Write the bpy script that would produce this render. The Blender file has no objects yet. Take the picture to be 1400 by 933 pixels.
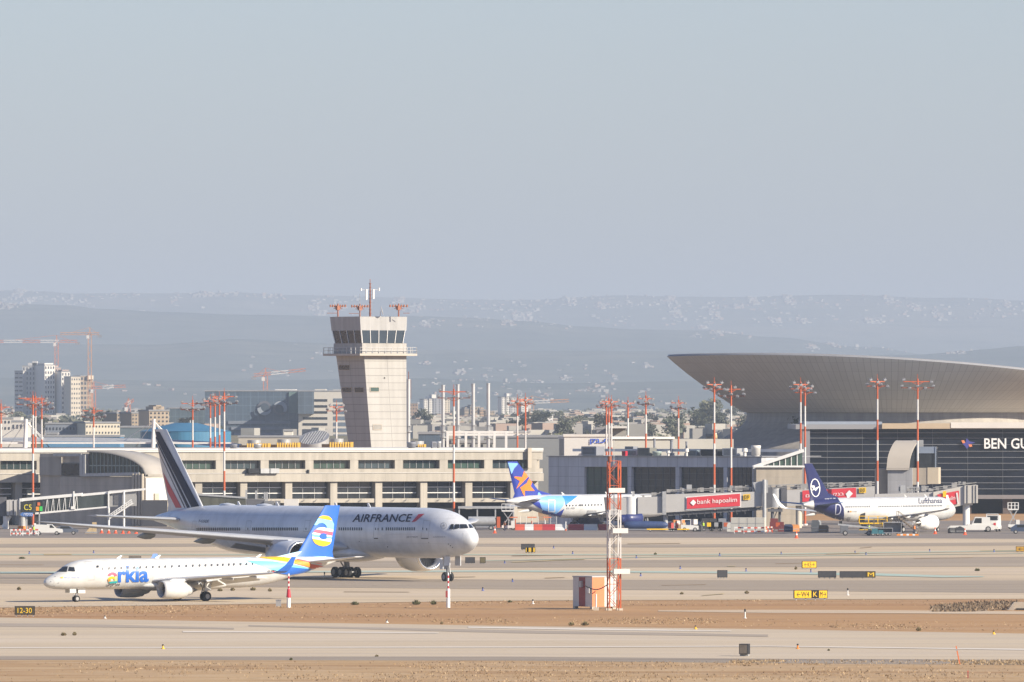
import bpy, bmesh, math, random
from mathutils import Vector, Matrix
from mathutils.bvhtree import BVHTree
rnd = random.Random(7)
SC = bpy.context.scene
COL = SC.collection
R = math.radians

# ---------------------------------------------------------------- camera, sky, sun, exposure
FPX = 14000.0            # focal length in photograph pixels (photograph 1400 x 933)
CX, HY, CH = 700.0, 555.0, 21.5   # principal column, horizon row, camera height in metres
cam = bpy.data.cameras.new('camera')
cam.sensor_width = 36.0
cam.lens = 36.0 * FPX / 1400.0
cam.shift_y = (HY - 466.5) / 1400.0
cam.clip_start, cam.clip_end = 1.0, 200000.0
cam_o = bpy.data.objects.new('camera', cam)
COL.objects.link(cam_o)
cam_o.location = (0, 0, CH)
cam_o.rotation_euler = (R(90), 0, 0)
SC.camera = cam_o

SUN_AZ, SUN_EL = R(120), R(27)    # azimuth clockwise from +Y (away from the camera)
world = bpy.data.worlds.new('World')
SC.world = world
world.use_nodes = True
wn = world.node_tree.nodes
bg = wn['Background']
sky = wn.new('ShaderNodeTexSky')
sky.sky_type = 'NISHITA'
sky.sun_disc = False
sky.sun_elevation, sky.sun_rotation = SUN_EL, SUN_AZ
sky.altitude = 50
sky.air_density, sky.dust_density, sky.ozone_density = 1.0, 0.6, 3.0
tint = wn.new('ShaderNodeMix'); tint.data_type = 'RGBA'; tint.blend_type = 'MULTIPLY'; tint.inputs[0].default_value = 1
tint.inputs[7].default_value = (.84, .84, 1.0, 1)
world.node_tree.links.new(sky.outputs[0], tint.inputs[6]); world.node_tree.links.new(tint.outputs[2], bg.inputs[0])
bg.inputs[1].default_value = 0.08
sl = bpy.data.lights.new('sun', 'SUN')
sl.energy, sl.angle, sl.color = 5.0, R(0.5), (1.0, 0.90, 0.735)
so = bpy.data.objects.new('sun', sl)
COL.objects.link(so)
sdir = Vector((math.sin(SUN_AZ) * math.cos(SUN_EL), math.cos(SUN_AZ) * math.cos(SUN_EL), math.sin(SUN_EL)))
so.rotation_euler = sdir.to_track_quat('Z', 'Y').to_euler()
so.location = (60, -40, 120)
vs = SC.view_settings
vs.view_transform, vs.look, vs.gamma, vs.use_curve_mapping = 'Standard', 'None', 1.0, False
vs.exposure = 0.8
cy = SC.cycles
cy.max_bounces, cy.diffuse_bounces, cy.glossy_bounces, cy.transmission_bounces = 5, 3, 3, 3
cy.volume_bounces = 0
cy.caustics_reflective = cy.caustics_refractive = False
cy.use_denoising = True

HAZE_DENSITY = 0.58e-4
HAZE_COLOR = (0.615, 0.705, 0.84, 1)

# ---------------------------------------------------------------- helpers
def G(px, py):
    D = FPX * CH / (py - HY)
    return Vector(((px - CX) * D / FPX, D, 0))
def W(px, py, D):
    return Vector(((px - CX) * D / FPX, D, CH - (py - HY) * D / FPX))
def Zat(py, D): return CH - (py - HY) * D / FPX
def Xat(px, D): return (px - CX) * D / FPX

def lin(h):
    if not isinstance(h, str): return tuple(h)
    v = [int(h[i:i + 2], 16) / 255 for i in (0, 2, 4)]
    return tuple(c / 12.92 if c <= .04045 else ((c + .055) / 1.055) ** 2.4 for c in v)

MATS = {}
def mat(name, c, rough=.6, metal=0., var=.12, scale=.6, spec=.4, stretch=None, emit=0., bump=0., coat=0.):
    """procedural paint / concrete / metal: the base colour varied by two noises"""
    if name in MATS: return MATS[name]
    c = lin(c)
    m = bpy.data.materials.new(name); m.use_nodes = True
    nt = m.node_tree; n = nt.nodes; L = nt.links.new
    p = n['Principled BSDF']
    p.inputs['Roughness'].default_value = rough
    p.inputs['Metallic'].default_value = metal
    p.inputs['Specular IOR Level'].default_value = spec
    if coat: p.inputs['Coat Weight'].default_value = coat; p.inputs['Coat Roughness'].default_value = .08
    if var > 0:
        tc = n.new('ShaderNodeTexCoord'); mp = n.new('ShaderNodeMapping')
        if stretch: mp.inputs['Scale'].default_value = stretch
        L(tc.outputs['Object'], mp.inputs[0])
        a = n.new('ShaderNodeTexNoise'); a.inputs['Scale'].default_value = scale; a.inputs['Detail'].default_value = 5; a.inputs['Roughness'].default_value = .65
        L(mp.outputs[0], a.inputs['Vector'])
        r = n.new('ShaderNodeMapRange'); r.inputs[1].default_value = .25; r.inputs[2].default_value = .75
        r.inputs[3].default_value = 1 - var; r.inputs[4].default_value = 1 + var
        L(a.outputs['Fac'], r.inputs[0])
        mx = n.new('ShaderNodeMix'); mx.data_type = 'RGBA'; mx.blend_type = 'MULTIPLY'; mx.inputs[0].default_value = 1
        mx.inputs[6].default_value = (*c, 1)
        L(r.outputs[0], mx.inputs[7]); L(mx.outputs[2], p.inputs['Base Color'])
        if bump:
            b = n.new('ShaderNodeBump'); b.inputs['Strength'].default_value = bump; b.inputs['Distance'].default_value = .3
            L(a.outputs['Fac'], b.inputs['Height']); L(b.outputs[0], p.inputs['Normal'])
    else:
        p.inputs['Base Color'].default_value = (*c, 1)
    if emit:
        p.inputs['Emission Color'].default_value = (*c, 1); p.inputs['Emission Strength'].default_value = emit
    MATS[name] = m
    return m

class B:
    """collects shapes into one mesh"""
    def __init__(s): s.v, s.f, s.m, s.sm = [], [], [], []
    def add(s, vs, fs, m=0, smooth=False):
        o = len(s.v); s.v += [tuple(v) for v in vs]
        for f in fs: s.f.append([o + i for i in f]); s.m.append(m); s.sm.append(smooth)
        return s
    def box(s, x0, x1, y0, y1, z0, z1, m=0):
        x0, x1 = min(x0, x1), max(x0, x1); y0, y1 = min(y0, y1), max(y0, y1); z0, z1 = min(z0, z1), max(z0, z1)
        v = [(x, y, z) for z in (z0, z1) for y in (y0, y1) for x in (x0, x1)]
        return s.add(v, [(0, 2, 3, 1), (4, 5, 7, 6), (0, 1, 5, 4), (1, 3, 7, 5), (3, 2, 6, 7), (2, 0, 4, 6)], m)
    def cyl(s, p, q, r0, r1=None, n=10, m=0, cap=True, smooth=True):
        p, q = Vector(p), Vector(q); r1 = r0 if r1 is None else r1
        d = (q - p).normalized(); a = d.orthogonal().normalized(); b = d.cross(a)
        v = [p + (a * math.cos(t) + b * math.sin(t)) * r0 for t in [2 * math.pi * i / n for i in range(n)]]
        v += [q + (a * math.cos(t) + b * math.sin(t)) * r1 for t in [2 * math.pi * i / n for i in range(n)]]
        s.add(v, [(i, (i + 1) % n, n + (i + 1) % n, n + i) for i in range(n)], m, smooth)
        if cap: s.add(v[:n], [tuple(range(n))[::-1]], m); s.add(v[n:], [tuple(range(n))], m)
        return s
    def bar(s, p, q, w, m=0): return s.cyl(p, q, w * .707, n=4, m=m, smooth=False)
    def lathe(s, prof, axis0, axis1, n=24, m=0, smooth=True):
        """prof: list of (distance along axis, radius)"""
        p, q = Vector(axis0), Vector(axis1); d = (q - p).normalized(); a = d.orthogonal().normalized(); b = d.cross(a)
        v = []
        for t, r in prof:
            for i in range(n):
                an = 2 * math.pi * i / n; v.append(p + d * t + (a * math.cos(an) + b * math.sin(an)) * r)
        f = [(k * n + i, k * n + (i + 1) % n, (k + 1) * n + (i + 1) % n, (k + 1) * n + i) for k in range(len(prof) - 1) for i in range(n)]
        return s.add(v, f, m, smooth)
    def prism(s, poly, axis, a0, a1, m=0):
        """poly in the two other axes, extruded along axis 'x','y' or 'z'"""
        n = len(poly)
        def P(u, w, t): return {'x': (t, u, w), 'y': (u, t, w), 'z': (u, w, t)}[axis]
        v = [P(u, w, a0) for u, w in poly] + [P(u, w, a1) for u, w in poly]
        return s.add(v, [tuple(range(n))[::-1], tuple(range(n, 2 * n))] + [(i, (i + 1) % n, n + (i + 1) % n, n + i) for i in range(n)], m)
    def grid(s, rows, m=0, smooth=True, closed=False):
        nr, nc = len(rows), len(rows[0]); v = [p for r in rows for p in r]; f = []
        for i in range(nr - 1):
            for j in range(nc if closed else nc - 1):
                k = (j + 1) % nc; f.append((i * nc + j, i * nc + k, (i + 1) * nc + k, (i + 1) * nc + j))
        return s.add(v, f, m, smooth)
    def obj(s, name, mats, parent=None, fix=True):
        me = bpy.data.meshes.new(name); me.from_pydata([tuple(v) for v in s.v], [], s.f)
        if not isinstance(mats, (list, tuple)): mats = [mats]
        for m in mats: me.materials.append(m)
        me.polygons.foreach_set('material_index', s.m); me.polygons.foreach_set('use_smooth', s.sm)
        if fix:
            bm = bmesh.new(); bm.from_mesh(me); bmesh.ops.recalc_face_normals(bm, faces=bm.faces); bm.to_mesh(me); bm.free()
        me.update()
        o = bpy.data.objects.new(name, me); COL.objects.link(o)
        if parent: o.parent = parent
        return o

def tag(o, label=None, cat=None, group=None, kind=None):
    if label: o['label'] = label
    if cat: o['category'] = cat
    if group: o['group'] = group
    if kind: o['kind'] = kind
    return o
def thing(name, label, cat, loc=(0, 0, 0), rz=0., group=None):
    o = bpy.data.objects.new(name, None); COL.objects.link(o)
    o.location = loc; o.rotation_euler = (0, 0, rz); o.empty_display_size = .5
    return tag(o, label, cat, group)
def dup(o, parent=None, loc=None, rz=None):
    c = o.copy(); COL.objects.link(c)
    if parent is not None: c.parent = parent
    if loc is not None: c.location = loc
    if rz is not None: c.rotation_euler = (0, 0, rz)
    for ch in list(o.children): dup(ch, c)
    return c
def part_copy(o, parent, loc=(0, 0, 0), rot=None, scale=None):
    c = o.copy(); COL.objects.link(c); c.parent = parent; c.location = loc
    if rot: c.rotation_euler = rot
    if scale: c.scale = scale
    return c

class Fac:
    """a facade standing where the photograph shows it: local x runs along it, y goes away from the camera, z up"""
    def __init__(s, px, D, deg):
        s.P = Vector((Xat(px, D), D, 0)); s.deg = deg; s.d = Vector((math.cos(R(deg)), math.sin(R(deg)), 0)); s.nrm = Vector((-s.d.y, s.d.x, 0))
    def u(s, px, n=0.):
        P = s.P + s.nrm * n; k = (px - CX) / FPX
        return (k * P.y - P.x) / (s.d.x - k * s.d.y)
    def D(s, px, n=0.): return (s.P + s.nrm * n + s.d * s.u(px, n)).y
    def z(s, py, px, n=0.): return Zat(py, s.D(px, n))
    def thing(s, name, label, cat, group=None): return thing(name, label, cat, s.P, R(s.deg), group)
    def bx(s, b, x0, x1, y0, y1, n0, n1, m=0):
        """box whose front face fills the photo rectangle; n0 front, n1 back"""
        xm = (x0 + x1) / 2
        return b.box(s.u(x0, n0), s.u(x1, n0), n0, n1, max(s.z(y1, xm, n0), -.2) if y1 < 9000 else -.2, s.z(y0, xm, n0), m)
    def pt(s, px, py, n=0.): return Vector((s.u(px, n), n, s.z(py, px, n)))

# ---- marks that lie on a surface: lettering, windows, livery
def text_tris(body, bold=0.):
    cu = bpy.data.curves.new('t', 'FONT'); cu.body = body; cu.offset = bold; cu.resolution_u = 3
    o = bpy.data.objects.new('t', cu); COL.objects.link(o)
    dg = bpy.context.evaluated_depsgraph_get(); dg.update()
    me = bpy.data.meshes.new_from_object(o.evaluated_get(dg))
    me.calc_loop_triangles()
    vv = [v.co.copy() for v in me.vertices]
    t = [tuple((vv[i].x, vv[i].y) for i in lt.vertices) for lt in me.loop_triangles]
    bpy.data.objects.remove(o); bpy.data.curves.remove(cu); bpy.data.meshes.remove(me)
    xs = [p[0] for a in t for p in a]; ys = [p[1] for a in t for p in a]
    x0, x1, y0, y1 = min(xs), max(xs), min(ys), max(ys)
    return [tuple(((p[0] - x0) / (x1 - x0), (p[1] - y0) / (y1 - y0)) for p in a) for a in t]
def text_px(body, bl, br, tl, bold=0.):
    """lettering filling the photo parallelogram bottom-left, bottom-right, top-left"""
    ux, uy = br[0] - bl[0], br[1] - bl[1]; vx, vy = tl[0] - bl[0], tl[1] - bl[1]
    return [tuple((bl[0] + a * ux + b * vx, bl[1] + a * uy + b * vy) for a, b in t) for t in text_tris(body, bold)]
def poly_tris(poly):
    from mathutils.geometry import tessellate_polygon
    return [tuple(tuple(poly[i]) for i in t) for t in tessellate_polygon([[Vector((x, y, 0)) for x, y in poly]])]
def split_tris(ts, L):
    out, st = [], list(ts)
    while st:
        a, b, c = st.pop()
        e = [(math.dist(a, b), a, b, c), (math.dist(b, c), b, c, a), (math.dist(c, a), c, a, b)]
        l, p, q, r = max(e)
        if l <= L: out.append((a, b, c)); continue
        mid = ((p[0] + q[0]) / 2, (p[1] + q[1]) / 2)
        st += [(p, mid, r), (mid, q, r)]
    return out
_bvh = {}
def bvh_of(o):
    if o.name not in _bvh:
        bpy.context.view_layer.update()
        mw = o.matrix_world
        _bvh[o.name] = BVHTree.FromPolygons([mw @ v.co for v in o.data.vertices], [tuple(p.vertices) for p in o.data.polygons])
    return _bvh[o.name]
def decal(name, tris, m, target, parent, eps=.03, L=4., label=None):
    """lays flat marks onto the surface of target, at the places the photograph shows them"""
    tr = bvh_of(target); root = parent
    inv = root.matrix_world.inverted(); v, f, cache = [], [], {}
    o = Vector((0, 0, CH))
    def hit(p):
        k = (round(p[0], 3), round(p[1], 3))
        if k in cache: return cache[k]
        d = Vector(((p[0] - CX) / FPX, 1, -(p[1] - HY) / FPX)).normalized()
        loc, nrm, i, dist = tr.ray_cast(o, d)
        if loc is None: cache[k] = None; return None
        if nrm.dot(d) > 0: nrm = -nrm
        v.append(inv @ (loc + nrm * eps - d * eps)); cache[k] = len(v) - 1
        return cache[k]
    for t in split_tris(tris, L):
        ids = [hit(p) for p in t]
        if None not in ids and len(set(ids)) == 3: f.append(ids)
    if not f: return None
    b = B(); b.add(v, f); o2 = b.obj(name, m, parent, fix=False)
    me = o2.data
    if label: o2['label'] = label
    return o2
def rect(x0, y0, x1, y1): return poly_tris([(x0, y0), (x1, y0), (x1, y1), (x0, y1)])
def ell(cx, cy, rx, ry, n=28, a0=0, a1=360, rot=0):
    c, s = math.cos(R(rot)), math.sin(R(rot)); out = []
    for i in range(n + (a1 - a0 < 360)):
        t = R(a0 + (a1 - a0) * i / n); x, y = rx * math.cos(t), ry * math.sin(t); out.append((cx + x * c - y * s, cy + x * s + y * c))
    return out
def ring_tris(outer, inner):
    n = len(outer); t = []
    for i in range(n):
        j = (i + 1) % n; t += [(outer[i], outer[j], inner[j]), (outer[i], inner[j], inner[i])]
    return t
def frame_tris(p, w=.35):
    """outline of a four-cornered photo polygon"""
    cx = sum(q[0] for q in p) / len(p); cy = sum(q[1] for q in p) / len(p)
    hw = max(abs(q[0] - cx) for q in p); hh = max(abs(q[1] - cy) for q in p)
    return ring_tris(p, [(cx + (x - cx) * (1 - w / hw), cy + (y - cy) * (1 - w / hh)) for x, y in p])
# ---------------------------------------------------------------- ground materials
def layered(name, cols, scales, rough=.9, bump=0., bscale=3., bdist=.1):
    """base colour plus (colour, amount, threshold) layers, each with its own stretched noise"""
    m = bpy.data.materials.new(name); m.use_nodes = True
    nt = m.node_tree; n = nt.nodes; L = nt.links.new; p = n['Principled BSDF']
    p.inputs['Roughness'].default_value = rough; p.inputs['Specular IOR Level'].default_value = .15
    tc = n.new('ShaderNodeTexCoord'); prev = None
    base = lin(cols[0]) if isinstance(cols[0], str) else cols[0]
    for k, ((c, amt, lo, hi), sc) in enumerate(zip(cols[1:], scales)):
        mp = n.new('ShaderNodeMapping'); mp.inputs['Scale'].default_value = sc; mp.inputs['Location'].default_value = (k * 7.3, k * 3.1, 0)
        L(tc.outputs['Object'], mp.inputs[0])
        a = n.new('ShaderNodeTexNoise'); a.inputs['Scale'].default_value = 1; a.inputs['Detail'].default_value = 6; a.inputs['Roughness'].default_value = .62
        L(mp.outputs[0], a.inputs['Vector'])
        r = n.new('ShaderNodeMapRange'); r.inputs[1].default_value = lo; r.inputs[2].default_value = hi; r.inputs[3].default_value = 0; r.inputs[4].default_value = amt
        L(a.outputs['Fac'], r.inputs[0])
        x = n.new('ShaderNodeMix'); x.data_type = 'RGBA'; L(r.outputs[0], x.inputs[0])
        if prev is None: x.inputs[6].default_value = (*base, 1)
        else: L(prev.outputs[2], x.inputs[6])
        x.inputs[7].default_value = (*lin(c), 1); prev = x
    L(prev.outputs[2], p.inputs['Base Color'])
    if bump:
        a = n.new('ShaderNodeTexNoise'); a.inputs['Scale'].default_value = bscale; a.inputs['Detail'].default_value = 6
        L(tc.outputs['Object'], a.inputs['Vector'])
        b = n.new('ShaderNodeBump'); b.inputs['Strength'].default_value = bump; b.inputs['Distance'].default_value = bdist
        L(a.outputs['Fac'], b.inputs['Height']); L(b.outputs[0], p.inputs['Normal'])
    return m
M_soil = layered('dry_soil', [(.42, .25, .12), ((.29, .155, .075), .8, .42, .66), ((.44, .29, .165), .7, .45, .7), ((.20, .125, .07), .55, .55, .75)],
                 [(.004, .03, 1), (.01, .08, 1), (.15, .3, 1)], bump=.5, bscale=2.5)
M_grass = layered('dry_grass_soil', [(.45, .305, .165), ((.31, .18, .085), .85, .42, .62), ((.50, .38, .25), .7, .45, .7), ((.22, .155, .09), .6, .55, .72)],
                  [(.03, .10, 1), (.06, .2, 1), (.5, .7, 1)], bump=.7, bscale=3)
M_conc = layered('taxiway_concrete', [(.54, .43, .295), ((.38, .305, .235), .75, .46, .68), ((.60, .50, .39), .6, .45, .7), ((.25, .20, .16), .75, .52, .74)],
                 [(.0022, .05, 1), (.006, .02, 1), (.02, .35, 1)], bump=.15)
M_run = layered('runway_concrete', [(.52, .425, .305), ((.40, .33, .26), .7, .44, .68), ((.60, .51, .41), .6, .45, .7), ((.27, .22, .18), .7, .52, .74)],
                [(.003, .12, 1), (.008, .03, 1), (.02, .6, 1)], bump=.15)
M_asph = layered('taxiway_asphalt', [(.35, .285, .215), ((.26, .215, .175), .7, .42, .66), ((.42, .35, .28), .6, .48, .7), ((.23, .19, .155), .5, .55, .75)],
                 [(.003, .09, 1), (.008, .03, 1), (.03, .5, 1)], bump=.15)
M_apron = layered('apron_asphalt', [(.24, .205, .178), ((.16, .14, .125), .8, .42, .64), ((.30, .255, .22), .5, .48, .7), ((.10, .092, .09), .5, .55, .75)],
                  [(.006, .03, 1), (.02, .06, 1), (.05, .4, 1)], bump=.1)
M_edge = layered('runway_shoulder', [(.33, .275, .22), ((.20, .165, .135), .85, .46, .64), ((.30, .25, .20), .6, .48, .7)], [(.02, .5, 1), (.06, .9, 1)], bump=.3)
M_green = layered('faded_green_paint', [(.38, .44, .34), ((.46, .40, .31), .75, .42, .6), ((.36, .46, .36), .5, .4, .7)], [(.02, .4, 1), (.05, .3, 1)])
M_teal = layered('faded_teal_paint', [(.38, .47, .41), ((.45, .42, .34), .7, .45, .62), ((.36, .48, .42), .5, .4, .7)], [(.015, .4, 1), (.05, .3, 1)])
M_yel = layered('faded_yellow_paint', [(.52, .40, .17), ((.36, .32, .25), .8, .4, .6)], [(.03, .4, 1)])
M_wht = layered('faded_white_paint', [(.66, .60, .53), ((.50, .43, .35), .8, .45, .7)], [(.02, .5, 1)])
M_path = layered('pale_dirt_path', [(.56, .45, .33), ((.42, .31, .20), .7, .4, .65)], [(.02, .3, 1)])

# ---------------------------------------------------------------- ground sheets
def sheet(name, ptsL, z, m, kind='structure'):
    """ptsL: list of (px, py_far, py_near) stations"""
    b = B(); rows = []
    st = ptsL
    ext = lambda p, q, x: tuple([x] + [p[i] + (q[i] - p[i]) * (x - p[0]) / (q[0] - p[0]) for i in (1, 2)])
    st = [ext(st[0], st[1], st[0][0] - 900)] + st + [ext(st[-2], st[-1], st[-1][0] + 900)] if st[0][0] <= 0 and st[-1][0] >= 1400 else st
    out = []
    for s0, s1 in zip(st, st[1:]):
        for k in range(6):
            t = k / 6; out.append([s0[i] + (s1[i] - s0[i]) * t for i in range(3)])
    out.append(list(st[-1]))
    rr = random.Random(len(name))
    for j in range(7):
        t = j / 6
        row = []
        for x, a, c in out:
            g = G(x, a + (c - a) * t); row.append((g.x, g.y, z))
        rows.append(row)
    b.grid(rows, smooth=False)
    return tag(b.obj(name, m), kind=kind)
b = B()
ys = [250, 500, 700, 800, 900, 1000, 1100, 1250, 1500, 1800, 2200, 3000, 4200, 6000, 9000, 14000, 22000, 36000]
xs = [-9000, -5000, -2500, -1400, -800, -500, -300, -150, 0, 150, 300, 500, 800, 1400, 2500, 5000, 9000]
b.grid([[(x, y, -.03) for x in xs] for y in ys], smooth=False)
tag(b.obj('ground', M_soil), kind='structure')
sheet('apron', [(0, 712, 735.6), (500, 712, 736), (1000, 712, 735.2), (1400, 712, 737)], 0, M_apron)
sheet('taxiway_concrete', [(0, 735.6, 831), (350, 735.9, 826), (700, 735.5, 821.5), (1050, 735.5, 820), (1400, 737, 819)], 0, M_conc)
sheet('taxiway_asphalt', [(0, 786, 798), (350, 790, 803), (700, 793, 806), (1050, 794, 808), (1400, 794, 811)], .02, M_asph)
sheet('taxiway_asphalt', [(0, 767, 776), (500, 767, 776.5), (900, 766, 776), (1400, 761.5, 775)], .02, M_asph)
sheet('taxiway_asphalt', [(0, 744, 749), (500, 743, 746.5), (900, 745, 749), (1400, 742, 746)], .02, M_asph)
sheet('runway', [(0, 844.5, 897.5), (350, 850.5, 898), (700, 856, 898), (1050, 860.5, 901), (1400, 866.5, 902.5)], .0, M_run)
sheet('runway_shoulder', [(0, 897.5, 902.5), (700, 898, 903.5), (1050, 901, 907), (1400, 902.5, 909.5)], .01, M_edge)
sheet('grass_ground', [(0, 902.5, 1100), (700, 903.5, 1100), (1050, 907, 1100), (1400, 909.5, 1100)], .0, M_grass)
sheet('dirt_path', [(900, 834.6, 836.2), (1050, 834, 838), (1200, 834.5, 838.5), (1400, 836, 840), (2000, 838, 843)], .0, M_path)
# painted markings
sheet('taxiway_marking', [(0, 758, 759.4), (700, 758.2, 759.6), (950, 758, 759.7), (1050, 757.5, 759), (1400, 752.8, 754.2)], .05, M_green)
sheet('taxiway_marking', [(0, 782.3, 784.6), (350, 781.4, 783.6), (700, 780.4, 782.4), (1050, 782.5, 785)], .05, M_teal)
sheet('taxiway_marking', [(1050, 782.5, 785), (1200, 784.5, 787.8), (1290, 787.5, 790.2), (1345, 788.4, 789.4)], .05, M_teal)
sheet('taxiway_marking', [(660, 766.8, 767.7), (900, 761.5, 762.3), (1100, 760.0, 760.8), (1400, 757, 757.6)], .05, M_green)
sheet('taxiway_marking', [(700, 769.2, 770), (760, 766.4, 767.2), (800, 765.2, 765.8)], .08, M_yel)
sheet('taxiway_marking', [(1130, 757.6, 758.4), (1175, 756.6, 757.6)], .08, M_yel)
sheet('taxiway_marking', [(60, 758.2, 759.6), (98, 758.2, 759.4)], .08, M_yel)
sheet('taxiway_marking', [(995, 774.6, 775.6), (1006, 774.6, 775.4)], .08, M_yel)
sheet('taxiway_marking', [(960, 814.8, 815.4), (990, 812.2, 812.9)], .08, M_yel)
sheet('taxiway_marking', [(1340, 753.4, 754.2), (1400, 752.6, 753.4)], .08, M_yel)
sheet('runway_marking', [(0, 885.4, 886.8), (700, 884.6, 886), (1050, 883.4, 884.6), (1400, 887.6, 889.4)], .03, M_wht)
sheet('runway_marking', [(250, 863.3, 865.2), (500, 864.2, 866), (600, 865.6, 866.6)], .03, M_wht)
sheet('runway_marking', [(640, 857.2, 859), (800, 859.5, 862), (1000, 863, 864)], .03, M_wht)
# dry weeds along the slab joints
M_weed = layered('joint_weeds', [(.26, .17, .09), ((.40, .31, .22), .9, .42, .6)], [(.12, .6, 1)])
for q in ([(700, 760.2, 761), (770, 759.4, 760)], [(858, 743.6, 744.4), (930, 743.2, 743.9)], [(1176, 749.4, 750.2), (1192, 748, 748.8)], [(1250, 763.8, 764.7), (1330, 762.4, 763.2)], [(745, 790.6, 791.3), (772, 789.8, 790.4)], [(610, 789.4, 790), (650, 789, 789.5)], [(905, 800.6, 801.2), (965, 799.6, 800.1)], [(0, 772.4, 773), (60, 772.6, 773.2)], [(1060, 771, 771.6), (1100, 770.4, 771)], [(470, 809.5, 810), (560, 809.8, 810.3)]): sheet('joint_weeds', q, .045, M_weed)
# worn tyre tracks along the runway
M_track = layered('tyre_rubber_track', [(.37, .31, .25), ((.27, .225, .185), .8, .42, .62), ((.46, .385, .31), .6, .45, .65)], [(.004, .5, 1), (.02, .4, 1)])
sheet('tyre_track', [(-30, 852, 856.6), (150, 854.4, 858), (320, 859, 861)], .02, M_track)
sheet('tyre_track', [(340, 855, 856.6), (700, 862, 866), (1050, 868, 871)], .02, M_track)

# ---------------------------------------------------------------- hills
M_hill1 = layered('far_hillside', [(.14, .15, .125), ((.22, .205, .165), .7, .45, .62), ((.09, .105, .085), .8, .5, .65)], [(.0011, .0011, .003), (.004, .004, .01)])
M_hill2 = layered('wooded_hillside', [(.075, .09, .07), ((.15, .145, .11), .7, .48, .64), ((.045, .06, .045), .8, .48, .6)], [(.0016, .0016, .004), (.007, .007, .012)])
def hill(name, prof, D, depth, m, rough, seed):
    """a ridge whose skyline follows (px, py); slopes down towards the camera"""
    rr = random.Random(seed)
    from mathutils import noise
    ps = sorted(prof)
    def sky_y(px):
        if px <= ps[0][0]: return ps[0][1]
        for (a, ya), (c, yc) in zip(ps, ps[1:]):
            if a <= px <= c:
                t = (px - a) / (c - a); t = t * t * (3 - 2 * t); return ya + (yc - ya) * t
        return ps[-1][1]
    rows = []
    N, K = 260, 16
    for k in range(K + 1):
        t = k / K; d = D - depth * (1 - t); row = []
        for i in range(N + 1):
            px = -900 + 3200 * i / N
            x = Xat(px, D)
            h = Zat(sky_y(px), D)
            f = t ** 1.15
            nz = noise.fractal(Vector((x * .0011 + seed, d * .0011, seed)), 1., 2., 5)
            z = h * f + rough * nz * (t if t < .75 else t) * (1.0 if t < 1 else .45)
            if k == 0: z = -30
            row.append((x * (1 - .0 * (1 - t)), d, z))
        rows.append(row)
    rows.append([(p[0], p[1] + depth * .6, -60) for p in rows[-1]])
    b = B(); b.grid(rows)
    o = tag(b.obj(name, m, fix=False), kind='structure')
    return o, rows
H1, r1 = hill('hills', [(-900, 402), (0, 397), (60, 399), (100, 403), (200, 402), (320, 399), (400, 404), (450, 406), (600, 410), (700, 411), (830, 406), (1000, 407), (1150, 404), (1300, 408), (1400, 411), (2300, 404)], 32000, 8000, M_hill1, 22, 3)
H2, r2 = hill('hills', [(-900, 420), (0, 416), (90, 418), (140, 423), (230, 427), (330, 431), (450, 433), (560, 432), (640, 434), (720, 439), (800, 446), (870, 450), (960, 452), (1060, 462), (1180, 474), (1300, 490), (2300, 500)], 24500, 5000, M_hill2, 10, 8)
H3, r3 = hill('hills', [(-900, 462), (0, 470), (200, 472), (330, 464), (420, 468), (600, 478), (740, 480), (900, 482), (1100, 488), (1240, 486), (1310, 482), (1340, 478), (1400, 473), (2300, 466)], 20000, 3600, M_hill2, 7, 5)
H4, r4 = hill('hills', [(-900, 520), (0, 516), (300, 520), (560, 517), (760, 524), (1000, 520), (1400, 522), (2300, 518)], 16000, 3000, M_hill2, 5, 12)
def town(name, hrows, spots, n, seed, size, m):
    """small pale houses scattered over a hillside: far too many and too small to tell apart"""
    rr = random.Random(seed); b = B()
    flat = [p for r in hrows[3:-1] for p in r]
    D = hrows[-2][0][1]
    cells = {}
    for r_i in range(2, len(hrows) - 2):
        for c_i in range(len(hrows[0]) - 1):
            p = Vector(hrows[r_i][c_i]); px = CX + p.x * FPX / p.y; py = HY - (p.z - CH) * FPX / p.y
            q = Vector(hrows[r_i + 1][c_i + 1])
            for k, (x0, x1, y0, y1, w) in enumerate(spots):
                if x0 <= px <= x1 and y0 <= py <= y1: cells.setdefault(k, []).append((p, q, Vector(hrows[r_i][c_i + 1]), Vector(hrows[r_i + 1][c_i])))
    tot = sum(s[4] for s in spots)
    for k, s in enumerate(spots):
        if k not in cells: continue
        cl = [rr.choice(cells[k]) for _ in range(max(2, int(len(cells[k]) * .10)))]
        for _ in range(int(n * s[4] / tot)):
            p, q, pr, pu = rr.choice(cl if rr.random() < .75 else cells[k])
            u, w = rr.random(), rr.random()
            c = p * (1 - u) * (1 - w) + pr * u * (1 - w) + pu * (1 - u) * w + q * u * w
            sx = size * rr.uniform(.5, 1.5); sy = size * rr.uniform(.5, 1.2); h = size * rr.uniform(.35, 1.0) * (1.9 if rr.random() < .08 else 1)
            a = rr.uniform(0, 1.5); ca, sa = math.cos(a), math.sin(a)
            P = [(c.x + x * ca - y * sa, c.y + x * sa + y * ca) for x, y in ((-sx, -sy), (sx, -sy), (sx, sy), (-sx, sy))]
            b.prism(P, 'z', c.z - 6, c.z + h, rr.choice((0, 0, 1, 2)))
    return tag(b.obj(name, m, fix=False), kind='stuff')
TM = [mat('pale_stone_houses', (.34, .32, .285), var=.2, scale=.01), mat('grey_stone_houses', (.25, .235, .22), var=.2, scale=.01), mat('red_roof_houses', (.28, .20, .16), var=.2, scale=.01)]
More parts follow.
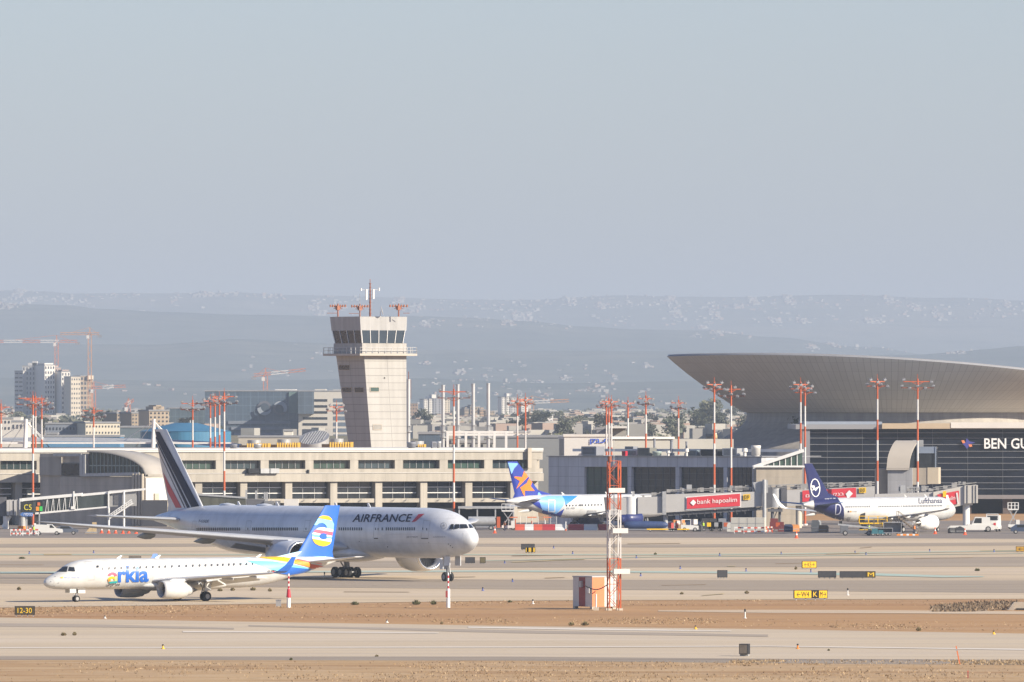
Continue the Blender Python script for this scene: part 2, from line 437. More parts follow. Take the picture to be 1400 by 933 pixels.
TMH = [mat('far_stone_houses', (.27, .255, .235), var=.25, scale=.01), mat('far_grey_houses', (.20, .19, .18), var=.2, scale=.01), mat('far_red_houses', (.23, .17, .14), var=.2, scale=.01)]
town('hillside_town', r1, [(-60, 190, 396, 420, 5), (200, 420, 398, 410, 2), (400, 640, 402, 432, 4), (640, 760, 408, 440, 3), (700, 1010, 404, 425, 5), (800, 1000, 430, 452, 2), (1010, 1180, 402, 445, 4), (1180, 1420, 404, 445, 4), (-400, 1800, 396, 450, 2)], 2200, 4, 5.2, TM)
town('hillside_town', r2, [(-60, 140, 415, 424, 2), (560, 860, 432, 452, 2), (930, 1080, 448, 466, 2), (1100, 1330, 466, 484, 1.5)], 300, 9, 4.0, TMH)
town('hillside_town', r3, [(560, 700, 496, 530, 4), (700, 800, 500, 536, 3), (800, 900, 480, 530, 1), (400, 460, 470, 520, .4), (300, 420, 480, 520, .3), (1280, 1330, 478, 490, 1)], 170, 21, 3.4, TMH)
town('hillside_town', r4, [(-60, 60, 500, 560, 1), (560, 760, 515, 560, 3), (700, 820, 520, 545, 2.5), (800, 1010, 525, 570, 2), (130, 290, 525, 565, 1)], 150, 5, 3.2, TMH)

# ---------------------------------------------------------------- haze
hz = B(); hz.box(-12000, 12000, -300, 40000, -70, 470)
mh = bpy.data.materials.new('thin_haze'); mh.use_nodes = True
nn = mh.node_tree.nodes; nn.remove(nn['Principled BSDF'])
pv = nn.new('ShaderNodeVolumePrincipled'); pv.inputs['Color'].default_value = HAZE_COLOR; pv.inputs['Density'].default_value = HAZE_DENSITY
mh.node_tree.links.new(pv.outputs[0], nn['Material Output'].inputs['Volume'])
tag(hz.obj('haze', mh), kind='stuff')
# ---------------------------------------------------------------- aircraft
def mat_panel(name, c, w, h, seam=.05, dark=.72, rough=.75, var=.10, metal=0., c2=.94, scale=.12, streak=.16):
    """wall panels with open seams, over a blotchy base colour"""
    if name in MATS: return MATS[name]
    c = lin(c); m = mat(name, c, rough=rough, metal=metal, var=var, scale=scale)
    nt = m.node_tree; n = nt.nodes; L = nt.links.new
    tc = n.new('ShaderNodeTexCoord'); sp = n.new('ShaderNodeSeparateXYZ'); L(tc.outputs['Object'], sp.inputs[0])
    ad = n.new('ShaderNodeMath'); L(sp.outputs[0], ad.inputs[0]); L(sp.outputs[1], ad.inputs[1])
    cb = n.new('ShaderNodeCombineXYZ'); L(ad.outputs[0], cb.inputs[0]); L(sp.outputs[2], cb.inputs[1])
    bk = n.new('ShaderNodeTexBrick'); bk.offset = 0; bk.inputs['Scale'].default_value = 1; bk.inputs['Brick Width'].default_value = w; bk.inputs['Row Height'].default_value = h
    bk.inputs['Mortar Size'].default_value = seam * .5; bk.inputs['Mortar Smooth'].default_value = 0
    bk.inputs['Color1'].default_value = (1, 1, 1, 1); bk.inputs['Color2'].default_value = (c2, c2, c2, 1); bk.inputs['Mortar'].default_value = (dark, dark, dark, 1)
    L(cb.outputs[0], bk.inputs[0])
    mx = [x for x in n if x.type == 'MIX'][0]; p = n['Principled BSDF']
    m2 = n.new('ShaderNodeMix'); m2.data_type = 'RGBA'; m2.blend_type = 'MULTIPLY'; m2.inputs[0].default_value = 1
    L(mx.outputs[2], m2.inputs[6]); L(bk.outputs[0], m2.inputs[7])
    mp = n.new('ShaderNodeMapping'); mp.inputs['Scale'].default_value = (.9, .9, .07); L(tc.outputs['Object'], mp.inputs[0])   # rain streaks
    st = n.new('ShaderNodeTexNoise'); st.inputs['Scale'].default_value = 1; st.inputs['Detail'].default_value = 6; L(mp.outputs[0], st.inputs['Vector'])
    rg = n.new('ShaderNodeMapRange'); rg.inputs[1].default_value = .38; rg.inputs[2].default_value = .68; rg.inputs[3].default_value = 1.05; rg.inputs[4].default_value = 1 - streak; L(st.outputs['Fac'], rg.inputs[0])
    m3 = n.new('ShaderNodeMix'); m3.data_type = 'RGBA'; m3.blend_type = 'MULTIPLY'; m3.inputs[0].default_value = 1
    L(m2.outputs[2], m3.inputs[6]); L(rg.outputs[0], m3.inputs[7]); L(m3.outputs[2], p.inputs['Base Color'])
    return m
def airc_white(name, c, rough=.32):
    m = mat_panel(name, c, 5.2, 1.55, .05, .86, rough=rough, var=.05, scale=.35, c2=.985, streak=.09)
    p = m.node_tree.nodes['Principled BSDF']; p.inputs['Coat Weight'].default_value = .25; p.inputs['Coat Roughness'].default_value = .08; p.inputs['Specular IOR Level'].default_value = .5
    return m
M_rub = mat('tyre_rubber', (.022, .022, .024), rough=.85, var=.2, scale=4)
M_hub = mat('wheel_hub_grey', (.32, .31, .30), rough=.5, var=.15, scale=5)
M_gear = mat('landing_gear_grey', (.30, .30, .31), rough=.45, var=.15, scale=3)
M_dkg = mat('dark_gap', (.03, .032, .036), rough=.6, var=.2, scale=3)
M_win = mat('cabin_window_glass', (.03, .035, .045), rough=.15, var=.15, scale=3)
M_cock = mat('cockpit_glass', (.018, .022, .028), rough=.06, var=.1, scale=2, spec=.6)
M_lip = mat('polished_intake_lip', (.72, .72, .73), rough=.22, metal=.9, var=.06, scale=2)
M_fan = mat('fan_blade_titanium', (.10, .10, .11), rough=.35, metal=.6, var=.2, scale=6)
M_exh = mat('exhaust_metal', (.20, .19, .18), rough=.4, metal=.8, var=.2, scale=3)
M_wingu = mat('wing_grey', (.44, .45, .47), rough=.38, var=.10, scale=.6, stretch=(1, .4, 1))
M_line = mat('door_seam_grey', (.26, .27, .29), rough=.6, var=.1, scale=3)
M_nav = mat('navy_paint', '0b0e2e', rough=.5, var=.06, spec=.2)
M_red = mat('red_paint', (.50, .03, .05), rough=.4, var=.06)

def pchip(xs, ys, x):
    if x <= xs[0]: return ys[0]
    if x >= xs[-1]: return ys[-1]
    n = len(xs); h = [xs[i + 1] - xs[i] for i in range(n - 1)]; d = [(ys[i + 1] - ys[i]) / h[i] for i in range(n - 1)]
    def m(i):
        if i == 0: return d[0]
        if i == n - 1: return d[-1]
        if d[i - 1] * d[i] <= 0: return 0.
        w1, w2 = 2 * h[i] + h[i - 1], h[i] + 2 * h[i - 1]
        return (w1 + w2) / (w1 / d[i - 1] + w2 / d[i])
    i = max(k for k in range(n - 1) if xs[k] <= x); t = (x - xs[i]) / h[i]
    return ((1 + 2 * t) * (1 - t) ** 2 * ys[i] + t * (1 - t) ** 2 * h[i] * m(i) + t * t * (3 - 2 * t) * ys[i + 1] + t * t * (t - 1) * h[i] * m(i + 1))

class Plane:
    """local x points aft from the nose, y to the starboard side is -, z up"""
    def __init__(s, name, label, nose, heading, st):
        # heading: unit vector of the nose direction; local -x is forward
        ang = math.atan2(-heading[1], -heading[0])
        s.root = thing(name, label, 'airliner', (nose[0], nose[1], 0), ang)
        s.st = st; s.xs = [a[0] for a in st]
        bpy.context.view_layer.update()
    def sec(s, a): return tuple(pchip(s.xs, [q[i] for q in s.st], a) for i in (1, 2, 3))
    def fuselage(s, m, step=.5, n=56):
        L = s.xs[-1]; aa = []; a = 0.
        while a < L:
            aa.append(a); a += .06 if a < .4 else (.2 if a < 7 else step)
        aa.append(L); rows = []
        for a in aa:
            t, bo, w = s.sec(a); zc, hh = (t + bo) / 2, (t - bo) / 2
            rows.append([(a, w * math.sin(2 * math.pi * i / n), zc + hh * math.cos(2 * math.pi * i / n)) for i in range(n)])
        b = B(); b.grid(rows, closed=True); b.add(rows[-1], [tuple(range(n))])
        s.body = b.obj('fuselage', m, s.root)
        return s.body
    def surface(s, name, secs, m, vertical=False, side=1, parent=None, t=.11):
        """secs: (span, le, chord, height) ; vertical: span is z"""
        prof = [(0, 0), (.02, .30), (.08, .62), (.2, .92), (.35, 1), (.55, .82), (.8, .38), (1, .02)]
        rows = []
        for sp, le, ch, h in secs:
            up = [(le + x * ch, y * ch * t * .5) for x, y in prof]; lo = [(le + x * ch, -y * ch * t * .42) for x, y in prof[::-1][:-1]]
            ring = up + lo[:-1] + [lo[-1]]
            if vertical: rows.append([(x, y, sp) for x, y in ring])
            else: rows.append([(x, side * sp, h + y) for x, y in ring])
        b = B(); b.grid(rows, closed=True); b.add(rows[0], [tuple(range(len(rows[0])))]); b.add(rows[-1], [tuple(range(len(rows[0])))])
        return b.obj(name, m, parent or s.root)
    def engine(s, a, y, z, r, L, m, blades=22, core=True, mlip=None):
        b = B(); ax0, ax1 = (a, y, z), (a + 1, y, z - .02)
        n = 32
        b.lathe([(.0, r * .86), (-.0, r * .86), (.02 * L, r * .93), (.10 * L, r * .99), (.3 * L, r * 1.02), (.55 * L, r), (.78 * L, r * .86), (.8 * L, r * .70), (.95 * L, r * .56), (L, r * .48), (1.0 * L, r * .40)], ax0, ax1, n)
        b.lathe([(.0, r * .86), (.06 * L, r * .78), (.22 * L, r * .80)], ax0, ax1, n)
        e = b.obj('engine', m, s.root)
        b = B(); b.lathe([(.035 * L, r * .955), (.012 * L, r * .925), (-.004 * L, r * .88), (-.004 * L, r * .84), (.02 * L, r * .795)], ax0, ax1, n)
        b.obj('intake_lip', mlip or M_lip, e)
        b = B(); b.lathe([(.215 * L, r * .80), (.225 * L, .02)], ax0, ax1, n, smooth=False)
        for k in range(blades):
            t = 2 * math.pi * k / blades; c, q = math.cos(t), math.sin(t); c2, q2 = math.cos(t + .17), math.sin(t + .17)
            P = lambda rad, cc, qq, dx: (a + dx, y + rad * cc, z + rad * qq)
            b.add([P(r * .2, c, q, .15 * L), P(r * .79, c, q, .15 * L), P(r * .79, c2, q2, .2 * L), P(r * .2, c2, q2, .2 * L)], [(0, 1, 2, 3)])
        b.lathe([(.08 * L, .01), (.11 * L, r * .12), (.17 * L, r * .24), (.2 * L, r * .26)], ax0, ax1, 16)
        b.obj('fan', M_fan, e, fix=False)
        b = B(); b.lathe([(L * .98, r * .40), (L * 1.0, r * .36), (L * 1.22, .03)], ax0, ax1, 20); b.obj('exhaust_cone', M_exh, e)
        return e
    def pylon(s, a0, a1, y, z0, z1, m, w=.28):
        b = B(); b.prism([(a0, z0), (a1, z0), (a1 + (a1 - a0) * .55, z1), (a0 + (a1 - a0) * .35, z1)], 'y', y - w, y + w); b.obj('pylon', m, s.root)
    def gear(s, name, a, y, ztop, r, wheels, w, strut=.16, door=None, extra=None):
        b = B(); b.cyl((a, y, r * .9), (a, y, ztop), strut, strut * 1.25, 12)
        xs = sorted(set(x for x, q in wheels))
        if len(xs) > 1: b.box(a + xs[0], a + xs[-1], y - strut * .7, y + strut * .7, r * .8, r * 1.2)
        for x in xs:
            q = [k for xx, k in wheels if xx == x]; b.cyl((a + x, y + min(q) - .02, r), (a + x, y + max(q) + .02, r), r * .16, n=8)
        b.bar((a - .1, y, ztop - .2), (a - 1.1 * r, y, r * 1.6), strut * .7); b.bar((a + .05, y, r * 1.7), (a + 2.0 * r, y, ztop), strut * .6)
        b.bar((a, y + .1, r * 1.5), (a, y * .55 if abs(y) > 1 else y + .1, ztop), strut * .55)
        if extra: extra(b)
        g = b.obj(name, M_gear, s.root)
        for x, q in wheels:
            b = B(); b.lathe([(-w * .5, r * .55), (-w * .5, r * .88), (-w * .32, r), (w * .32, r), (w * .5, r * .88), (w * .5, r * .55)], (0, 0, 0), (0, 1, 0), 24, 0)
            b.lathe([(-w * .42, .01), (-w * .42, r * .25), (-w * .40, r * .3), (-w * .47, r * .56)], (0, 0, 0), (0, 1, 0), 20, 1)
            b.lathe([(w * .42, .01), (w * .42, r * .25), (w * .40, r * .3), (w * .47, r * .56)], (0, 0, 0), (0, 1, 0), 20, 1)
            o = b.obj('wheel', [M_rub, M_hub], g); o.location = (a + x, y + q, r)
        if door:
            for d in door:
                b = B(); b.box(*d); b.obj('gear_door', s.mdoor, s.root)
        return g
    def windows(s, items, w, h, m=None, name='window', target=None):
        for x, y in items:
            p = [(x - w * .5, y - h * .32), (x - w * .3, y - h * .5), (x + w * .3, y - h * .5), (x + w * .5, y - h * .32), (x + w * .5, y + h * .32), (x + w * .3, y + h * .5), (x - w * .3, y + h * .5), (x - w * .5, y + h * .32)]
            decal(name, poly_tris(p), m or M_win, target or s.body, s.root, eps=.04)
    def mark(s, name, tris, m, target=None, eps=.03, L=3., label=None):
        return decal(name, tris, m, target or s.body, s.root, eps, L, label)
    def fairing(s, a, y, z, L, r, m):
        b = B(); b.lathe([(0, .02), (.1 * L, r * .6), (.3 * L, r), (.55 * L, r * .9), (.85 * L, r * .4), (L, .02)], (a, y, z), (a + 1, y, z - .07), 12)
        b.obj('flap_fairing', m, s.root)
    def flap(s, p, m, t=.07):
        """a drooped trailing-edge panel: four corners in local coordinates"""
        P = [Vector(q) for q in p]; b = B(); lo = [q - Vector((0, 0, t)) for q in P]
        b.add(P + lo, [(0, 1, 2, 3), (7, 6, 5, 4), (0, 1, 5, 4), (1, 2, 6, 5), (2, 3, 7, 6), (3, 0, 4, 7)]); b.obj('flap', m, s.root)
def row(x0, x1, n, y0, y1): return [(x0 + (x1 - x0) * i / max(1, n - 1), y0 + (y1 - y0) * i / max(1, n - 1)) for i in range(n)]
def sh(pts, ox, oy, k): return [(ox + x / k, oy + y / k) for x, y in pts]

# ---- long white twin jet taxiing to the right, nose towards the camera
th = R(34.0); hd = (math.sin(th), -math.cos(th))
ng = G(612, 795.2); nose = (ng.x + hd[0] * 5.9, ng.y + hd[1] * 5.9)
A = Plane('wide_body_airliner', 'long white wide-body airliner with AIRFRANCE titles and striped tail, taxiing right', nose, hd,
  [(0, 5.25, 5.25, 0.0), (.06, 5.6, 4.95, .34), (.25, 5.93, 4.6, .68), (.6, 6.27, 4.27, 1.02), (1.2, 6.68, 3.9, 1.42), (2, 7.13, 3.55, 1.80), (3, 7.68, 3.28, 2.17), (4, 8.14, 3.1, 2.47), (5.5, 8.58, 2.95, 2.77), (7.5, 8.87, 2.85, 2.99), (10, 8.97, 2.8, 3.08), (14, 8.98, 2.78, 3.1), (50, 8.98, 2.78, 3.1), (54, 8.98, 3.0, 3.06), (58, 8.93, 3.65, 2.85), (63, 8.72, 4.7, 2.3), (68, 8.25, 5.8, 1.5), (71.5, 7.75, 6.5, .8), (73.3, 7.4, 6.75, .3), (73.8, 7.2, 6.9, .12)])
M_afw = airc_white('airliner_white', (.60, .61, .635)); A.mdoor = M_afw
M_afg = mat('nacelle_light_grey', (.62, .63, .66), rough=.35, var=.06, coat=.2)
A.fuselage(M_afw)
b = B()   # wing-to-body fairing
b.grid([[(a, w * math.sin(t), 3.25 + h * math.cos(t)) for t in [2 * math.pi * i / 32 for i in range(32)]] for a, w, h in
        [(20.5, .1, .05), (22, 1.9, .75), (25, 3.15, 1.05), (30, 3.45, 1.15), (38, 3.45, 1.15), (43, 2.9, .95), (46.5, .1, .05)]], closed=True)
b.obj('belly_fairing', M_afw, A.root)
for sd in (-1, 1):
    A.surface('wing', [(2.6, 24.3, 14.7, 3.95), (10.3, 30.2, 9.2, 4.95), (20, 37.0, 6.3, 5.85), (29.5, 43.7, 3.6, 6.72), (31.4, 45.9, 2.4, 6.95), (32.4, 48.6, 1.0, 7.1)], M_wingu, side=sd, t=.12)
    A.surface('stabilizer', [(.6, 62.8, 6.6, 6.95), (10.7, 70.2, 2.4, 7.55)], M_wingu, side=sd, t=.10)
    A.engine(24.2, sd * 9.6, 2.9, 1.98, 6.6, M_afg)
    A.pylon(25.2, 29.5, sd * 9.6, 4.2, 4.95, M_afg)
    for yy, aa, LL in ((13.5, 37.6, 5.2), (20.2, 41.0, 4.4)):
        A.fairing(aa, sd * yy, 4.95 + (yy - 13) * .085 - .05, LL, .5, mat('fairing_grey', (.22, .23, .22), rough=.5, var=.1))
    A.flap([(39.5, sd * 4, 3.7), (39.2, sd * 9.6, 4.4), (40.4, sd * 9.6, 3.9), (40.8, sd * 4, 3.15)], M_wingu)
    A.gear('landing_gear', 37.1, sd * 5.49, 4.2, .67, [(x, q) for x in (-1.45, 0, 1.45) for q in (-.7, .7)], .52, strut=.24, door=[(35.6, 37.0, sd * 6.5 - .05, sd * 6.5 + .05, 2.1, 3.9)])
A.gear('landing_gear', 5.9, 0, 3.4, .56, [(0, -.42), (0, .42)], .38, strut=.15, door=[(4.2, 5.4, .75, .83, 1.95, 3.1), (4.2, 5.4, -.83, -.75, 1.95, 3.1), (6.2, 6.9, -.5, .5, 1.5, 2.7)])
A.fin = A.surface('tail_fin', [(7.6, 60.9, 9.6, 0), (8.9, 62.0, 8.2, 0), (18.5, 70.6, 3.0, 0)], M_afw, vertical=True, t=.10)
bpy.context.view_layer.update()
k = 14 / 3; f6 = lambda *p: sh(p, 200, 570, k)
A.mark('tail_stripe', poly_tris([(211.0, 590.5), (218.2, 590.5), (273.5, 694.4), (262.2, 694.4), (212.5, 597)]), M_nav, A.fin)
A.mark('tail_stripe', poly_tris([(213.6, 603), (216.4, 606), (260.2, 694.4), (255.8, 694.4)]), M_nav, A.fin)
A.mark('tail_stripe', poly_tris([(216.6, 617.3), (217.8, 618.6), (253.6, 694.4), (252.2, 694.4)]), M_nav, A.fin)
A.mark('tail_stripe', poly_tris([(223.2, 646), (225.2, 650), (248.6, 694.4), (240.4, 694.4), (229, 671.8)]), M_red, A.fin)
A.mark('lettering', text_px('AIRFRANCE', (481.5, 714.1), (560.6, 713.8), (485.2, 703.4), .012), M_nav, L=2.5)
A.mark('red_swoosh', poly_tris([(562.8, 714.2), (568, 713.4), (580.4, 702.9), (572.5, 703.3)]), M_red)
A.mark('registration', text_px('F-GSQE', (271.5, 715.3), (285, 715.3), (272.6, 711)), M_nav)
A.mark('emblem', ring_tris(ell(606.4, 719.2, 4.1, 4.6, 24, rot=12), ell(606.4, 719.2, 3.6, 4.1, 24, rot=12)), M_line)
A.mark('emblem', poly_tris([(604.2, 719.4), (606, 718.2), (607.2, 716.6), (607, 718.6), (608.6, 718.6), (606.8, 719.8), (605.8, 722), (605.6, 720)]), M_line)
A.mark('small_lettering', text_px('SKYTEAM', (556, 735.2), (571, 735), (556.2, 733.8)), M_nav)
A.mark('small_lettering', text_px('AIRFRANCE', (592, 735.4), (608.5, 735), (592.2, 733.8)), M_line)
A.windows(row(269.6, 327.8, 24, 723.7, 723.6) + row(345.8, 406.6, 25, 723.6, 723.5) + [(457.6, 723.4), (522.8, 723.4)] + row(464, 494.4, 11, 723.4, 723.4) + row(528.4, 566.6, 14, 723.4, 723.3), 1.35, 4.2)
M_doorm = mat('door_white', (.70, .71, .73), rough=.35, var=.05)
for p in ([(262.2, 724.6), (263.6, 712.6), (268.8, 712.6), (267.4, 724.6)], [(335.2, 726), (337.4, 712.2), (344.2, 712.2), (342, 726)], [(415, 727), (417.6, 711.6), (424.8, 711.6), (422, 727)], [(510.2, 736), (512.4, 712.4), (518.8, 712.4), (516.6, 736)], [(575.8, 736), (579.4, 711.6), (588.6, 711.6), (585.4, 736)]):
    A.mark('door', frame_tris(p, .32), M_line)
for p in ((511.6, 517, 736, 737), (575.8, 585.6, 736.2, 737.1)): A.mark('door_sill', rect(p[0], p[2], p[1], p[3]), M_dkg)
for x, y in ((513.2, 723.4), (516.6, 723.8), (577.6, 723.2), (583, 724), (338.4, 723.6), (418, 723.4)): A.mark('door_window', rect(x, y - 1.6, x + 1, y + 1.4), M_win)
A.mark('cargo_door', frame_tris([(525.5, 744.5), (525.5, 730.5), (556, 730.5), (557, 746)], .22), mat('faint_seam', (.52, .53, .55), rough=.5, var=.05))
for p in ([(614.1, 723.6), (616.8, 717.1), (620.5, 717), (620, 724.1)], [(621, 723.8), (622.4, 717.2), (627.9, 717.2), (628, 722.5)], [(628.9, 717.2), (637.7, 717.2), (640.4, 722.5), (629.4, 722.8)], [(640.4, 717.2), (643.6, 717.4), (647.0, 722), (642.5, 722.5)]):
    A.mark('cockpit_window', poly_tris(p), M_cock, eps=.04, L=1.5)
A.mark('radome_seam', poly_tris([(633.6, 728), (634, 728), (634.3, 745), (636.5, 752), (636, 752), (633.8, 745)]), mat('faint_seam', 0))
for p in ((612.6, 743.4, 613.8, 744.6), (615.4, 745.6, 616.6, 746.8), (618.4, 748, 619.4, 749.2), (586, 741.6, 586.6, 742.6), (529.6, 747, 530.6, 748.4), (491, 740, 491.8, 741)): A.mark('probe', rect(*p), M_dkg)
b = B()   # blade antennas and domes along the spine
for a in (23, 30.5, 44, 53): b = B(); b.prism([(a, 8.9), (a + .7, 8.9), (a + .85, 9.45), (a + .55, 9.45)], 'y', -.05, .05); b.obj('antenna', M_afw, A.root)
for a in (47.5, 56.2):
    b = B(); b.grid([[(a + dx, r * math.sin(t), 8.9 + h * math.cos(t)) for t in [2 * math.pi * i / 16 for i in range(16)]] for dx, r, h in [(-1.8, .05, .02), (-1.2, .5, .22), (0, .7, .32), (1.2, .5, .22), (1.8, .05, .02)]], closed=True); b.obj('antenna_dome', M_afw, A.root)
b = B(); b.bar((44.5, 0, 2.8), (45, 0, 2.1), .12); b.obj('drain_mast', M_dkg, A.root)

# ---- regional jet in front, nose to the left
th = R(56.0); hd = (-math.sin(th), -math.cos(th))
ng = G(104, 823.2); nose = (ng.x + hd[0] * 4.1, ng.y + hd[1] * 4.1)
K = Plane('regional_airliner', 'smaller white regional airliner with arkia titles and blue tail, in front', nose, hd,
  [(0, 2.12, 2.12, 0), (.05, 2.32, 1.94, .2), (.2, 2.5, 1.78, .40), (.5, 2.72, 1.62, .64), (1.1, 3.03, 1.48, .92), (1.85, 3.42, 1.41, 1.15), (2.7, 3.96, 1.37, 1.33), (3.3, 4.26, 1.355, 1.41), (4.6, 4.58, 1.35, 1.48), (6, 4.70, 1.35, 1.505), (8, 4.73, 1.35, 1.505), (25, 4.73, 1.35, 1.505), (28, 4.73, 1.6, 1.45), (31.5, 4.74, 2.33, 1.2), (33.5, 4.74, 2.88, .98), (35.5, 4.74, 3.4, .68), (37.2, 4.68, 3.85, .36), (38, 4.5, 4.15, .12)])
M_kw = airc_white('regional_jet_white', (.55, .55, .54)); K.mdoor = M_kw
K.fuselage(M_kw, step=.4)
M_kg = mat('regional_jet_grey', (.47, .47, .49), rough=.35, var=.08, scale=1, coat=.15)
M_kb = mat('bright_blue_paint', (.03, .14, .54), rough=.35, var=.05)
M_ks = mat('sky_blue_paint', (.16, .55, .80), rough=.4, var=.05); M_kl = mat('pale_blue_paint', (.50, .74, .84), rough=.4, var=.05)
M_ky = mat('sun_yellow_paint', (.88, .50, .02), rough=.4, var=.05); M_ko = mat('orange_paint', (.78, .28, .03), rough=.4, var=.05)
M_kr = mat('rust_red_paint', (.40, .07, .04), rough=.4, var=.05); M_kp = mat('pink_paint', (.75, .12, .19), rough=.4, var=.05)
M_kt = mat('teal_paint', (.02, .36, .38), rough=.4, var=.05); M_wh = mat('white_paint', (.80, .80, .78), rough=.4, var=.05)
b = B()
b.grid([[(a, w * math.sin(t), 1.75 + h * math.cos(t)) for t in [2 * math.pi * i / 28 for i in range(28)]] for a, w, h in [(11.2, .1, .05), (12.4, 1.1, .42), (14, 1.6, .62), (20, 1.65, .65), (22.5, 1.2, .5), (24.5, .1, .05)]], closed=True)
b.obj('belly_fairing', M_kw, K.root)
for sd in (-1, 1):
    w = K.surface('wing', [(1.2, 13.0, 6.3, 2.25), (4.8, 15.4, 4.1, 2.55), (13.3, 21.0, 1.75, 3.2)], M_kg, side=sd, t=.12)
    b = B()
    rows = []
    for (le, ch, y, z) in ((21.0, 1.75, 13.3, 3.2), (21.5, 1.45, 13.75, 3.42), (22.3, 1.05, 14.05, 4.05), (23.0, .55, 14.3, 4.95)):
        rows.append([(le + x * ch, sd * (y + q * ch), z) for x, q in ((0, 0), (.3, .05), (1, 0), (.3, -.05))])
    b.grid(rows, closed=True, smooth=False); b.add(rows[-1], [(0, 1, 2, 3)])
    wl = b.obj('winglet', M_kb, K.root)
    if sd == 1: K.winglet = wl
    K.engine(12.3, sd * 4.45, 1.34, 1.0, 3.9, M_kw, blades=20, mlip=mat('intake_grey_lip', (.36, .36, .38), rough=.4, var=.08))
    K.pylon(13.0, 15.0, sd * 4.45, 2.1, 2.5, M_kw, .16)
    K.surface('stabilizer', [(.5, 33.6, 3.1, 4.1), (6.0, 36.6, 1.35, 4.75)], M_kg, side=sd, t=.10)
    for yy, aa in ((2.6, 18.2), (6.6, 18.8), (9.6, 20.4)): K.fairing(aa, sd * yy, 2.3 + yy * .07 - .25, 2.6, .2, M_kw)
    K.flap([(19.2, sd * 1.7, 2.0), (19.5, sd * 4.7, 2.3), (20.4, sd * 4.7, 1.85), (20.3, sd * 1.7, 1.5)], M_kw)
    K.flap([(19.5, sd * 5, 2.4), (21.4, sd * 9.4, 2.75), (22.0, sd * 9.4, 2.4), (20.4, sd * 5, 1.95)], M_kw)
    K.gear('landing_gear', 19.0, sd * 2.97, 2.2, .51, [(0, -.28), (0, .28)], .33, strut=.13, door=[(18.6, 19.4, sd * 3.45 - .03, sd * 3.45 + .03, 1.15, 2.0)])
K.gear('landing_gear', 4.1, 0, 1.6, .36, [(0, -.2), (0, .2)], .2, strut=.08, door=[(3.0, 3.8, .45, .49, 1.0, 1.5), (3.0, 3.8, -.49, -.45, 1.0, 1.5), (4.2, 5.1, -.3, .3, .95, 1.4)])
K.fin = K.surface('tail_fin', [(4.2, 31.6, 6.2, 0), (5.2, 33.0, 4.6, 0), (10.4, 36.6, 2.0, 0)], M_kb, vertical=True, t=.10)
b = B(); b.prism([(29.8, 4.68), (34, 4.65), (34, 5.35), (33.1, 5.3)], 'y', -.12, .12); b.obj('dorsal_fin', M_kl, K.root)
bpy.context.view_layer.update()
c7 = lambda *p: sh(p, 350, 680, 7)
F = K.fin
K.mark('tail_emblem', poly_tris(c7((596, 198), (612, 184), (640, 175), (690, 180), (718, 200), (730, 224))), M_ky, F)
K.mark('tail_emblem', poly_tris(c7((594, 203), (730, 226), (745, 258), (741, 304), (680, 294), (672, 272), (655, 254), (632, 246), (604, 250), (578, 268), (556, 268))), mat('emblem_light_blue', (.25, .66, .86), rough=.4, var=.04), F)
K.mark('tail_emblem', poly_tris(c7((594, 294), (640, 288), (740, 308), (736, 334), (572, 308))), M_wh, F)
K.mark('tail_emblem', poly_tris(c7((570, 310), (736, 336), (728, 368), (550, 332))), M_kp, F)
K.mark('tail_emblem', poly_tris(c7((548, 335), (728, 370), (724, 384), (536, 352))), M_wh, F)
K.mark('tail_emblem', poly_tris(c7((536, 354), (724, 386), (722, 396), (534, 376))), M_ks, F)
K.mark('tail_emblem', poly_tris(c7((534, 378), (722, 398), (718, 430), (538, 396))), M_wh, F)
K.mark('tail_emblem', poly_tris(c7((538, 398), (718, 432), (702, 452), (672, 466), (640, 470), (600, 462), (566, 444), (548, 420))), M_ky, F)
K.mark('tail_emblem', poly_tris(sh([(608, 372), (618, 350), (645, 343), (674, 352), (674, 398), (640, 404), (614, 392)], 350, 680, 7)), M_kb, F, eps=.06)
K.mark('livery_stripe', poly_tris([(327, 757.4), (346, 756.6), (386, 761.4), (423, 769.6), (423.4, 775.4), (394, 768.6), (352, 762.2), (332, 758.6)]), M_ky)
K.mark('livery_stripe', poly_tris([(404, 765.4), (424, 769.7), (424, 775.5), (404, 771)]), M_ko, eps=.05)
K.mark('livery_stripe', poly_tris([(424.2, 771.2), (443, 774.2), (436, 777.6), (423.4, 777.2)]), M_kr, eps=.05)
K.mark('livery_stripe', poly_tris([(306, 766), (340, 763), (372, 767), (398, 771), (398, 777), (372, 779.4), (340, 772.6)]), M_kl)
K.mark('livery_stripe', poly_tris([(336, 767), (372, 768), (404, 772.4), (424, 777.4), (398, 778.6), (386, 782.6), (366, 777.4)]), M_ks, eps=.045)
K.mark('livery_stripe', poly_tris([(378, 783.6), (398, 775.6), (425, 778.2), (432, 778.2), (412, 783.6), (396, 786)]), M_kb, eps=.06)
K.mark('livery_stripe', poly_tris([(383, 755.2), (396, 752.4), (446, 761.4), (447, 763.4), (420, 760.6)]), M_kl)
K.mark('livery_stripe', poly_tris([(406, 764.6), (440, 771), (440, 771.8), (406, 765.4)]), M_kp, eps=.05)
K.mark('lettering', text_px('rkia', (161.2, 796.8), (203.2, 796.0), (161.2, 774.6), .03), M_kb, L=2.5)
K.mark('lettering', poly_tris(ell(153.8, 788.2, 6.4, 5.6, 20, 190, 372) + ell(153.8, 788.2, 2.8, 2.6, 14, 190, 372)[::-1]), M_kp, L=2)
K.mark('lettering', ring_tris(ell(153.2, 793.2, 6.1, 4.8, 26), ell(153.4, 793.2, 2.6, 2.0, 26)), M_ky, L=2)
K.mark('lettering', poly_tris([(148, 795.2), (160, 794.4), (160, 797.2), (150, 797.8)]), M_kt, eps=.05)
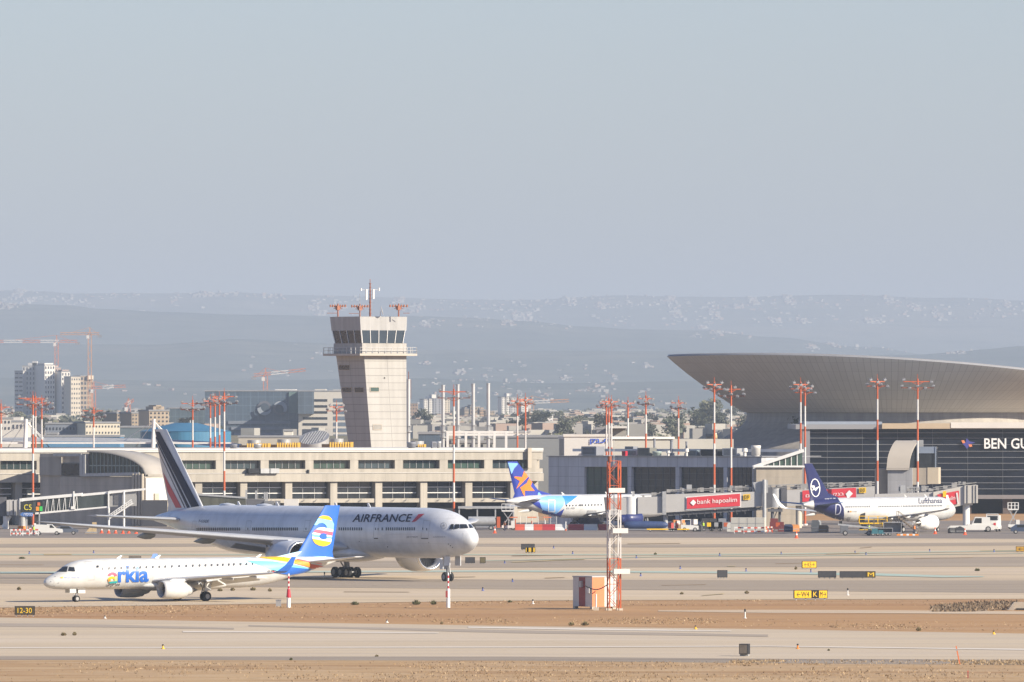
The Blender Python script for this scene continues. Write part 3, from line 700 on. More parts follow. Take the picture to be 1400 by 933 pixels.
K.mark('lettering', poly_tris([(147.2, 792.4), (151, 791.4), (151, 795), (148, 795)]), M_ko, eps=.05)
K.mark('lettering', poly_tris([(156.4, 788.4), (160.1, 788), (160.1, 796), (156.4, 796)]), mat('lime_paint', (.42, .60, .22), var=.05), eps=.045)
K.mark('hebrew_lettering', text_px('עיקרא', (144.2, 803.2), (163, 802.2), (145.2, 799.0), .01), M_nav, L=2)
K.mark('small_lettering', text_px('לארשי יריווא יווק', (88, 791.6), (109, 791.2), (88, 789.2)), M_kb, L=2)
K.mark('small_lettering', poly_tris([(82, 790), (86, 788.8), (86, 791)]), M_ky)
K.mark('registration', text_px('4X-EMA', (365.4, 782.8), (377.6, 781.6), (365.4, 780)), M_nav)
K.mark('flag', rect(372.4, 781, 374.6, 782.4), M_red, eps=.05)
wx = [140.3, 149.3, 157.4, 166, 174.6, 183.6, 191.9, 200.3, 209, 218, 226.1, 235, 245, 254.7, 263.6, 272.9, 281, 289.3, 297.6, 304.7, 312.9, 319.7, 328.9, 336.9, 345, 353.6, 361.9, 370.3, 378.6]
K.windows([(x, 777.9 - (x - 140.3) * .0327) for x in wx], 2.3, 3.4, mat('cabin_window_grey', (.09, .095, .11), rough=.2, var=.1))
K.windows([(132.6, 775), (134.2, 775)], 1.3, 3.2)
def rr4(p): return p
K.mark('door', frame_tris([(116, 768.2), (125.8, 768.0), (130, 792.6), (121, 793.2)], .32), mat('door_seam_pale', (.45, .45, .46), var=.05))
K.mark('door', frame_tris([(241.6, 770), (248.6, 769.8), (248.8, 779.6), (241.8, 780)], .25), mat('door_seam_pale', 0))
for p in ([(77, 781.6), (84.6, 775.2), (93, 775), (91.2, 782)], [(94.4, 775.6), (101.4, 776), (102.8, 781.6), (93.2, 780.8)]): K.mark('cockpit_window', poly_tris(p), M_cock, eps=.04, L=1.5)
K.mark('windscreen_post', poly_tris([(93, 775), (94.2, 775.2), (92.4, 782), (91.3, 782)]), M_kg)
for p in ((75, 788, 76, 788.8), (69, 795, 70, 795.8), (73, 801, 75, 801.4), (79, 797, 80.6, 797.5)): K.mark('probe', rect(*p), M_dkg)
for a in (9.2, 14.2, 27.4): b = B(); b.prism([(a, 4.68), (a + .5, 4.68), (a + .85, 5.05), (a + .6, 5.05)], 'y', -.03, .03); b.obj('antenna', M_wh, K.root)
w = K.winglet
K.mark('winglet_stripe', poly_tris([(387.8, 776.4), (394.2, 771.8), (393.4, 775.4), (390.4, 779.2), (386.4, 779)]), M_ky, w)
K.mark('winglet_stripe', poly_tris([(391.2, 773.4), (395.2, 769.2), (398.2, 767.6), (394.2, 771.8)]), M_kl, w)
b = B(); b.lathe([(0, .02), (.15, .14), (.35, .17)], (12.6, 1.55, 2.2), (13.6, 1.6, 2.2), 10); b.obj('landing_light', mat('landing_light_amber', (1.0, .55, .2), var=0), K.root)

# ---- narrow-body jets at the gates
NB = [(0, 3.6, 3.6, 0), (.06, 3.85, 3.36, .26), (.3, 4.15, 3.0, .60), (1, 4.7, 2.55, 1.08), (2, 5.28, 2.2, 1.5), (3.2, 5.75, 2.0, 1.8), (5, 5.97, 1.88, 1.96)]
def narrow_body(name, label, tail, hd, L, mbody, mfin, mwing, mwinglet, meng, mtail):
    st = NB + [(L - 14.5, 6.0, 1.86, 1.97), (L - 10, 6.0, 2.35, 1.9), (L - 6, 5.93, 3.3, 1.5), (L - 2.6, 5.6, 4.1, .95), (L - .6, 5.2, 4.55, .45), (L, 5.0, 4.75, .22)]
    nose = (tail[0] + hd[0] * L, tail[1] + hd[1] * L)
    P = Plane(name, label, nose, hd, st); P.mdoor = mbody
    P.fuselage(mbody)
    w0 = L * .352
    for sd in (-1, 1):
        P.surface('wing', [(1.6, w0, 7.4, 2.6), (6.4, w0 + 3.3, 4.2, 3.0), (16.2, w0 + 9.6, 1.7, 4.0)], mwing, side=sd, t=.12)
        rows = [[(le + x * ch, sd * (y + q * ch), z) for x, q in ((0, 0), (.3, .05), (1, 0), (.3, -.05))] for le, ch, y, z in ((w0 + 9.6, 1.7, 16.2, 4.0), (w0 + 10.1, 1.4, 17.0, 4.25), (w0 + 10.7, 1.1, 17.5, 4.9), (w0 + 12.0, .55, 17.9, 6.5))]
        
        if mwinglet: b = B(); b.grid(rows, closed=True, smooth=False); b.add(rows[-1], [(0, 1, 2, 3)]); b.obj('winglet', mwinglet, P.root)
        P.engine(w0 - 1.4, sd * 5.75, 1.72, 1.28, 4.6, meng, mlip=None)
        P.pylon(w0 - .4, w0 + 2.2, sd * 5.75, 2.6, 3.0, meng, .18)
        P.surface('stabilizer', [(.5, L - 6.6, 3.9, 4.75), (6.2, L - 2.9, 1.7, 5.3)], mtail, side=sd, t=.10)
        for yy, aa in ((3.4, w0 + 5.2), (7.6, w0 + 6.6), (11.6, w0 + 8.6)): P.fairing(aa, sd * yy, 2.55 + yy * .07 - .25, 3.2, .26, mbody)
        P.gear('landing_gear', w0 + 5.6, sd * 3.8, 2.5, .58, [(0, -.4), (0, .4)], .4, strut=.16)
    P.gear('landing_gear', 5.1, 0, 2.2, .38, [(0, -.24), (0, .24)], .22, strut=.1)
    P.fin = P.surface('tail_fin', [(5.4, L - 9.6, 8.0, 0), (6.2, L - 7.9, 5.9, 0), (11.8, L - 2.6, 2.3, 0)], mfin, vertical=True, t=.09)
    b = B(); b.prism([(L - 10.6, 5.95), (L - 7.4, 5.95), (L - 7.4, 6.75)], 'y', -.1, .1); b.obj('dorsal_fin', mfin, P.root)
    for a in (8, 14, L - 13.5): b = B(); b.prism([(a, 5.95), (a + .6, 5.95), (a + .9, 6.4), (a + .65, 6.4)], 'y', -.04, .04); b.obj('antenna', mbody, P.root)
    bpy.context.view_layer.update()
    return P
M_lhb = mat('deep_blue_paint', (.015, .018, .085), rough=.45, var=.06)
hd = (math.sin(R(37)), math.cos(R(37)))
Lh = narrow_body('narrow_body_airliner', 'white narrow-body airliner with dark blue crane tail and Lufthansa titles, parked at the gate', (Xat(1098, 1718), 1718), hd, 44.5,
                 airc_white('gate_jet_white', (.56, .555, .54)), M_lhb, M_wingu, M_wh, M_wh, mat('stabilizer_blue', (.10, .16, .30), rough=.4))
Lh.mark('tail_paint', poly_tris([(1112.5, 684), (1120, 681), (1143.5, 679), (1149, 687), (1153.4, 695), (1154, 704), (1153, 714), (1144, 715), (1130, 711), (1118, 705.5), (1112.4, 700), (1113.6, 692)]), M_lhb)
Lh.mark('crane_emblem', ring_tris(ell(1114.6, 667.2, 6.6, 12.6, 32, rot=-4), ell(1114.6, 667.2, 5.5, 11.5, 32, rot=-4)), M_wh, Lh.fin, L=2)
Lh.mark('crane_emblem', poly_tris([(1108.6, 664.2), (1113.2, 664.2), (1114.4, 667.8), (1120.6, 664.6), (1115, 671.6), (1112.8, 669.4), (1110.2, 671.4), (1111.6, 668)]), M_wh, Lh.fin, L=2)
Lh.mark('lettering', text_px('Lufthansa', (1255.8, 688.9), (1288, 688.3), (1255.8, 681.6), .012), mat('lettering_navy', (.02, .025, .07), var=0), L=2)
dd = text_px('D', (1141.5, 704), (1149.5, 704), (1142.2, 689.4)); Lh.mark('lettering', dd, mat('faint_white', (.45, .46, .55), var=0), eps=.05)
dd = text_px('D', (1142.9, 702.6), (1148.3, 702.6), (1143.4, 690.8)); Lh.mark('lettering', dd, M_lhb, eps=.07)
Lh.windows(row(1156.6, 1188.5, 14, 693.2, 692.8) + row(1201.6, 1229, 13, 692.8, 692.5) + [(1232, 692.4)] + row(1235, 1287.5, 26, 692.4, 691.6), 1.1, 2.2, mat('cabin_window_grey', 0))
Lh.mark('flag', rect(1159, 698.6, 1161, 700.6), M_nav); Lh.mark('flag', rect(1162, 698.6, 1164, 700.6), M_ko); Lh.mark('registration', text_px('D-AIEA', (1165, 700.6), (1171.5, 700.6), (1165, 698.6)), M_line)
Lh.mark('cargo_hatch', poly_tris([(1156, 713.2), (1159, 707.2), (1163.4, 707), (1160.4, 713.2)]), M_gear)
Lh.mark('cargo_hatch', poly_tris([(1172, 713.6), (1176.6, 703), (1183, 701), (1182, 713)]), M_dkg)
b = B(); b.add([(31.4, -1.75, 3.6), (28.9, -1.75, 3.6), (28.9, -3.5, 4.7), (31.4, -3.5, 4.7), (31.4, -1.75, 3.5), (28.9, -1.75, 3.5), (28.9, -3.5, 4.6), (31.4, -3.5, 4.6)], [(0, 1, 2, 3), (7, 6, 5, 4), (0, 1, 5, 4), (1, 2, 6, 5), (2, 3, 7, 6), (3, 0, 4, 7)]); b.obj('cargo_door', M_gear, Lh.root)
M_isb = mat('royal_blue_paint', (.025, .045, .30), rough=.35, var=.06); M_isl = mat('light_blue_paint', (.20, .42, .78), rough=.4, var=.05); M_ism = mat('mid_blue_paint', (.03, .22, .56), rough=.4, var=.05)
hd = (math.sin(R(50)), math.cos(R(50)))
Is = narrow_body('narrow_body_airliner', 'white narrow-body airliner with blue tail and orange star, nose behind the jet bridge', (Xat(691.5, 1782), 1782), hd, 37.57,
                 airc_white('gate_jet_cream_white', (.54, .54, .535)), M_isb, M_wingu, None, mat('engine_navy', (.02, .03, .13), rough=.35), mat('stabilizer_grey', (.42, .42, .43), rough=.4))
c8 = lambda *p: sh(p, 680, 610, 7)
M_star = mat('star_orange_paint', (.90, .20, .015), rough=.4, var=.04)
Is.mark('tail_emblem', poly_tris(c8((255, 238), (302, 285), (245, 345), (180, 412), (215, 335), (162, 302), (166, 292), (236, 298))), M_star, Is.fin, L=2)
Is.mark('tail_emblem', poly_tris(c8((306, 302), (342, 322), (318, 385), (356, 430), (262, 428), (262, 480), (246, 462), (218, 398), (280, 355))), M_star, Is.fin, L=2)
Is.mark('tail_paint', poly_tris(c8((100, 160), (205, 165), (160, 215), (135, 270))), M_isl, Is.fin)
Is.mark('tail_paint', poly_tris(c8((210, 165), (225, 170), (440, 440), (425, 445))), M_wh, Is.fin, eps=.05)
Is.mark('tail_paint', poly_tris(c8((400, 412), (440, 450), (490, 495), (470, 520), (380, 520), (385, 470))), M_isl, Is.fin)
Is.mark('tail_paint', poly_tris(c8((390, 500), (480, 478), (620, 478), (645, 520), (632, 572), (566, 650), (480, 655), (430, 615))), M_isl)
Is.mark('tail_paint', poly_tris(c8((622, 478), (770, 478), (705, 530), (650, 566), (645, 520))), M_ism)
Is.mark('tail_paint', poly_tris(c8((290, 520), (390, 500), (432, 612), (380, 580))), M_isb)
Is.mark('tail_paint', poly_tris(c8((410, 650), (440, 612), (560, 650), (640, 600), (600, 690), (1060, 702), (1060, 730), (640, 712))), M_isb, eps=.045)
Is.mark('door', frame_tris(c8((485, 632), (485, 516), (552, 516), (552, 632)), .9), M_wh, eps=.05)
Is.windows(row(774.6, 822, 12, 691.4, 690.2) + [(794, 690.9)], 1.4, 2.4)
Is.mark('registration', text_px('4X-ABI', (774, 696.6), (785.5, 696.2), (774, 694)), M_line)
Is.mark('cargo_hatch', poly_tris([(801, 709.4), (803, 698), (815.4, 698.4), (814.6, 710)]), M_gear)
# ---------------------------------------------------------------- building materials
M_cream = mat_panel('cream_precast_concrete', (.42, .38, .32), 4.1, 7, .06, .78, scale=.25, var=.09)
M_creamw = mat('cream_sill_concrete', (.46, .40, .32), var=.08, scale=.3)
M_white = mat('white_coated_roof', (.62, .59, .55), var=.08, scale=.2)
M_glass = mat('dark_green_glass', (.030, .045, .045), rough=.10, var=.6, scale=.7, spec=.55, stretch=(1, 1, .1))
M_glassd = mat('dark_terminal_glass', (.022, .026, .032), rough=.12, var=.7, scale=.5, spec=.55)
M_mull = mat('mullion_grey', (.34, .34, .34), rough=.5, var=.1)
M_greyp = mat_panel('grey_metal_panels', (.52, .515, .54), 2.05, 1.75, .07, .6, rough=.5, var=.06)
M_greyd = mat('grey_cladding', (.22, .225, .25), rough=.55, var=.08, scale=.2)
M_steel = mat('galvanised_steel', (.42, .42, .42), rough=.45, metal=.3, var=.15, scale=1.5)
M_whs = mat('white_painted_steel', (.70, .69, .67), rough=.45, var=.08, scale=.8)
M_beige = mat_panel('beige_wall_panels', (.40, .345, .275), 3.0, 2.2, .05, .8, scale=.2)
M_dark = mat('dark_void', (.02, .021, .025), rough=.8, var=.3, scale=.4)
M_roofg = mat('grey_roofing', (.26, .26, .27), rough=.8, var=.12, scale=.15)
M_brown = mat('brown_cladding', (.12, .095, .085), rough=.7, var=.1)

# ---- main terminal: long cream facade
T = Fac(350, 1865, 22)
t = T.thing('terminal_building', 'long two storey cream concrete terminal behind the white wide-body airliner', 'terminal')
zz = lambda y: T.z(y, 350)
uL, uR = T.u(-420), T.u(742)
b = B()
b.box(uL, uR, 0, 45, zz(629.5), zz(616.2)); b.box(uL, uR, 1.6, 45, zz(648), zz(629.5))
b.box(uL, uR, 0, 1.6, zz(646.6), zz(641.6)); b.box(uL, uR, .45, 1.6, zz(648.2), zz(646.6)); b.box(uL, uR, -.5, 45, zz(659), zz(648.2))
b.box(uL, uR, .2, 1.8, zz(688), zz(682.4)); b.box(uL, uR, 2.2, 45, -.2, zz(659))
for k in range(-13, 6):     # pilasters and columns
    x0, x1 = 417.6 + 61.2 * k, 428.8 + 61.2 * k
    if T.u(x1) < uR: b.box(T.u(x0), T.u(x1), .05, 1.6, zz(641.6), zz(629.5))
    x0, x1 = 390.2 + 61.55 * k, 399.6 + 61.55 * k
    if T.u(x1) < uR: b.box(T.u(x0), T.u(x1), 0, 2.2, -.2, zz(659))
b.obj('wall', M_cream, t)
b = B(); b.box(uL, uR, -.35, 46, zz(616.2), zz(616.2) + .35); b.obj('roof', M_white, t)
b = B(); b.box(uL, uR, -.25, 0, zz(616.2) - .28, zz(616.2)); b.box(uL, uR, -.1, 0, zz(647.6), zz(646.8)); b.obj('coping', M_white, t)
def glazed(parent, u0, u1, z0, z1, n, nm=4, hbars=(), m=None, mw=.12, off=.0):
    w = B(); w.box(u0, u1, n, n + .12, z0, z1); o = w.obj('window', m or M_glass, parent)
    w = B()
    for i in range(1, nm): x = u0 + (u1 - u0) * i / nm; w.box(x - mw / 2, x + mw / 2, n - .1, n - .005, z0, z1)
    o2 = w.obj('mullion', M_mull if m is None else M_mull, o) if nm > 1 else None
    for hb, th_ in hbars:
        w = B(); w.box(u0, u1, n - .16, n - .11, hb - th_ / 2, hb + th_ / 2); w.obj('rail', M_whs, o)
    return o
M_glass_tones = [M_glass, mat('green_glass_lit', (.05, .085, .07), rough=.12, var=.5, scale=.8, spec=.5, stretch=(1, 1, .1)), mat('blue_glass_lit', (.045, .065, .075), rough=.12, var=.5, scale=.8, spec=.5, stretch=(1, 1, .1))]  # plain glass and two paler copies with a lit look put into the colour
for k in range(-13, 6):
    x0, x1 = 428.8 + 61.2 * (k - 1), 417.6 + 61.2 * k
    if T.u(x1) > uR or x1 < -80: continue
    glazed(t, T.u(x0) + .35, T.u(x1) - .35, zz(641), zz(630.4), 1.0, 5, m=M_glass_tones[k % 3], mw=.08)
    x0, x1 = 399.6 + 61.55 * (k - 1), 390.2 + 61.55 * k
    if T.u(x1) > uR + 1: continue
    glazed(t, T.u(x0) + .3, T.u(x1) - .3, zz(682.4), zz(659.6), 1.5, 3, [(zz(667), .16), (zz(674.8), .16)], M_glassd, mw=.07)
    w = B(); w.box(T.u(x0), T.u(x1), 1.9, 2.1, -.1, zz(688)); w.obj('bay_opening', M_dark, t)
b = B()
for k in range(-6, 6):
    for q in (.28, .62): x = T.u(399.6 + 61.55 * k) + q * 7; b.bar((x, -.05, zz(687)), (x + .25, -.35, zz(683.4)), .08); b.bar((x + .25, -.35, zz(683.4)), (x + .6, -.05, zz(684)), .08)
b.obj('facade_lamp', M_mull, t)
for x0, x1, m in ((340, 354.5, M_dark), (356.5, 368.5, M_steel), (369.8, 381.8, M_steel)):
    b = B(); T.bx(b, x0, x1, 640.8, 647.4, -1.2, -.02); b.obj('air_conditioner', m, t)
b = B(); T.bx(b, 421, 423, 642.4, 647.2, -.4, -.02); b.obj('drain_pipe', M_dark, t)
# dark end wall closing the cream facade, and its down pipe
b = B(); T.bx(b, 722, 727, 612.6, 640, -.9, -.5); b.obj('expansion_column', M_creamw, t)

# ---- grey metal annex
N = Fac(750, 1850, -30)
g = N.thing('terminal_annex', 'grey metal panelled terminal wing with tall dark windows beside the cream facade', 'terminal wing')
nz = lambda y: N.z(y, 750)
b = B(); nR = N.u(1041)
b.box(0, nR, 0, 12, nz(638.4), nz(624.2)); b.box(0, N.u(799), 0, 12, -.2, nz(638.4)); b.box(N.u(799), nR, 1.2, 12, -.2, nz(638.4))
for x0, x1 in ((858.4, 863.4), (924, 929), (989.6, 994.6), (1029, 1034)): b.box(N.u(x0), N.u(x1), -.15, 1.2, -.2, nz(638.4))
b.box(N.u(799), nR, .1, 1.2, nz(684), nz(681)); b.box(N.u(799), nR, .3, 1.2, -.2, nz(712))
b.obj('wall', M_greyp, g)
b = B(); b.box(-.3, nR + .3, -.3, 22, nz(624.2), nz(623.4)); b.obj('roof', M_roofg, g)
for x0, x1 in ((799, 858.4), (863.4, 924), (929, 989.6), (994.6, 1029)):
    z0, z1 = nz(681), nz(638.4); u0, u1 = N.u(x0) + .05, N.u(x1) - .05
    w = B(); w.box(u0, u1, .8, .9, z0, z1); o = w.obj('window', M_glass_tones[1] if x0 == 799 else M_glassd, g)
    w = B()
    for i in range(1, 6): x = u0 + (u1 - u0) * i / 6; w.box(x - .04, x + .04, .7, .795, z0, z1)
    for q in (.2, .4, .6, .8): w.box(u0, u1, .72, .78, z0 + (z1 - z0) * q - .03, z0 + (z1 - z0) * q + .03)
    w.obj('mullion', mat('dark_mullion', (.07, .075, .085), rough=.5), o)
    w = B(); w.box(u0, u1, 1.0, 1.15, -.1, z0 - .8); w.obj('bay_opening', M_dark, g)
b = B(); N.bx(b, 1031, 1033, 636, 690, -.6, -.2); b.obj('corner_trim', M_whs, g)
def roof_unit(px0, px1, y0, y1, n, m, kind='box', label='', name='roof_unit', cat='roof unit', F=N, depth=None, group='units on the annex roof'):
    D = F.D((px0 + px1) / 2, n); zb = nz(623.4) if F is N else zz(616.2) + .35
    x0, x1 = F.u(px0, n), F.u(px1, n); zt = Zat(y0, D)
    o = thing(name, label, cat, F.P + F.d * ((x0 + x1) / 2) + F.nrm * n + Vector((0, 0, zb)), R(F.deg), group)
    w = (x1 - x0) / 2; h = zt - zb; d = depth or w
    b = B()
    if kind == 'box':
        b.box(-w, w, -d, d, .12, h); b.box(-w * .9, w * .9, -d * .9, d * .9, 0, .12); c = b.obj('casing', m, o)
        q = B()
        for i in range(5): q.box(-w * .8, w * .8, -d - .03, -d - .005, h * (.2 + .14 * i), h * (.2 + .14 * i) + h * .06)
        q.obj('louvre', M_dark, c)
    elif kind == 'drum':
        b.lathe([(0, w * .8), (h * .1, w * .8), (h * .12, w), (h * .7, w), (h * .72, w * 1.06), (h, w * 1.06), (h, .01)], (0, 0, 0), (0, 0, 1), 20); b.obj('casing', m, o)
    elif kind == 'stack':
        b.cyl((0, 0, 0), (0, 0, h), w * .8, n=12); b.cyl((0, 0, h), (0, 0, h * 1.06), w * 1.05, n=12); b.box(-w * 1.4, w * 1.4, -w, w, 0, h * .2); b.obj('flue', m, o)
    elif kind == 'vent':
        b.cyl((0, 0, 0), (0, 0, h * .55), w * .55, n=12); b.cyl((0, 0, h * .55), (0, 0, h), w, w * .8, n=12); b.obj('vent_cap', m, o)
    return o
for a in ((800.5, 821, 610.6, 617.4, 6, M_greyd, 'box', 'dark grey cooling unit on the annex roof under the white sign building'),
          (851.5, 856.6, 617, 624, 4, M_red, 'box', 'small red cabinet on the annex roof edge'),
          (859, 876, 615.6, 624, 7, M_steel, 'box', 'low white topped unit on the annex roof beside the red cabinet'),
          (857.5, 869, 610.6, 616, 14, M_greyd, 'box', 'dark cabinet raised behind the red cabinet on the annex roof'),
          (876, 893, 612.4, 624, 6, mat('olive_grey', (.17, .17, .15)), 'box', 'square olive grey unit on the annex roof'),
          (893, 903.5, 617.4, 624, 5, mat('pale_green_unit', (.36, .42, .38)), 'drum', 'round pale green fan on the annex roof'),
          (893, 896.4, 601, 624, 8, M_greyd, 'stack', 'leftmost of three tall dark exhaust flues on the annex roof'),
          (915.8, 920.4, 603.2, 624, 8, M_greyd, 'stack', 'middle one of three tall dark exhaust flues on the annex roof'),
          (937, 940, 605, 624, 8, M_greyd, 'stack', 'dark flue above a white drum on the annex roof'),
          (911, 916.4, 616.4, 624, 5, M_white, 'vent', 'small white vent cap between two dark flues'),
          (935.6, 941.6, 613.4, 624, 5, M_white, 'vent', 'white drum vent at the foot of the third flue'),
          (941.8, 957, 615.6, 624, 7, mat('slate_unit', (.16, .2, .23)), 'box', 'slate blue box unit on the annex roof'),
          (957, 964, 615, 624, 6, M_steel, 'drum', 'pale round fan beside the slate blue unit'),
          (964, 986, 614.6, 624, 7, M_dark, 'box', 'black open framed chiller on the annex roof'),
          (993, 1013, 613.2, 624, 7, M_steel, 'box', 'large pale sheet metal unit on the annex roof'),
          (1014.5, 1022, 613, 624, 5, M_white, 'vent', 'white mushroom vent left of the big white drum'),
          (1028, 1039, 609.2, 624, 6, M_white, 'drum', 'big white drum fan on the right end of the annex roof')):
    roof_unit(*a)
b = B(); b.bar((0, 9, nz(623.4) + 1.0), (N.u(1060), 9, nz(623.4) + 1.0), .5); o = thing('roof_pipe', 'long white pipe running along the annex roof', 'pipe', N.P, R(N.deg)); b2 = b.obj('pipe', M_whs, o)
# link in front of the annex with a sloping glazed roof
S = Fac(1034, 1822, 3)
s_ = S.thing('gate_link_building', 'beige gate block with a sloping glazed roof left of the blue crane tail', 'gate building')
b = B(); S.bx(b, 1034, 1097, 639.6, 9999, 0, 8); b.obj('wall', M_beige, s_)
b = B(); b.prism([(S.u(1036), S.z(638, 1036)), (S.u(1097), S.z(638, 1097)), (S.u(1097), S.z(619, 1097))], 'y', .3, 7); b.obj('glazed_gable', M_glass_tones[1], s_)
b = B(); b.bar(S.pt(1029, 639, -.1), S.pt(1099, 616, -.1), .55); b.bar(S.pt(1030, 638, -.3), S.pt(1101, 638, -.3), .32)
b.obj('roof_beam', M_whs, s_)
b = B()
for x in (1050, 1058, 1066, 1074, 1082, 1090): b.bar((S.u(x), .2, S.z(638, x)), (S.u(x), .2, S.z(638 - (x - 1036) * .31, x)), .14)
b.obj('mullion', M_whs, s_)

# ---- gate pavilion with the curved roof, left
V = Fac(198, 1828, -30)
p = V.thing('gate_pavilion', 'gate pavilion with a curved roof over glass, left of the striped tail', 'gate building')
vz = lambda y: V.z(y, 198)
b = B(); b.box(V.u(82), 0, 0, 7.8, -.2, vz(652.4)); b.box(V.u(52), V.u(118), .6, 8, vz(652.4), vz(621)); b.box(V.u(52), V.u(84), .7, 8, -.2, vz(652.4))
b.obj('wall', mat_panel('taupe_wall_panels', (.44, .395, .34), 4.2, 2.4, .05, .8, scale=.2), p)
b = B(); b.box(.02, .2, .1, 7.7, -.2, vz(654)); b.obj('side_wall', mat('white_render', (.58, .56, .53), var=.05, scale=.3), p)
xl, zt, zb = V.u(120), vz(618.6), vz(651.5); n = 20; arc = []
for i in range(n + 1):
    f = i / n; arc.append((xl + (0 - xl + .3) * f, zb + (zt - zb) * math.sqrt(max(0, 1 - f ** 2.1))))
gl = B(); gl.prism([(xl, zb)] + [q for q in arc], 'y', .5, .7); o = gl.obj('arched_window', M_glass_tones[0], p)
q = B()
for i in range(1, 15):
    f = i / 15; x = xl + (0 - xl) * f; q.box(x - .06, x + .06, .38, .495, zb, zb + (zt - zb) * math.sqrt(max(0, 1 - f ** 2.1)))
q.box(xl, -.6, .3, .37, zb + (zt - zb) * .42, zb + (zt - zb) * .46)
q.obj('mullion', mat('pale_green_mullion', (.30, .35, .32), var=.1), o)
rf = B(); top = [(x, z + .45) for x, z in arc]; th_ = [(x + .45 * (i / n), z) for i, (x, z) in enumerate(arc)]
rows = [[(x, y, z) for x, z in r_] for y, r_ in ((-.3, [(x, z + .0) for x, z in arc]), (-.3, [(x + .3 * i / n, z + .35) for i, (x, z) in enumerate(arc)]), (8.6, [(x + .3 * i / n, z + .35) for i, (x, z) in enumerate(arc)]), (8.6, arc))]
rf.grid(rows); rf.obj('curved_roof', mat('grey_beige_roofing', (.36, .33, .295), rough=.6, var=.06, scale=.3), p)
b = B(); b.bar((V.u(113), -.3, vz(622)), (V.u(113), -.3, vz(651)), .6); b.bar((V.u(117), -.35, vz(622)), (V.u(117), -.35, vz(651)), .5); b.bar((V.u(75), -.3, vz(622.4)), (V.u(113), -.3, vz(622.4)), .5); b.bar((V.u(112), -.3, vz(650)), (V.u(192), -.3, vz(648)), .55)
b.obj('duct', M_steel, p)
b = B()
for i, x in enumerate((184, 188.4, 192.4, 196.4)): b.cyl((V.u(x), -.45, 0), (V.u(x), -.45, vz(648)), .28, n=10)
b.obj('down_pipe', M_creamw, p)
b = B(); V.bx(b, 54, 84, 625, 650, .3, .59); V.bx(b, 86, 112, 632.4, 651, .3, .59); b.obj('wall_panel', mat_panel('taupe_panels', (.36, .33, .29), 3, 9, .06, .7), p)
gz = B(); V.bx(gz, 85, 111, 634, 650, .1, .29); gz.obj('window', M_glassd, p)
b = B(); V.bx(b, 92, 110, 676, 690, -.05, -.005); b.obj('door', M_dark, p)
b = B(); b.box(.2, 5.5, -1.2, 5, -.2, V.z(684, 205)); b.obj('lower_block', mat('beige_block_wall', (.36, .315, .255), var=.08, scale=.4), p)
b = B(); b.box(.22, .5, 2.6, 4, V.z(684, 205), V.z(675, 205)); b.obj('side_door', M_creamw, p)

# ---- rotunda hall with the big tilted dish roof
DC = 2150.; c = thing('rotunda_hall', 'huge grey hall with a wide tilted dish shaped roof on the right', 'terminal hall', (Xat(1220, DC), DC, 0))
def zr(dx): return 31 - .06 * dx - .0009 * dx * dx
m = mat('dish_panels', (.58, .565, .53), rough=.55, var=.05, scale=.05)
nt = m.node_tree; n = nt.nodes; L = nt.links.new; tc = n.new('ShaderNodeTexCoord'); spx = n.new('ShaderNodeSeparateXYZ'); L(tc.outputs['Object'], spx.inputs[0])
at = n.new('ShaderNodeMath'); at.operation = 'ARCTAN2'; L(spx.outputs[1], at.inputs[0]); L(spx.outputs[0], at.inputs[1])
ml = n.new('ShaderNodeMath'); ml.operation = 'MULTIPLY'; ml.inputs[1].default_value = 20; L(at.outputs[0], ml.inputs[0])
cb = n.new('ShaderNodeCombineXYZ'); L(ml.outputs[0], cb.inputs[0]); L(spx.outputs[2], cb.inputs[1])
bk = n.new('ShaderNodeTexBrick'); bk.offset = 0; bk.inputs['Scale'].default_value = 1; bk.inputs['Brick Width'].default_value = .62; bk.inputs['Row Height'].default_value = 1.9; bk.inputs['Mortar Size'].default_value = .02
bk.inputs['Color1'].default_value = (1, 1, 1, 1); bk.inputs['Color2'].default_value = (.93, .93, .93, 1); bk.inputs['Mortar'].default_value = (.62, .62, .62, 1); L(cb.outputs[0], bk.inputs[0])
mx = [x for x in n if x.type == 'MIX'][0]; m2 = n.new('ShaderNodeMix'); m2.data_type = 'RGBA'; m2.blend_type = 'MULTIPLY'; m2.inputs[0].default_value = 1
L(mx.outputs[2], m2.inputs[6]); L(bk.outputs[0], m2.inputs[7]); L(m2.outputs[2], n['Principled BSDF'].inputs['Base Color'])
NA = 144; rows = []
for tt in (0, .06, .15, .3, .5, .7, .85, .94, .985, 1.0):
    r_ = 31 + (47.3 - 31) * (tt ** .93); row_ = []
    for i in range(NA):
        a = 2 * math.pi * i / NA; dx = 47.3 * math.cos(a); z1 = zr(dx); z = 20.1 + (z1 - 20.1) * (tt * .93 + .07 * tt ** 4)
        row_.append((r_ * math.cos(a), r_ * math.sin(a), z))
    rows.append(row_)
b = B(); b.grid(rows, closed=True); b.obj('dish_roof', m, c)
b = B(); rows = []
for rr_, dz in ((47.3, 0), (47.0, .35), (46, .45), (40, .5), (20, .5), (.1, .5)): rows.append([(rr_ * math.cos(2 * math.pi * i / NA), rr_ * math.sin(2 * math.pi * i / NA), zr(47.3 * math.cos(2 * math.pi * i / NA) * rr_ / 47.3) + dz) for i in range(NA)])
b.grid(rows, closed=True); b.obj('roof_top', M_roofg, c)
b = B(); rows = []
for rr_, z in ((30.6, 20.1), (30.7, 18.6), (31.4, 17.6), (33, 16.2), (35.3, 14.9), (38.7, 13.2), (40.5, 12.2), (40.5, 0)): rows.append([(rr_ * math.cos(2 * math.pi * i / 96), rr_ * math.sin(2 * math.pi * i / 96), z) for i in range(96)])
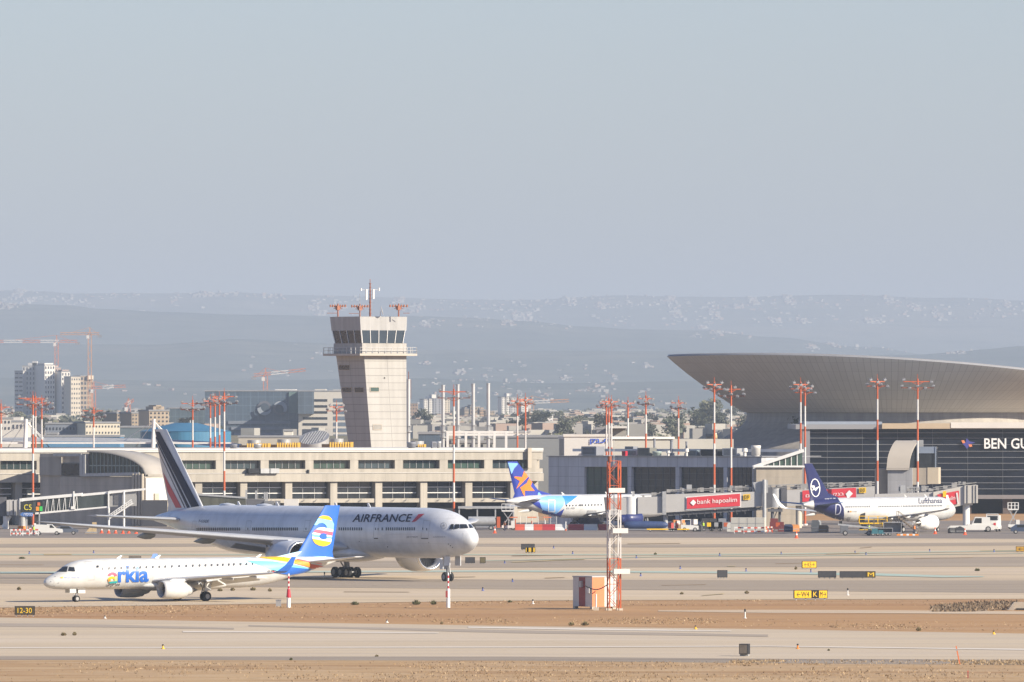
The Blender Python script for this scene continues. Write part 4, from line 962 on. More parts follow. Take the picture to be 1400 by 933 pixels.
b.grid(rows, closed=True); b.obj('flared_base', mat_panel('grey_stone_base', (.34, .31, .275), 2.2, 1.2, .05, .8), c)
b = B(); bk_ = random.Random(4)
for k in range(60): a = bk_.uniform(0, 6.3); q = bk_.uniform(0, 1.7); zq = bk_.uniform(-.8, .9); cc = Vector((-21 + q * math.cos(a), -29.9 - .3 + q * .4 * math.sin(a), 18.0 + zq)); b.add([cc + Vector((bk_.uniform(-.5, .5), bk_.uniform(-.3, .3), bk_.uniform(-.5, .5))) for _ in range(3)], [(0, 1, 2)])
sh_ = b.obj('roof_shrub', mat('shrub_dark_green', (.03, .04, .022), var=.3)); sh_.location = (Xat(1220, DC), DC, 0); tag(sh_, 'dark shrub growing on the flared base under the dish roof', 'shrub')
Q = Fac(1107, 2040, 0)
h = Q.thing('glass_terminal_front', 'dark glass terminal front with BEN GURION letters below the dish roof', 'terminal front')
b = B(); Q.bx(b, 1107, 1760, 586.5, 680, 0, .4); gls = b.obj('glass_wall', mat('blue_black_glass', (.010, .013, .022), rough=.12, var=.6, scale=.15, spec=.22), h)
b = B()
for y in (592, 599.2, 608, 617.2, 625.6, 633.6, 642.6, 652, 660.4, 668.6): b.box(Q.u(1107), Q.u(1760), -.18, -.01, Q.z(y, 1107) - .045, Q.z(y, 1107) + .045)
b.obj('glazing_rail', mat('rail_grey', (.22, .23, .25), rough=.5, var=.1), h)
b = B()
for x in range(1131, 1760, 48): b.box(Q.u(x) - .05, Q.u(x) + .05, -.12, -.01, Q.z(680, x), Q.z(587, x))
b.obj('mullion', mat('dark_mullion', 0), h)
b = B(); Q.bx(b, 1088, 1780, 580.5, 587, -1.2, 60); b.obj('roof_slab', mat('slab_grey', (.27, .28, .30), var=.06, scale=.1), h)
b = B(); Q.bx(b, 1100, 1206, 576.8, 580.4, 1.5, 40); b.obj('roof_step', mat('step_shade_blue_grey', (.30, .33, .38), var=.06), h)  # left part under the dish: its shade is put into the blue grey
b = B(); Q.bx(b, 1206, 1300, 579, 586.4, -2.2, -1.21); b.obj('fascia', mat('cream_fascia_sunlit', (.46, .37, .26), var=.05), h)  # sunlit part of the slab edge, brightness put into the cream and white
b = B(); Q.bx(b, 1300, 1780, 577.6, 585.6, -2.3, -1.21); b.obj('white_fascia', M_white, h)
b = B(); Q.bx(b, 1097, 1107.4, 586.9, 9999, -.8, 2); b.obj('end_pier', M_greyd, h)
b = B(); Q.bx(b, 1107, 1760, 677, 682.4, -1.6, 0); b.obj('canopy_beam', mat('mauve_grey_beam', (.22, .20, .20), var=.08), h)
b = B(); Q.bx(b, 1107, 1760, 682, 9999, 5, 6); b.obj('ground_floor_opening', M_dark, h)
b = B()
for x0, x1 in ((1107, 1124), (1200, 1214), (1318, 1328), (1371, 1384), (1470, 1484)): b = B(); Q.bx(b, x0, x1, 682.4, 9999, .2, 3); b.obj('brown_pier', M_brown, h)
def signletters(body, x0, x1, y0, y1, n, m, depth=.25):
    tr = text_tris(body, .015); w = B()
    for t3 in tr:
        P = [(Q.u(x0 + p_[0] * (x1 - x0), n), Q.z(y1 + p_[1] * (y0 - y1), 1345, n)) for p_ in t3]
        w.add([(x, n, z) for x, z in P] + [(x, n + depth, z) for x, z in P], [(0, 1, 2), (5, 4, 3), (0, 3, 4, 1), (1, 4, 5, 2), (2, 5, 3, 0)])
    w.obj('sign_letters', m, h, fix=False)
signletters('BEN GURION', 1345.6, 1449, 599.4, 613.8, -.6, mat('white_sign_letters', (.78, .78, .78), var=.03))
def plate(F, par, name, pts, n, m, th=.12):
    w = B(); w.prism([(F.u(x, n), F.z(y, pts[0][0], n)) for x, y in pts], 'y', n, n + th); return w.obj(name, m, par)
r7 = lambda *q: sh(q, 1200, 570, 7)
plate(Q, h, 'sign_logo', r7((850, 205), (880, 235), (935, 248), (885, 262), (855, 310), (835, 280), (812, 262), (842, 245)), -.6, mat('logo_navy', (.06, .06, .28)))
plate(Q, h, 'sign_logo', r7((800, 228), (825, 224), (838, 248), (815, 256)), -.62, mat('logo_orange', (.72, .24, .10)))
plate(Q, h, 'sign_logo', r7((868, 264), (900, 264), (905, 285), (880, 290)), -.62, mat('logo_orange', 0))
# curved roof block and its neighbours before the glass front
U = Fac(1213, 1850, -6)
k_ = U.thing('stair_tower', 'beige stair block with a curved shell roof before the glass front', 'stair block')
uz = lambda y: U.z(y, 1225)
b = B(); U.bx(b, 1196, 1214, 641, 9999, 2, 9); U.bx(b, 1247.4, 1268, 640, 663, 1.5, 9); b.obj('wall', M_beige, k_)
b = B(); U.bx(b, 1268, 1283, 639.5, 662, 1.4, 8); b.obj('side_wall', mat('beige_panel_sunlit', (.50, .42, .31), var=.06, scale=.4), k_)  # sunlit right end of the beige block, light put into a paler colour
b = B(); U.bx(b, 1213.6, 1247.4, 640, 9999, .8, 9); b.obj('front_wall', mat_panel('pale_grey_panels', (.33, .33, .345), 4.2, 2.0, .05, .8), k_)
rows = []
for i in range(17):
    f = i / 16; yy = 6.5 - 6.2 * (f); z = uz(641) + (uz(602.6) - uz(641)) * math.sqrt(max(0, 1 - f ** 2.2)); dx = -1.35 * f ** 2
    rows.append([(U.u(1222) + dx, yy, z), (U.u(1253) + dx * 1.0, yy, z)])
b = B(); b.grid(rows); b.grid([[(p_[0][0], p_[0][1], p_[0][2] - .25), (p_[1][0], p_[1][1], p_[1][2] - .25)] for p_ in rows][::-1])
b.grid([[r_[0], (r_[0][0], r_[0][1], r_[0][2] - .25)] for r_ in rows]); b.grid([[r_[1], (r_[1][0], r_[1][1], r_[1][2] - .25)] for r_ in rows])
b.obj('curved_roof', mat('beige_roofing', (.42, .375, .32), rough=.6, var=.05, scale=.3), k_)
b = B(); b.add([(r_[1][0] - .05, r_[1][1], r_[1][2] - .2) for r_ in rows] + [(rows[0][1][0] - .05, 6.5, uz(641))], [tuple(range(18))]); b.obj('end_glazing', M_glassd, k_)
b = B(); U.bx(b, 1254, 1280, 611, 640, 3.5, 8); b.obj('glass_box', M_glassd, k_)
b = B(); U.bx(b, 1254, 1280, 611, 620, 3.3, 3.49); U.bx(b, 1278.4, 1280, 611, 640, 3.2, 3.29); b.obj('glass_box_band', mat('pale_blue_panel', (.22, .26, .33)), k_)
b = B(); U.bx(b, 1247.6, 1262, 601.8, 640, 6.6, 7.4); b.obj('rear_panel', M_steel, k_)

# ---- control tower
c34 = R(34); D0 = 2050.; km = D0 / FPX
tw = thing('control_tower', 'tall concrete airport control tower with a glazed cab and balcony', 'control tower', (Xat(500, D0), D0, 0), c34)
def lvl(pl, pm, pr, y, grow=0.):
    M_ = (pm - 500) * km; wr = (pr - pm) * km / math.cos(c34); wl = (pm - pl) * km / math.sin(c34)
    # local: x along the right face, y along the left face (away); corner M sits at world x = M_
    mx_, my_ = M_ * math.cos(c34), -M_ * math.sin(c34); z = Zat(y, D0)
    return [(mx_ - grow, my_ - grow, z), (mx_ + wr + grow, my_ - grow, z), (mx_ + wr + grow, my_ + wl + grow, z), (mx_ - grow, my_ + wl + grow, z)]
def slabs(levels, name, m, cap=True):
    b = B(); b.grid(levels, closed=True, smooth=False)
    if cap: b.add(levels[0], [(0, 1, 2, 3)]); b.add(levels[-1], [(0, 1, 2, 3)])
    return b.obj(name, m, tw)
shaft = slabs([lvl(488, 519, 556, 712), lvl(476.5, 507.6, 555.6, 613), lvl(458.2, 497.2, 555.2, 483.4)], 'shaft', mat_panel('tower_concrete', (.385, .375, .355), 5.4, 1.45, .11, .58, scale=.15, c2=.955, var=.06, streak=.09))
slabs([lvl(455.2, 495.2, 555.4, 483.5), lvl(455.2, 495.2, 555.4, 469.4)], 'parapet', mat_panel('tower_parapet_concrete', (.40, .38, .35), 2.4, 1.0, .05, .75))
slabs([lvl(458, 495.4, 550, 469.4), lvl(453.6, 493.8, 553, 451.8)], 'cab_glazing', mat('cab_glass', (.022, .032, .042), rough=.06, var=.25, scale=.3, spec=.6))
slabs([lvl(452.2, 493.2, 555.2, 452), lvl(450, 492.2, 556.2, 433)], 'cab_roof', mat_panel('cab_fascia_panels', (.37, .365, .36), 1.15, 9, .05, .85, rough=.5))
lo, hi = lvl(458, 495.4, 550, 469.4), lvl(453.6, 493.8, 553, 451.8)
for i0, i1, nn_ in ((0, 1, 5), (0, 3, 4)):
    b = B()
    for k in range(nn_ + 1):
        f = k / nn_; q0 = Vector(lo[i0]).lerp(Vector(lo[i1]), f); q1 = Vector(hi[i0]).lerp(Vector(hi[i1]), f)
        off = Vector((0, -.08, 0)) if i1 == 1 else Vector((-.08, 0, 0)); b.bar(q0 + off, q1 + off, .11)
    b.obj('mullion', M_whs, tw)
bl = lvl(455.2, 495.2, 555.4, 486.4); z0, z1 = Zat(486.6, D0), Zat(483.6, D0); gr = 1.55
b = B(); b.box(bl[0][0] - gr, bl[1][0] + gr, bl[0][1] - gr, bl[2][1] + gr, z0, z1); b.obj('balcony', mat('balcony_concrete', (.42, .38, .33), var=.08), tw)
b = B(); X0, X1, Y0, Y1 = bl[0][0] - gr + .1, bl[1][0] + gr - .1, bl[0][1] - gr + .1, bl[2][1] + gr - .1; zt = Zat(475, D0)
for x in [X0 + (X1 - X0) * i / 9 for i in range(10)]:
    for y in (Y0, Y1): b.bar((x, y, z1), (x, y, zt), .09)
for y in [Y0 + (Y1 - Y0) * i / 8 for i in range(9)]:
    for x in (X0, X1): b.bar((x, y, z1), (x, y, zt), .09)
for z in (zt, (zt + z1) / 2):
    b.bar((X0, Y0, z), (X1, Y0, z), .07); b.bar((X0, Y1, z), (X1, Y1, z), .07); b.bar((X0, Y0, z), (X0, Y1, z), .07); b.bar((X1, Y0, z), (X1, Y1, z), .07)
b.obj('railing', M_steel, tw)
bpy.context.view_layer.update()
for p_, lit in (([(463, 499), (478.4, 499), (478.4, 506.4), (463.4, 506.4)], 0), ([(467.4, 529.6), (481, 529.6), (481, 537), (468, 537)], 0), ([(484.4, 529.6), (497.2, 529.6), (497.4, 537), (484.8, 537)], 0), ([(506, 529.4), (518.4, 529.4), (518.4, 536), (506, 536)], 1), ([(510, 580.4), (522, 580.4), (522, 588), (510, 588)], 2)):
    decal('window', poly_tris(p_), [M_glassd, M_glass_tones[1], mat('shuttered_window', (.26, .25, .23))][lit], shaft, tw, eps=.04, L=30)
    decal('window_frame', frame_tris(p_, .6), M_creamw, shaft, tw, eps=.07, L=30)
decal('vent_hole', rect(524.8, 516, 526.4, 518), M_dark, shaft, tw, eps=.05)
M_rust = mat('rust_red_steel', (.24, .075, .04), rough=.7, var=.25, scale=2); M_ant = mat('antenna_orange', (.30, .11, .06), rough=.6, var=.2, scale=2)
zroof = Zat(433, D0)
def tpt(px, back=4.):   # a point on the cab roof
    w_ = Vector((Xat(px, D0 + back), D0 + back, zroof)); return tw.matrix_world.inverted() @ w_
q = tpt(506, 5); b = B(); zt_ = Zat(387, D0) - zroof
b.cyl(q, q + Vector((0, 0, zt_)), .2, .13, 8); b.bar(q + Vector((0, 0, zt_)), q + Vector((0, 0, zt_ + .8)), .1)
for k in range(9): b.cyl(q + Vector((0, 0, .6 + k * .75)), q + Vector((0, 0, .7 + k * .75)), .27, n=8)
am = b.obj('antenna_mast', M_rust, tw)
for dx, z_, h_ in ((-.85, 3.4, 2.1), (.55, 3.6, 1.9)):
    w = B(); w.box(-.18, .18, -.12, .12, 0, h_); o = w.obj('panel_antenna', M_whs, am); o.location = q + Vector((dx * .83, -dx * .56 - .2, z_))
w = B(); w.bar((-1.5, 1.0, 0), (1.5, -1.0, 0), .08); w.box(-1.6, -1.4, .9, 1.1, -.2, .3); w.box(1.4, 1.6, -1.1, -.9, -.2, .4); o = w.obj('dipole_arm', M_whs, am); o.location = q + Vector((0, 0, 5.4))
for px, w_ in ((462, 1.5), (492, 1.6), (545, 1.7)):
    q = tpt(px, 3 if px != 492 else 9); b = B(); b.cyl(q, q + Vector((0, 0, 2.6)), .16, n=8)
    d = Vector((.83, -.56, 0))
    b.bar(q + d * -w_ + Vector((0, 0, 2.1)), q + d * w_ + Vector((0, 0, 2.1)), .11); b.bar(q + d * -.9 + Vector((0, 0, 1.6)), q + d * .9 + Vector((0, 0, 1.6)), .1)
    b.box(q.x - .35, q.x + .35, q.y - .3, q.y + .3, q.z + 1.3, q.z + 2.2)
    for f in (-1, -.66, -.33, .33, .66, 1): e = q + d * (w_ * f) + Vector((0, 0, 1.9)); b.box(e.x - .12, e.x + .12, e.y - .12, e.y + .12, e.z, e.z + .5)
    b.bar(q + d * (.9 if px > 500 else -2.2) + Vector((0, 0, .7)), q + d * (2.2 if px > 500 else -.2) + Vector((0, 0, .7)), .09); b.bar(q + Vector((0, 0, 1.2)), q + d * .8 + Vector((0, 0, 2.1)), .08); b.bar(q + Vector((0, 0, 1.2)), q - d * .8 + Vector((0, 0, 2.1)), .08)
    b.obj('antenna_array', M_ant, tw)
q = tpt(520, 2); b = B(); b.cyl(q, q + Vector((0, 0, 1.1)), .08, n=6); e = q + Vector((.15, -.1, 1.2)); b.lathe([(0, .02), (.06, .5), (.16, .95), (.2, .95)], e, e + Vector((.8, -.55, .25)), 20); b.obj('dish_antenna', M_whs, tw)
b = B(); q = tpt(492, 6); b.bar(q, q + Vector((0, 0, 4.6)), .05); b.obj('whip_antenna', M_steel, tw)
# ---------------------------------------------------------------- roofscape behind the terminal
M_blue = mat('tank_blue', (.05, .16, .27), rough=.45, var=.10, scale=.25); M_yel2 = mat('yellow_louvre', (.58, .36, .05), rough=.55, var=.15, scale=1)
D1 = 2150.
def at_(px, D=D1, z=0): return Vector((Xat(px, D), D, z))
# blue covered tank
o = thing('storage_tank', 'large blue covered tank with a shallow cone top behind the terminal', 'tank', at_(254))
r_ = (316 - 192) / 2 * D1 / FPX; b = B(); b.cyl((0, 0, 0), (0, 0, Zat(590, D1)), r_, n=48, cap=False); b.obj('tank_wall', mat_panel('blue_sheet_wall', (.055, .19, .32), 1.2, 30, .1, .8, rough=.45), o)
b = B(); b.cyl((0, 0, Zat(590, D1)), (0, 0, Zat(578.4, D1)), r_ * 1.01, r_ * .25, n=48); b.obj('cone_top', M_blue, o)
b = B(); b.bar((r_ * .1, 0, Zat(579, D1)), (r_ * .1, 0, Zat(575, D1)), .15); b.obj('vent_pipe', M_whs, o)
# curved grey hall roof with cable-stay masts
o = thing('cable_roof_hall', 'low hall with a curved grey roof hung from white masts, far left', 'hall', at_(60, 2080))
D2 = 2080.; kx = D2 / FPX; rows = []
for i in range(25):
    px = -260 + (330 + 260) * i / 24; y = 603.6 + 9 * abs((px - 70) / 260) ** 2.4
    rows.append([((px - 60) * kx, -14 + 28 * j / 4, Zat(y, D2) + .8 * math.sin(math.pi * j / 4)) for j in range(5)])
b = B(); b.grid(rows); b.obj('curved_roof', mat('ribbed_grey_roof', (.36, .36, .36), rough=.6, var=.12, scale=.5, stretch=(3, .3, 1)), o)
b = B(); b.box(-320 * kx, 268 * kx, -12, 12, 0, Zat(612, D2)); b.obj('wall', M_greyd, o)
b = B(); b.box(-320 * kx, 262 * kx, -14.3, -14.05, Zat(606.6, D2), Zat(604.6, D2)); b.obj('eaves', M_whs, o)
for px, y0 in ((40.4, 573), (214, 573)):
    x = (px - 60) * kx; zt = Zat(y0, D2); m_ = B(); m_.cyl((x - .35, -15, 8), (x, -14.6, zt), .62, .3, 10); mm = m_.obj('stay_mast', M_whs, o)
    for dx, dz in ((-42, 30), (-30, 44), (34, 44), (26, 32), (20, 38)):
        m_ = B(); m_.bar((x, -14.6, zt - .4), (x + dx * kx, -10 + (dx % 3) * 3, Zat(573 + dz, D2)), .11); m_.obj('stay_cable', M_whs, mm)
# satellite drum with slanted striped top
o = thing('skylight_drum', 'round white drum with a slanted striped skylight top behind the terminal roof', 'skylight', at_(431, 1990))
kx = 1990 / FPX; b = B(); r_ = 16.5 * kx; nn_ = 36; zb_ = 8
ringb = [(r_ * .98 * math.cos(2 * math.pi * i / nn_), r_ * .98 * math.sin(2 * math.pi * i / nn_), zb_) for i in range(nn_)]
ringt = [(r_ * 1.25 * math.cos(2 * math.pi * i / nn_) - .2, r_ * 1.25 * math.sin(2 * math.pi * i / nn_), Zat(598.4, 1990) + .16 * r_ * math.cos(2 * math.pi * i / nn_) + .72 * r_ * math.sin(2 * math.pi * i / nn_) * .75) for i in range(nn_)]
b.grid([ringb, ringt], closed=True); b.obj('drum_wall', M_steel, o)
b = B(); b.add(ringt, [tuple(range(nn_))]); sk = b.obj('slanted_top', M_greyd, o)
b = B()
c0 = sum((Vector(p_) for p_ in ringt), Vector()) / nn_; e1 = (Vector(ringt[0]) - c0); e2 = Vector(ringt[nn_ // 4]) - c0; nrm = e1.cross(e2).normalized()
for i in range(-4, 5):
    f = i / 5; g_ = math.sqrt(1 - f * f); b.bar(c0 + e1 * (f + g_ * .3) * .9 + e2 * (g_ * .9 - .0) + nrm * .05, c0 + e1 * (f - g_ * .3) * .9 - e2 * g_ * .9 + nrm * .05, .16)
b.obj('skylight_rib', M_steel, sk)
def cooler(px0, px1, y0, D, label):
    o = thing('cooling_tower', label, 'cooling tower', at_((px0 + px1) / 2, D, 8), R(18), 'yellow cooling towers on the terminal roof')
    w = (px1 - px0) / 2 * D / FPX; h = Zat(y0, D) - 8; b = B(); b.box(-w, w, -2.4, 2.4, 0, h * .94); bx_ = b.obj('casing', mat('cooler_brown', (.24, .16, .07), rough=.7), o)
    b = B(); nfin = max(4, int(w * 4))
    for i in range(nfin): x = -w + .1 + 2 * w * i / nfin; b.box(x, x + w / nfin * 1.1, -2.7, -2.41, .3, h)
    for i in range(7): y = -2.3 + i * .7; b.box(w + .01, w + .3, y, y + .4, .3, h)
    b.obj('louvre', M_yel2, bx_)
    b = B(); b.cyl((0, 0, h * .95), (0, 0, h * 1.1), 1.3, n=16); b.obj('fan_ring', M_steel, o)
for a in ((331, 364, 606.4, 1975, 'yellow louvred cooling tower nearest the blue tank'), (372, 404.6, 605.4, 1975, 'yellow louvred cooling tower left of the striped skylight drum'), (444, 477, 604.6, 1975, 'yellow louvred cooling tower against the foot of the control tower'), (565, 576, 607.6, 1990, 'small yellow cooling tower right of the control tower')): cooler(*a)
for a in ((347.6, 356.6, 607.4, 614, 6, M_steel, 'drum', 'grey roof fan in front of the leftmost yellow cooling tower'), (314.6, 324, 607.8, 614, 8, M_greyd, 'drum', 'dark round roof fan beside the blue tank'), (557.6, 568, 604.8, 614, 8, M_greyd, 'drum', 'dark grey round roof fan at the right foot of the control tower'), (597, 603, 603.6, 614, 8, M_steel, 'drum', 'pale round roof fan below the leftmost of the steel chimneys'), (590, 595.6, 604, 614, 5, M_greyd, 'box', 'small dark cabinet on the terminal roof below the chimneys')):
    roof_unit(*a, F=T, group='units on the terminal roof')
# energy plant: steel chimneys and boxes
for px, y0, w_, lab in ((558.4, 519, 5.4, 'steel chimney standing just right of the control tower'), (605.8, 527, 4.6, 'leftmost of the four steel chimneys in a row'), (626, 526, 4.6, 'second steel chimney, behind the floodlight mast arms'), (647, 525, 4.8, 'third of the four steel chimneys in a row'), (667.6, 524.6, 4.8, 'rightmost of the four steel chimneys in a row')):
    D = 2090.; k = D / FPX; o = thing('chimney', lab, 'chimney', at_(px, D), 0, 'steel chimneys of the energy plant'); zt = Zat(y0, D); b = B()
    b.cyl((0, 0, 0), (0, 0, zt), w_ / 2 * k, n=14); b.cyl((0, 0, zt - .15), (0, 0, zt + .05), w_ / 2 * k * 1.12, n=14); b.obj('flue', mat('bright_steel', (.50, .50, .50), rough=.42, metal=.35, var=.1, scale=.4), o)
    if px < 570: b = B(); b.bar((0, 0, zt), (0, 0, zt + 1.6), .14); b.bar((.5, 0, zt - 4), (.5, 0, zt), .08); b.obj('lightning_rod', M_rust, o)
    for yq in ((591,) if px < 570 else (590, 599)):
        zq = Zat(yq, D); b = B(); b.cyl((0, 0, zq), (0, 0, zq + .25), w_ * .95 * k, n=12); b.cyl((0, 0, zq + 1.2), (0, 0, zq + 1.3), w_ * .95 * k, n=12)
        for q in range(8): a = q * .785; b.bar((w_ * .9 * k * math.cos(a), w_ * .9 * k * math.sin(a), zq), (w_ * .9 * k * math.cos(a), w_ * .9 * k * math.sin(a), zq + 1.3), .07)
        b.obj('service_platform', M_steel, o)
def wallof(o): return [c_ for c_ in o.children if c_.name.startswith('wall')][0]
def block(name, label, cat, x0, x1, y0, D, m, depth=20, wins=None, roof=None, extra=None, deg=0, mw=None, group=None):
    """a building seen far behind: walls, roof, and a grid of real windows"""
    F = Fac(x0, D, deg); o = F.thing(name, label, cat, group); w = F.u(x1); h = Zat(y0, D)
    b = B(); b.box(0, w, 0, depth, -1, h); b.obj('wall', m, o)
    b = B(); b.box(-.2, w + .2, -.2, depth + .2, h, h + .5); b.obj('roof', roof or M_roofg, o)
    if extra:
        for q in extra:
            b = B(); b.box(F.u(q[0]), F.u(q[1]), q[3] if len(q) > 3 else 2, depth * .8, h + .5, Zat(q[2], D)); b.obj('roof_block', q[4] if len(q) > 4 else m, o)
    if wins:
        nx, nzz, fw, fh, y1 = wins; zlo = Zat(y1, D); mw_ = mw or M_glassd; cw, chh = w / nx, (h - zlo) / nzz
        q = B(); q.box(-cw * fw / 2, cw * fw / 2, -.12, .0, -chh * fh / 2, chh * fh / 2); first = None
        for i in range(nx):
            for j in range(nzz):
                p_ = (cw * (i + .5), -.02, zlo + chh * (j + .5))
                if first is None: first = q.obj('window', mw_, o); first.location = p_
                else: part_copy(first, o, p_)
    return o
Mb = lambda n, c, v=.1: mat(n, c, rough=.8, var=v, scale=.06)
block('plant_building', 'dark slate blue plant building behind the chimneys', 'plant building', 572, 604, 594, 2110, mat_panel('slate_cladding', (.09, .12, .16), 1.5, 30, .1, .7), 16, extra=[(586, 594, 590, 1, M_steel), (596, 603, 592, 2, M_steel)])
block('plant_building', 'low grey plant building under the four chimneys', 'plant building', 604, 676, 606, 2095, Mb('plant_grey', (.33, .33, .32)), 14, wins=(6, 1, .4, .5, 613), extra=[(628, 634, 600, 1, M_steel), (655, 661, 597, 1, M_steel), (610, 622, 603, 1, M_greyd)])
pf = thing('pipe_rack', 'white steel pipe rack between the chimneys', 'pipe rack', at_(640, 2080)); k = 2080 / FPX
for px in (612, 637, 655, 676, 692): b = B(); b.bar(((px - 640) * k, 0, 0), ((px - 640) * k, 0, Zat(591, 2080)), .5); b.obj('post', M_whs, pf)
b = B()
for y in (591, 594.5): b.bar((-30 * k, 0, Zat(y, 2080)), (62 * k, 0, Zat(y, 2080)), .45)
for i in range(11): b.bar(((-30 + i * 8.6) * k, 0, Zat(594.5, 2080)), ((-30 + (i + .5) * 8.6) * k, 0, Zat(591, 2080)), .2)
b.obj('truss', M_whs, pf)
block('service_building', 'flat grey building between the chimneys and the white sign wall', 'service building', 674, 772, 598.6, 2120, Mb('flat_grey', (.23, .235, .24)), 30)
wb = block('sign_building', 'white flat building with blue Hebrew lettering behind the annex', 'sign building', 771.4, 834, 597.4, 2070, Mb('bright_white_wall', (.60, .585, .56), .04), 25, roof=M_white, extra=[(784, 814, 594.6, 6, M_white)])
bpy.context.view_layer.update()
decal('hebrew_lettering', text_px('קנעה', (806.6, 608), (836, 608), (806.6, 600.2), .03), mat('sign_blue', (.03, .09, .50), var=0), wallof(wb), wb, eps=.1, L=20)
F = Fac(834, 2070, 24); o = F.thing('long_shed', 'long shed with a white roof edge right of the blue Hebrew sign', 'shed')
b = B(); b.box(0, F.u(1003), 0, 25, 0, Zat(600.4, 2085)); b.obj('wall', mat('shed_taupe', (.33, .315, .285), var=.08, scale=.2), o)
b = B(); b.box(0, F.u(921), -.5, 25.5, Zat(600.3, 2085), Zat(597.4, 2075)); b.obj('roof_edge', M_white, o)
o = block('concrete_block', 'small concrete block with a white canopy slab behind three floodlight masts', 'concrete block', 815, 856, 587.6, 2250, mat('block_concrete', (.30, .29, .27)), 12)
F = Fac(815, 2250, 0); b = B(); b.box(F.u(832), F.u(857.4), -2, 13, Zat(587, 2250) + .2, Zat(583, 2250)); b.obj('canopy_slab', M_white, o); b = B(); b.box(.1, F.u(832), -.3, -.01, 1, Zat(588.4, 2250)); b.obj('dark_panel', M_greyd, o)
block('concrete_block', 'narrow beige block left of the flared rotunda base', 'concrete block', 966, 973.6, 596.8, 2150, Mb('narrow_beige', (.42, .37, .29)), 8)

# ---------------------------------------------------------------- town beyond the airport
Mg1 = Mb('tower_block_shade_grey', (.48, .46, .44)); Mw1 = Mb('tower_block_white', (.72, .68, .62)); Mc1 = Mb('tower_block_cream', (.60, .52, .41)); Mp1 = Mb('tower_block_pink', (.40, .30, .26)); Mt1 = Mb('apartment_tan', (.34, .27, .20))  # the grey is the shaded copy of the blocks, shade put into its colour
Mwin = mat('far_window', (.06, .065, .08), rough=.3, var=.3, scale=.5)
Dt = 7000.
block('residential_tower', 'grey shaded residential tower with many window bands, far left', 'residential tower', 20, 31.4, 508, Dt, Mg1, 25, (2, 14, .8, .35, 590), deg=-30, mw=Mwin)
block('residential_tower', 'tall grey residential tower between the shaded tower and the white tower', 'residential tower', 30.6, 61.4, 501, Dt, Mb('tower_block_shade_blue', (.44, .43, .42)), 24, (7, 14, .35, .55, 594), extra=[(38, 58, 496.4), (44, 50, 494)], mw=Mwin)  # shaded side of the tower group, shade put into the wall colour
block('residential_tower', 'tallest white residential tower with paired balconies, under a crane', 'residential tower', 61, 75, 499.6, Dt - 20, Mw1, 22, (4, 15, .42, .5, 600), deg=20, extra=[(62, 74, 496.6)], mw=Mwin)
block('residential_tower', 'pinkish stair tower joined to the tallest white residential tower', 'residential tower', 75, 83.4, 503.4, Dt - 10, Mp1, 20, (2, 15, .5, .4, 600), deg=20, extra=[(76, 81, 500)], mw=Mwin)
block('residential_tower', 'slim white residential tower with a rounded top', 'residential tower', 84, 96, 508.6, Dt - 30, Mw1, 20, (3, 14, .38, .5, 600), deg=15, extra=[(86, 95, 505.6, 2, Mp1)], mw=Mwin)
block('residential_tower', 'cream residential tower with dotted windows', 'residential tower', 97, 110, 515.6, Dt - 60, Mc1, 22, (4, 13, .35, .4, 600), deg=15, mw=Mwin)
block('residential_tower', 'cream tower half with dark balconies beside the crane mast', 'residential tower', 110, 127.6, 514.6, Dt - 40, Mt1, 22, (4, 13, .6, .55, 600), deg=15, extra=[(119, 127, 519, -2, Mc1)], mw=Mwin)
block('warehouse', 'long shaded grey warehouse with a row of small windows', 'warehouse', 62, 117, 580.4, 3200, Mb('warehouse_blue_grey', (.20, .22, .26)), 30, (12, 1, .35, .3, 592), mw=Mwin)
block('warehouse', 'bright cream warehouse with two rows of small windows', 'warehouse', 117, 164, 579, 3180, Mb('warehouse_cream', (.60, .54, .43), .05), 30, (11, 2, .3, .3, 596), deg=10, mw=Mwin, extra=[(116, 124, 576)])
block('low_building', 'low white building far left behind the cable-stay mast', 'building', -10, 20, 573, 3300, Mb('low_white', (.56, .52, .47)), 25, (6, 2, .4, .4, 590), mw=Mwin)
block('low_building', 'stepped white building left of the shaded warehouse', 'building', 16, 37, 577, 3250, Mb('low_white', 0), 25, (4, 1, .4, .4, 590), extra=[(18, 28, 571)], mw=Mwin)
block('low_building', 'small cream flat block on the blue roofed hall', 'building', 64, 78, 594, 2900, Mb('flat_cream', (.52, .47, .36), .05), 10)
block('low_building', 'long hall with a blue roof strip behind the cable roof', 'building', 60, 164, 597.6, 2850, Mb('hall_blue', (.08, .20, .34), .08), 30)
block('low_building', 'small tan building left of the dark shed', 'building', 160, 176, 566, 3400, Mt1, 20, (3, 4, .4, .4, 585), mw=Mwin, deg=15)
block('low_building', 'dark shaded building between two tan buildings', 'building', 150, 161, 565.4, 3420, Mg1, 20, (3, 4, .4, .4, 585), mw=Mwin)
block('low_building', 'tan building with a stepped top right of the yellow crane', 'building', 180, 197, 565.6, 3350, Mt1, 18, (4, 4, .4, .4, 585), mw=Mwin, deg=15)
block('low_building', 'beige building with rooftop huts left of the glass offices', 'building', 204, 231, 562.4, 3300, Mb('beige_far', (.40, .32, .24)), 20, (5, 5, .4, .4, 590), extra=[(211, 226, 556), (215, 222, 554)], mw=Mwin, deg=12)
block('low_building', 'flat dark shed in front of the beige far building', 'building', 164, 250, 585, 3000, Mb('dark_shed', (.12, .15, .17)), 40)
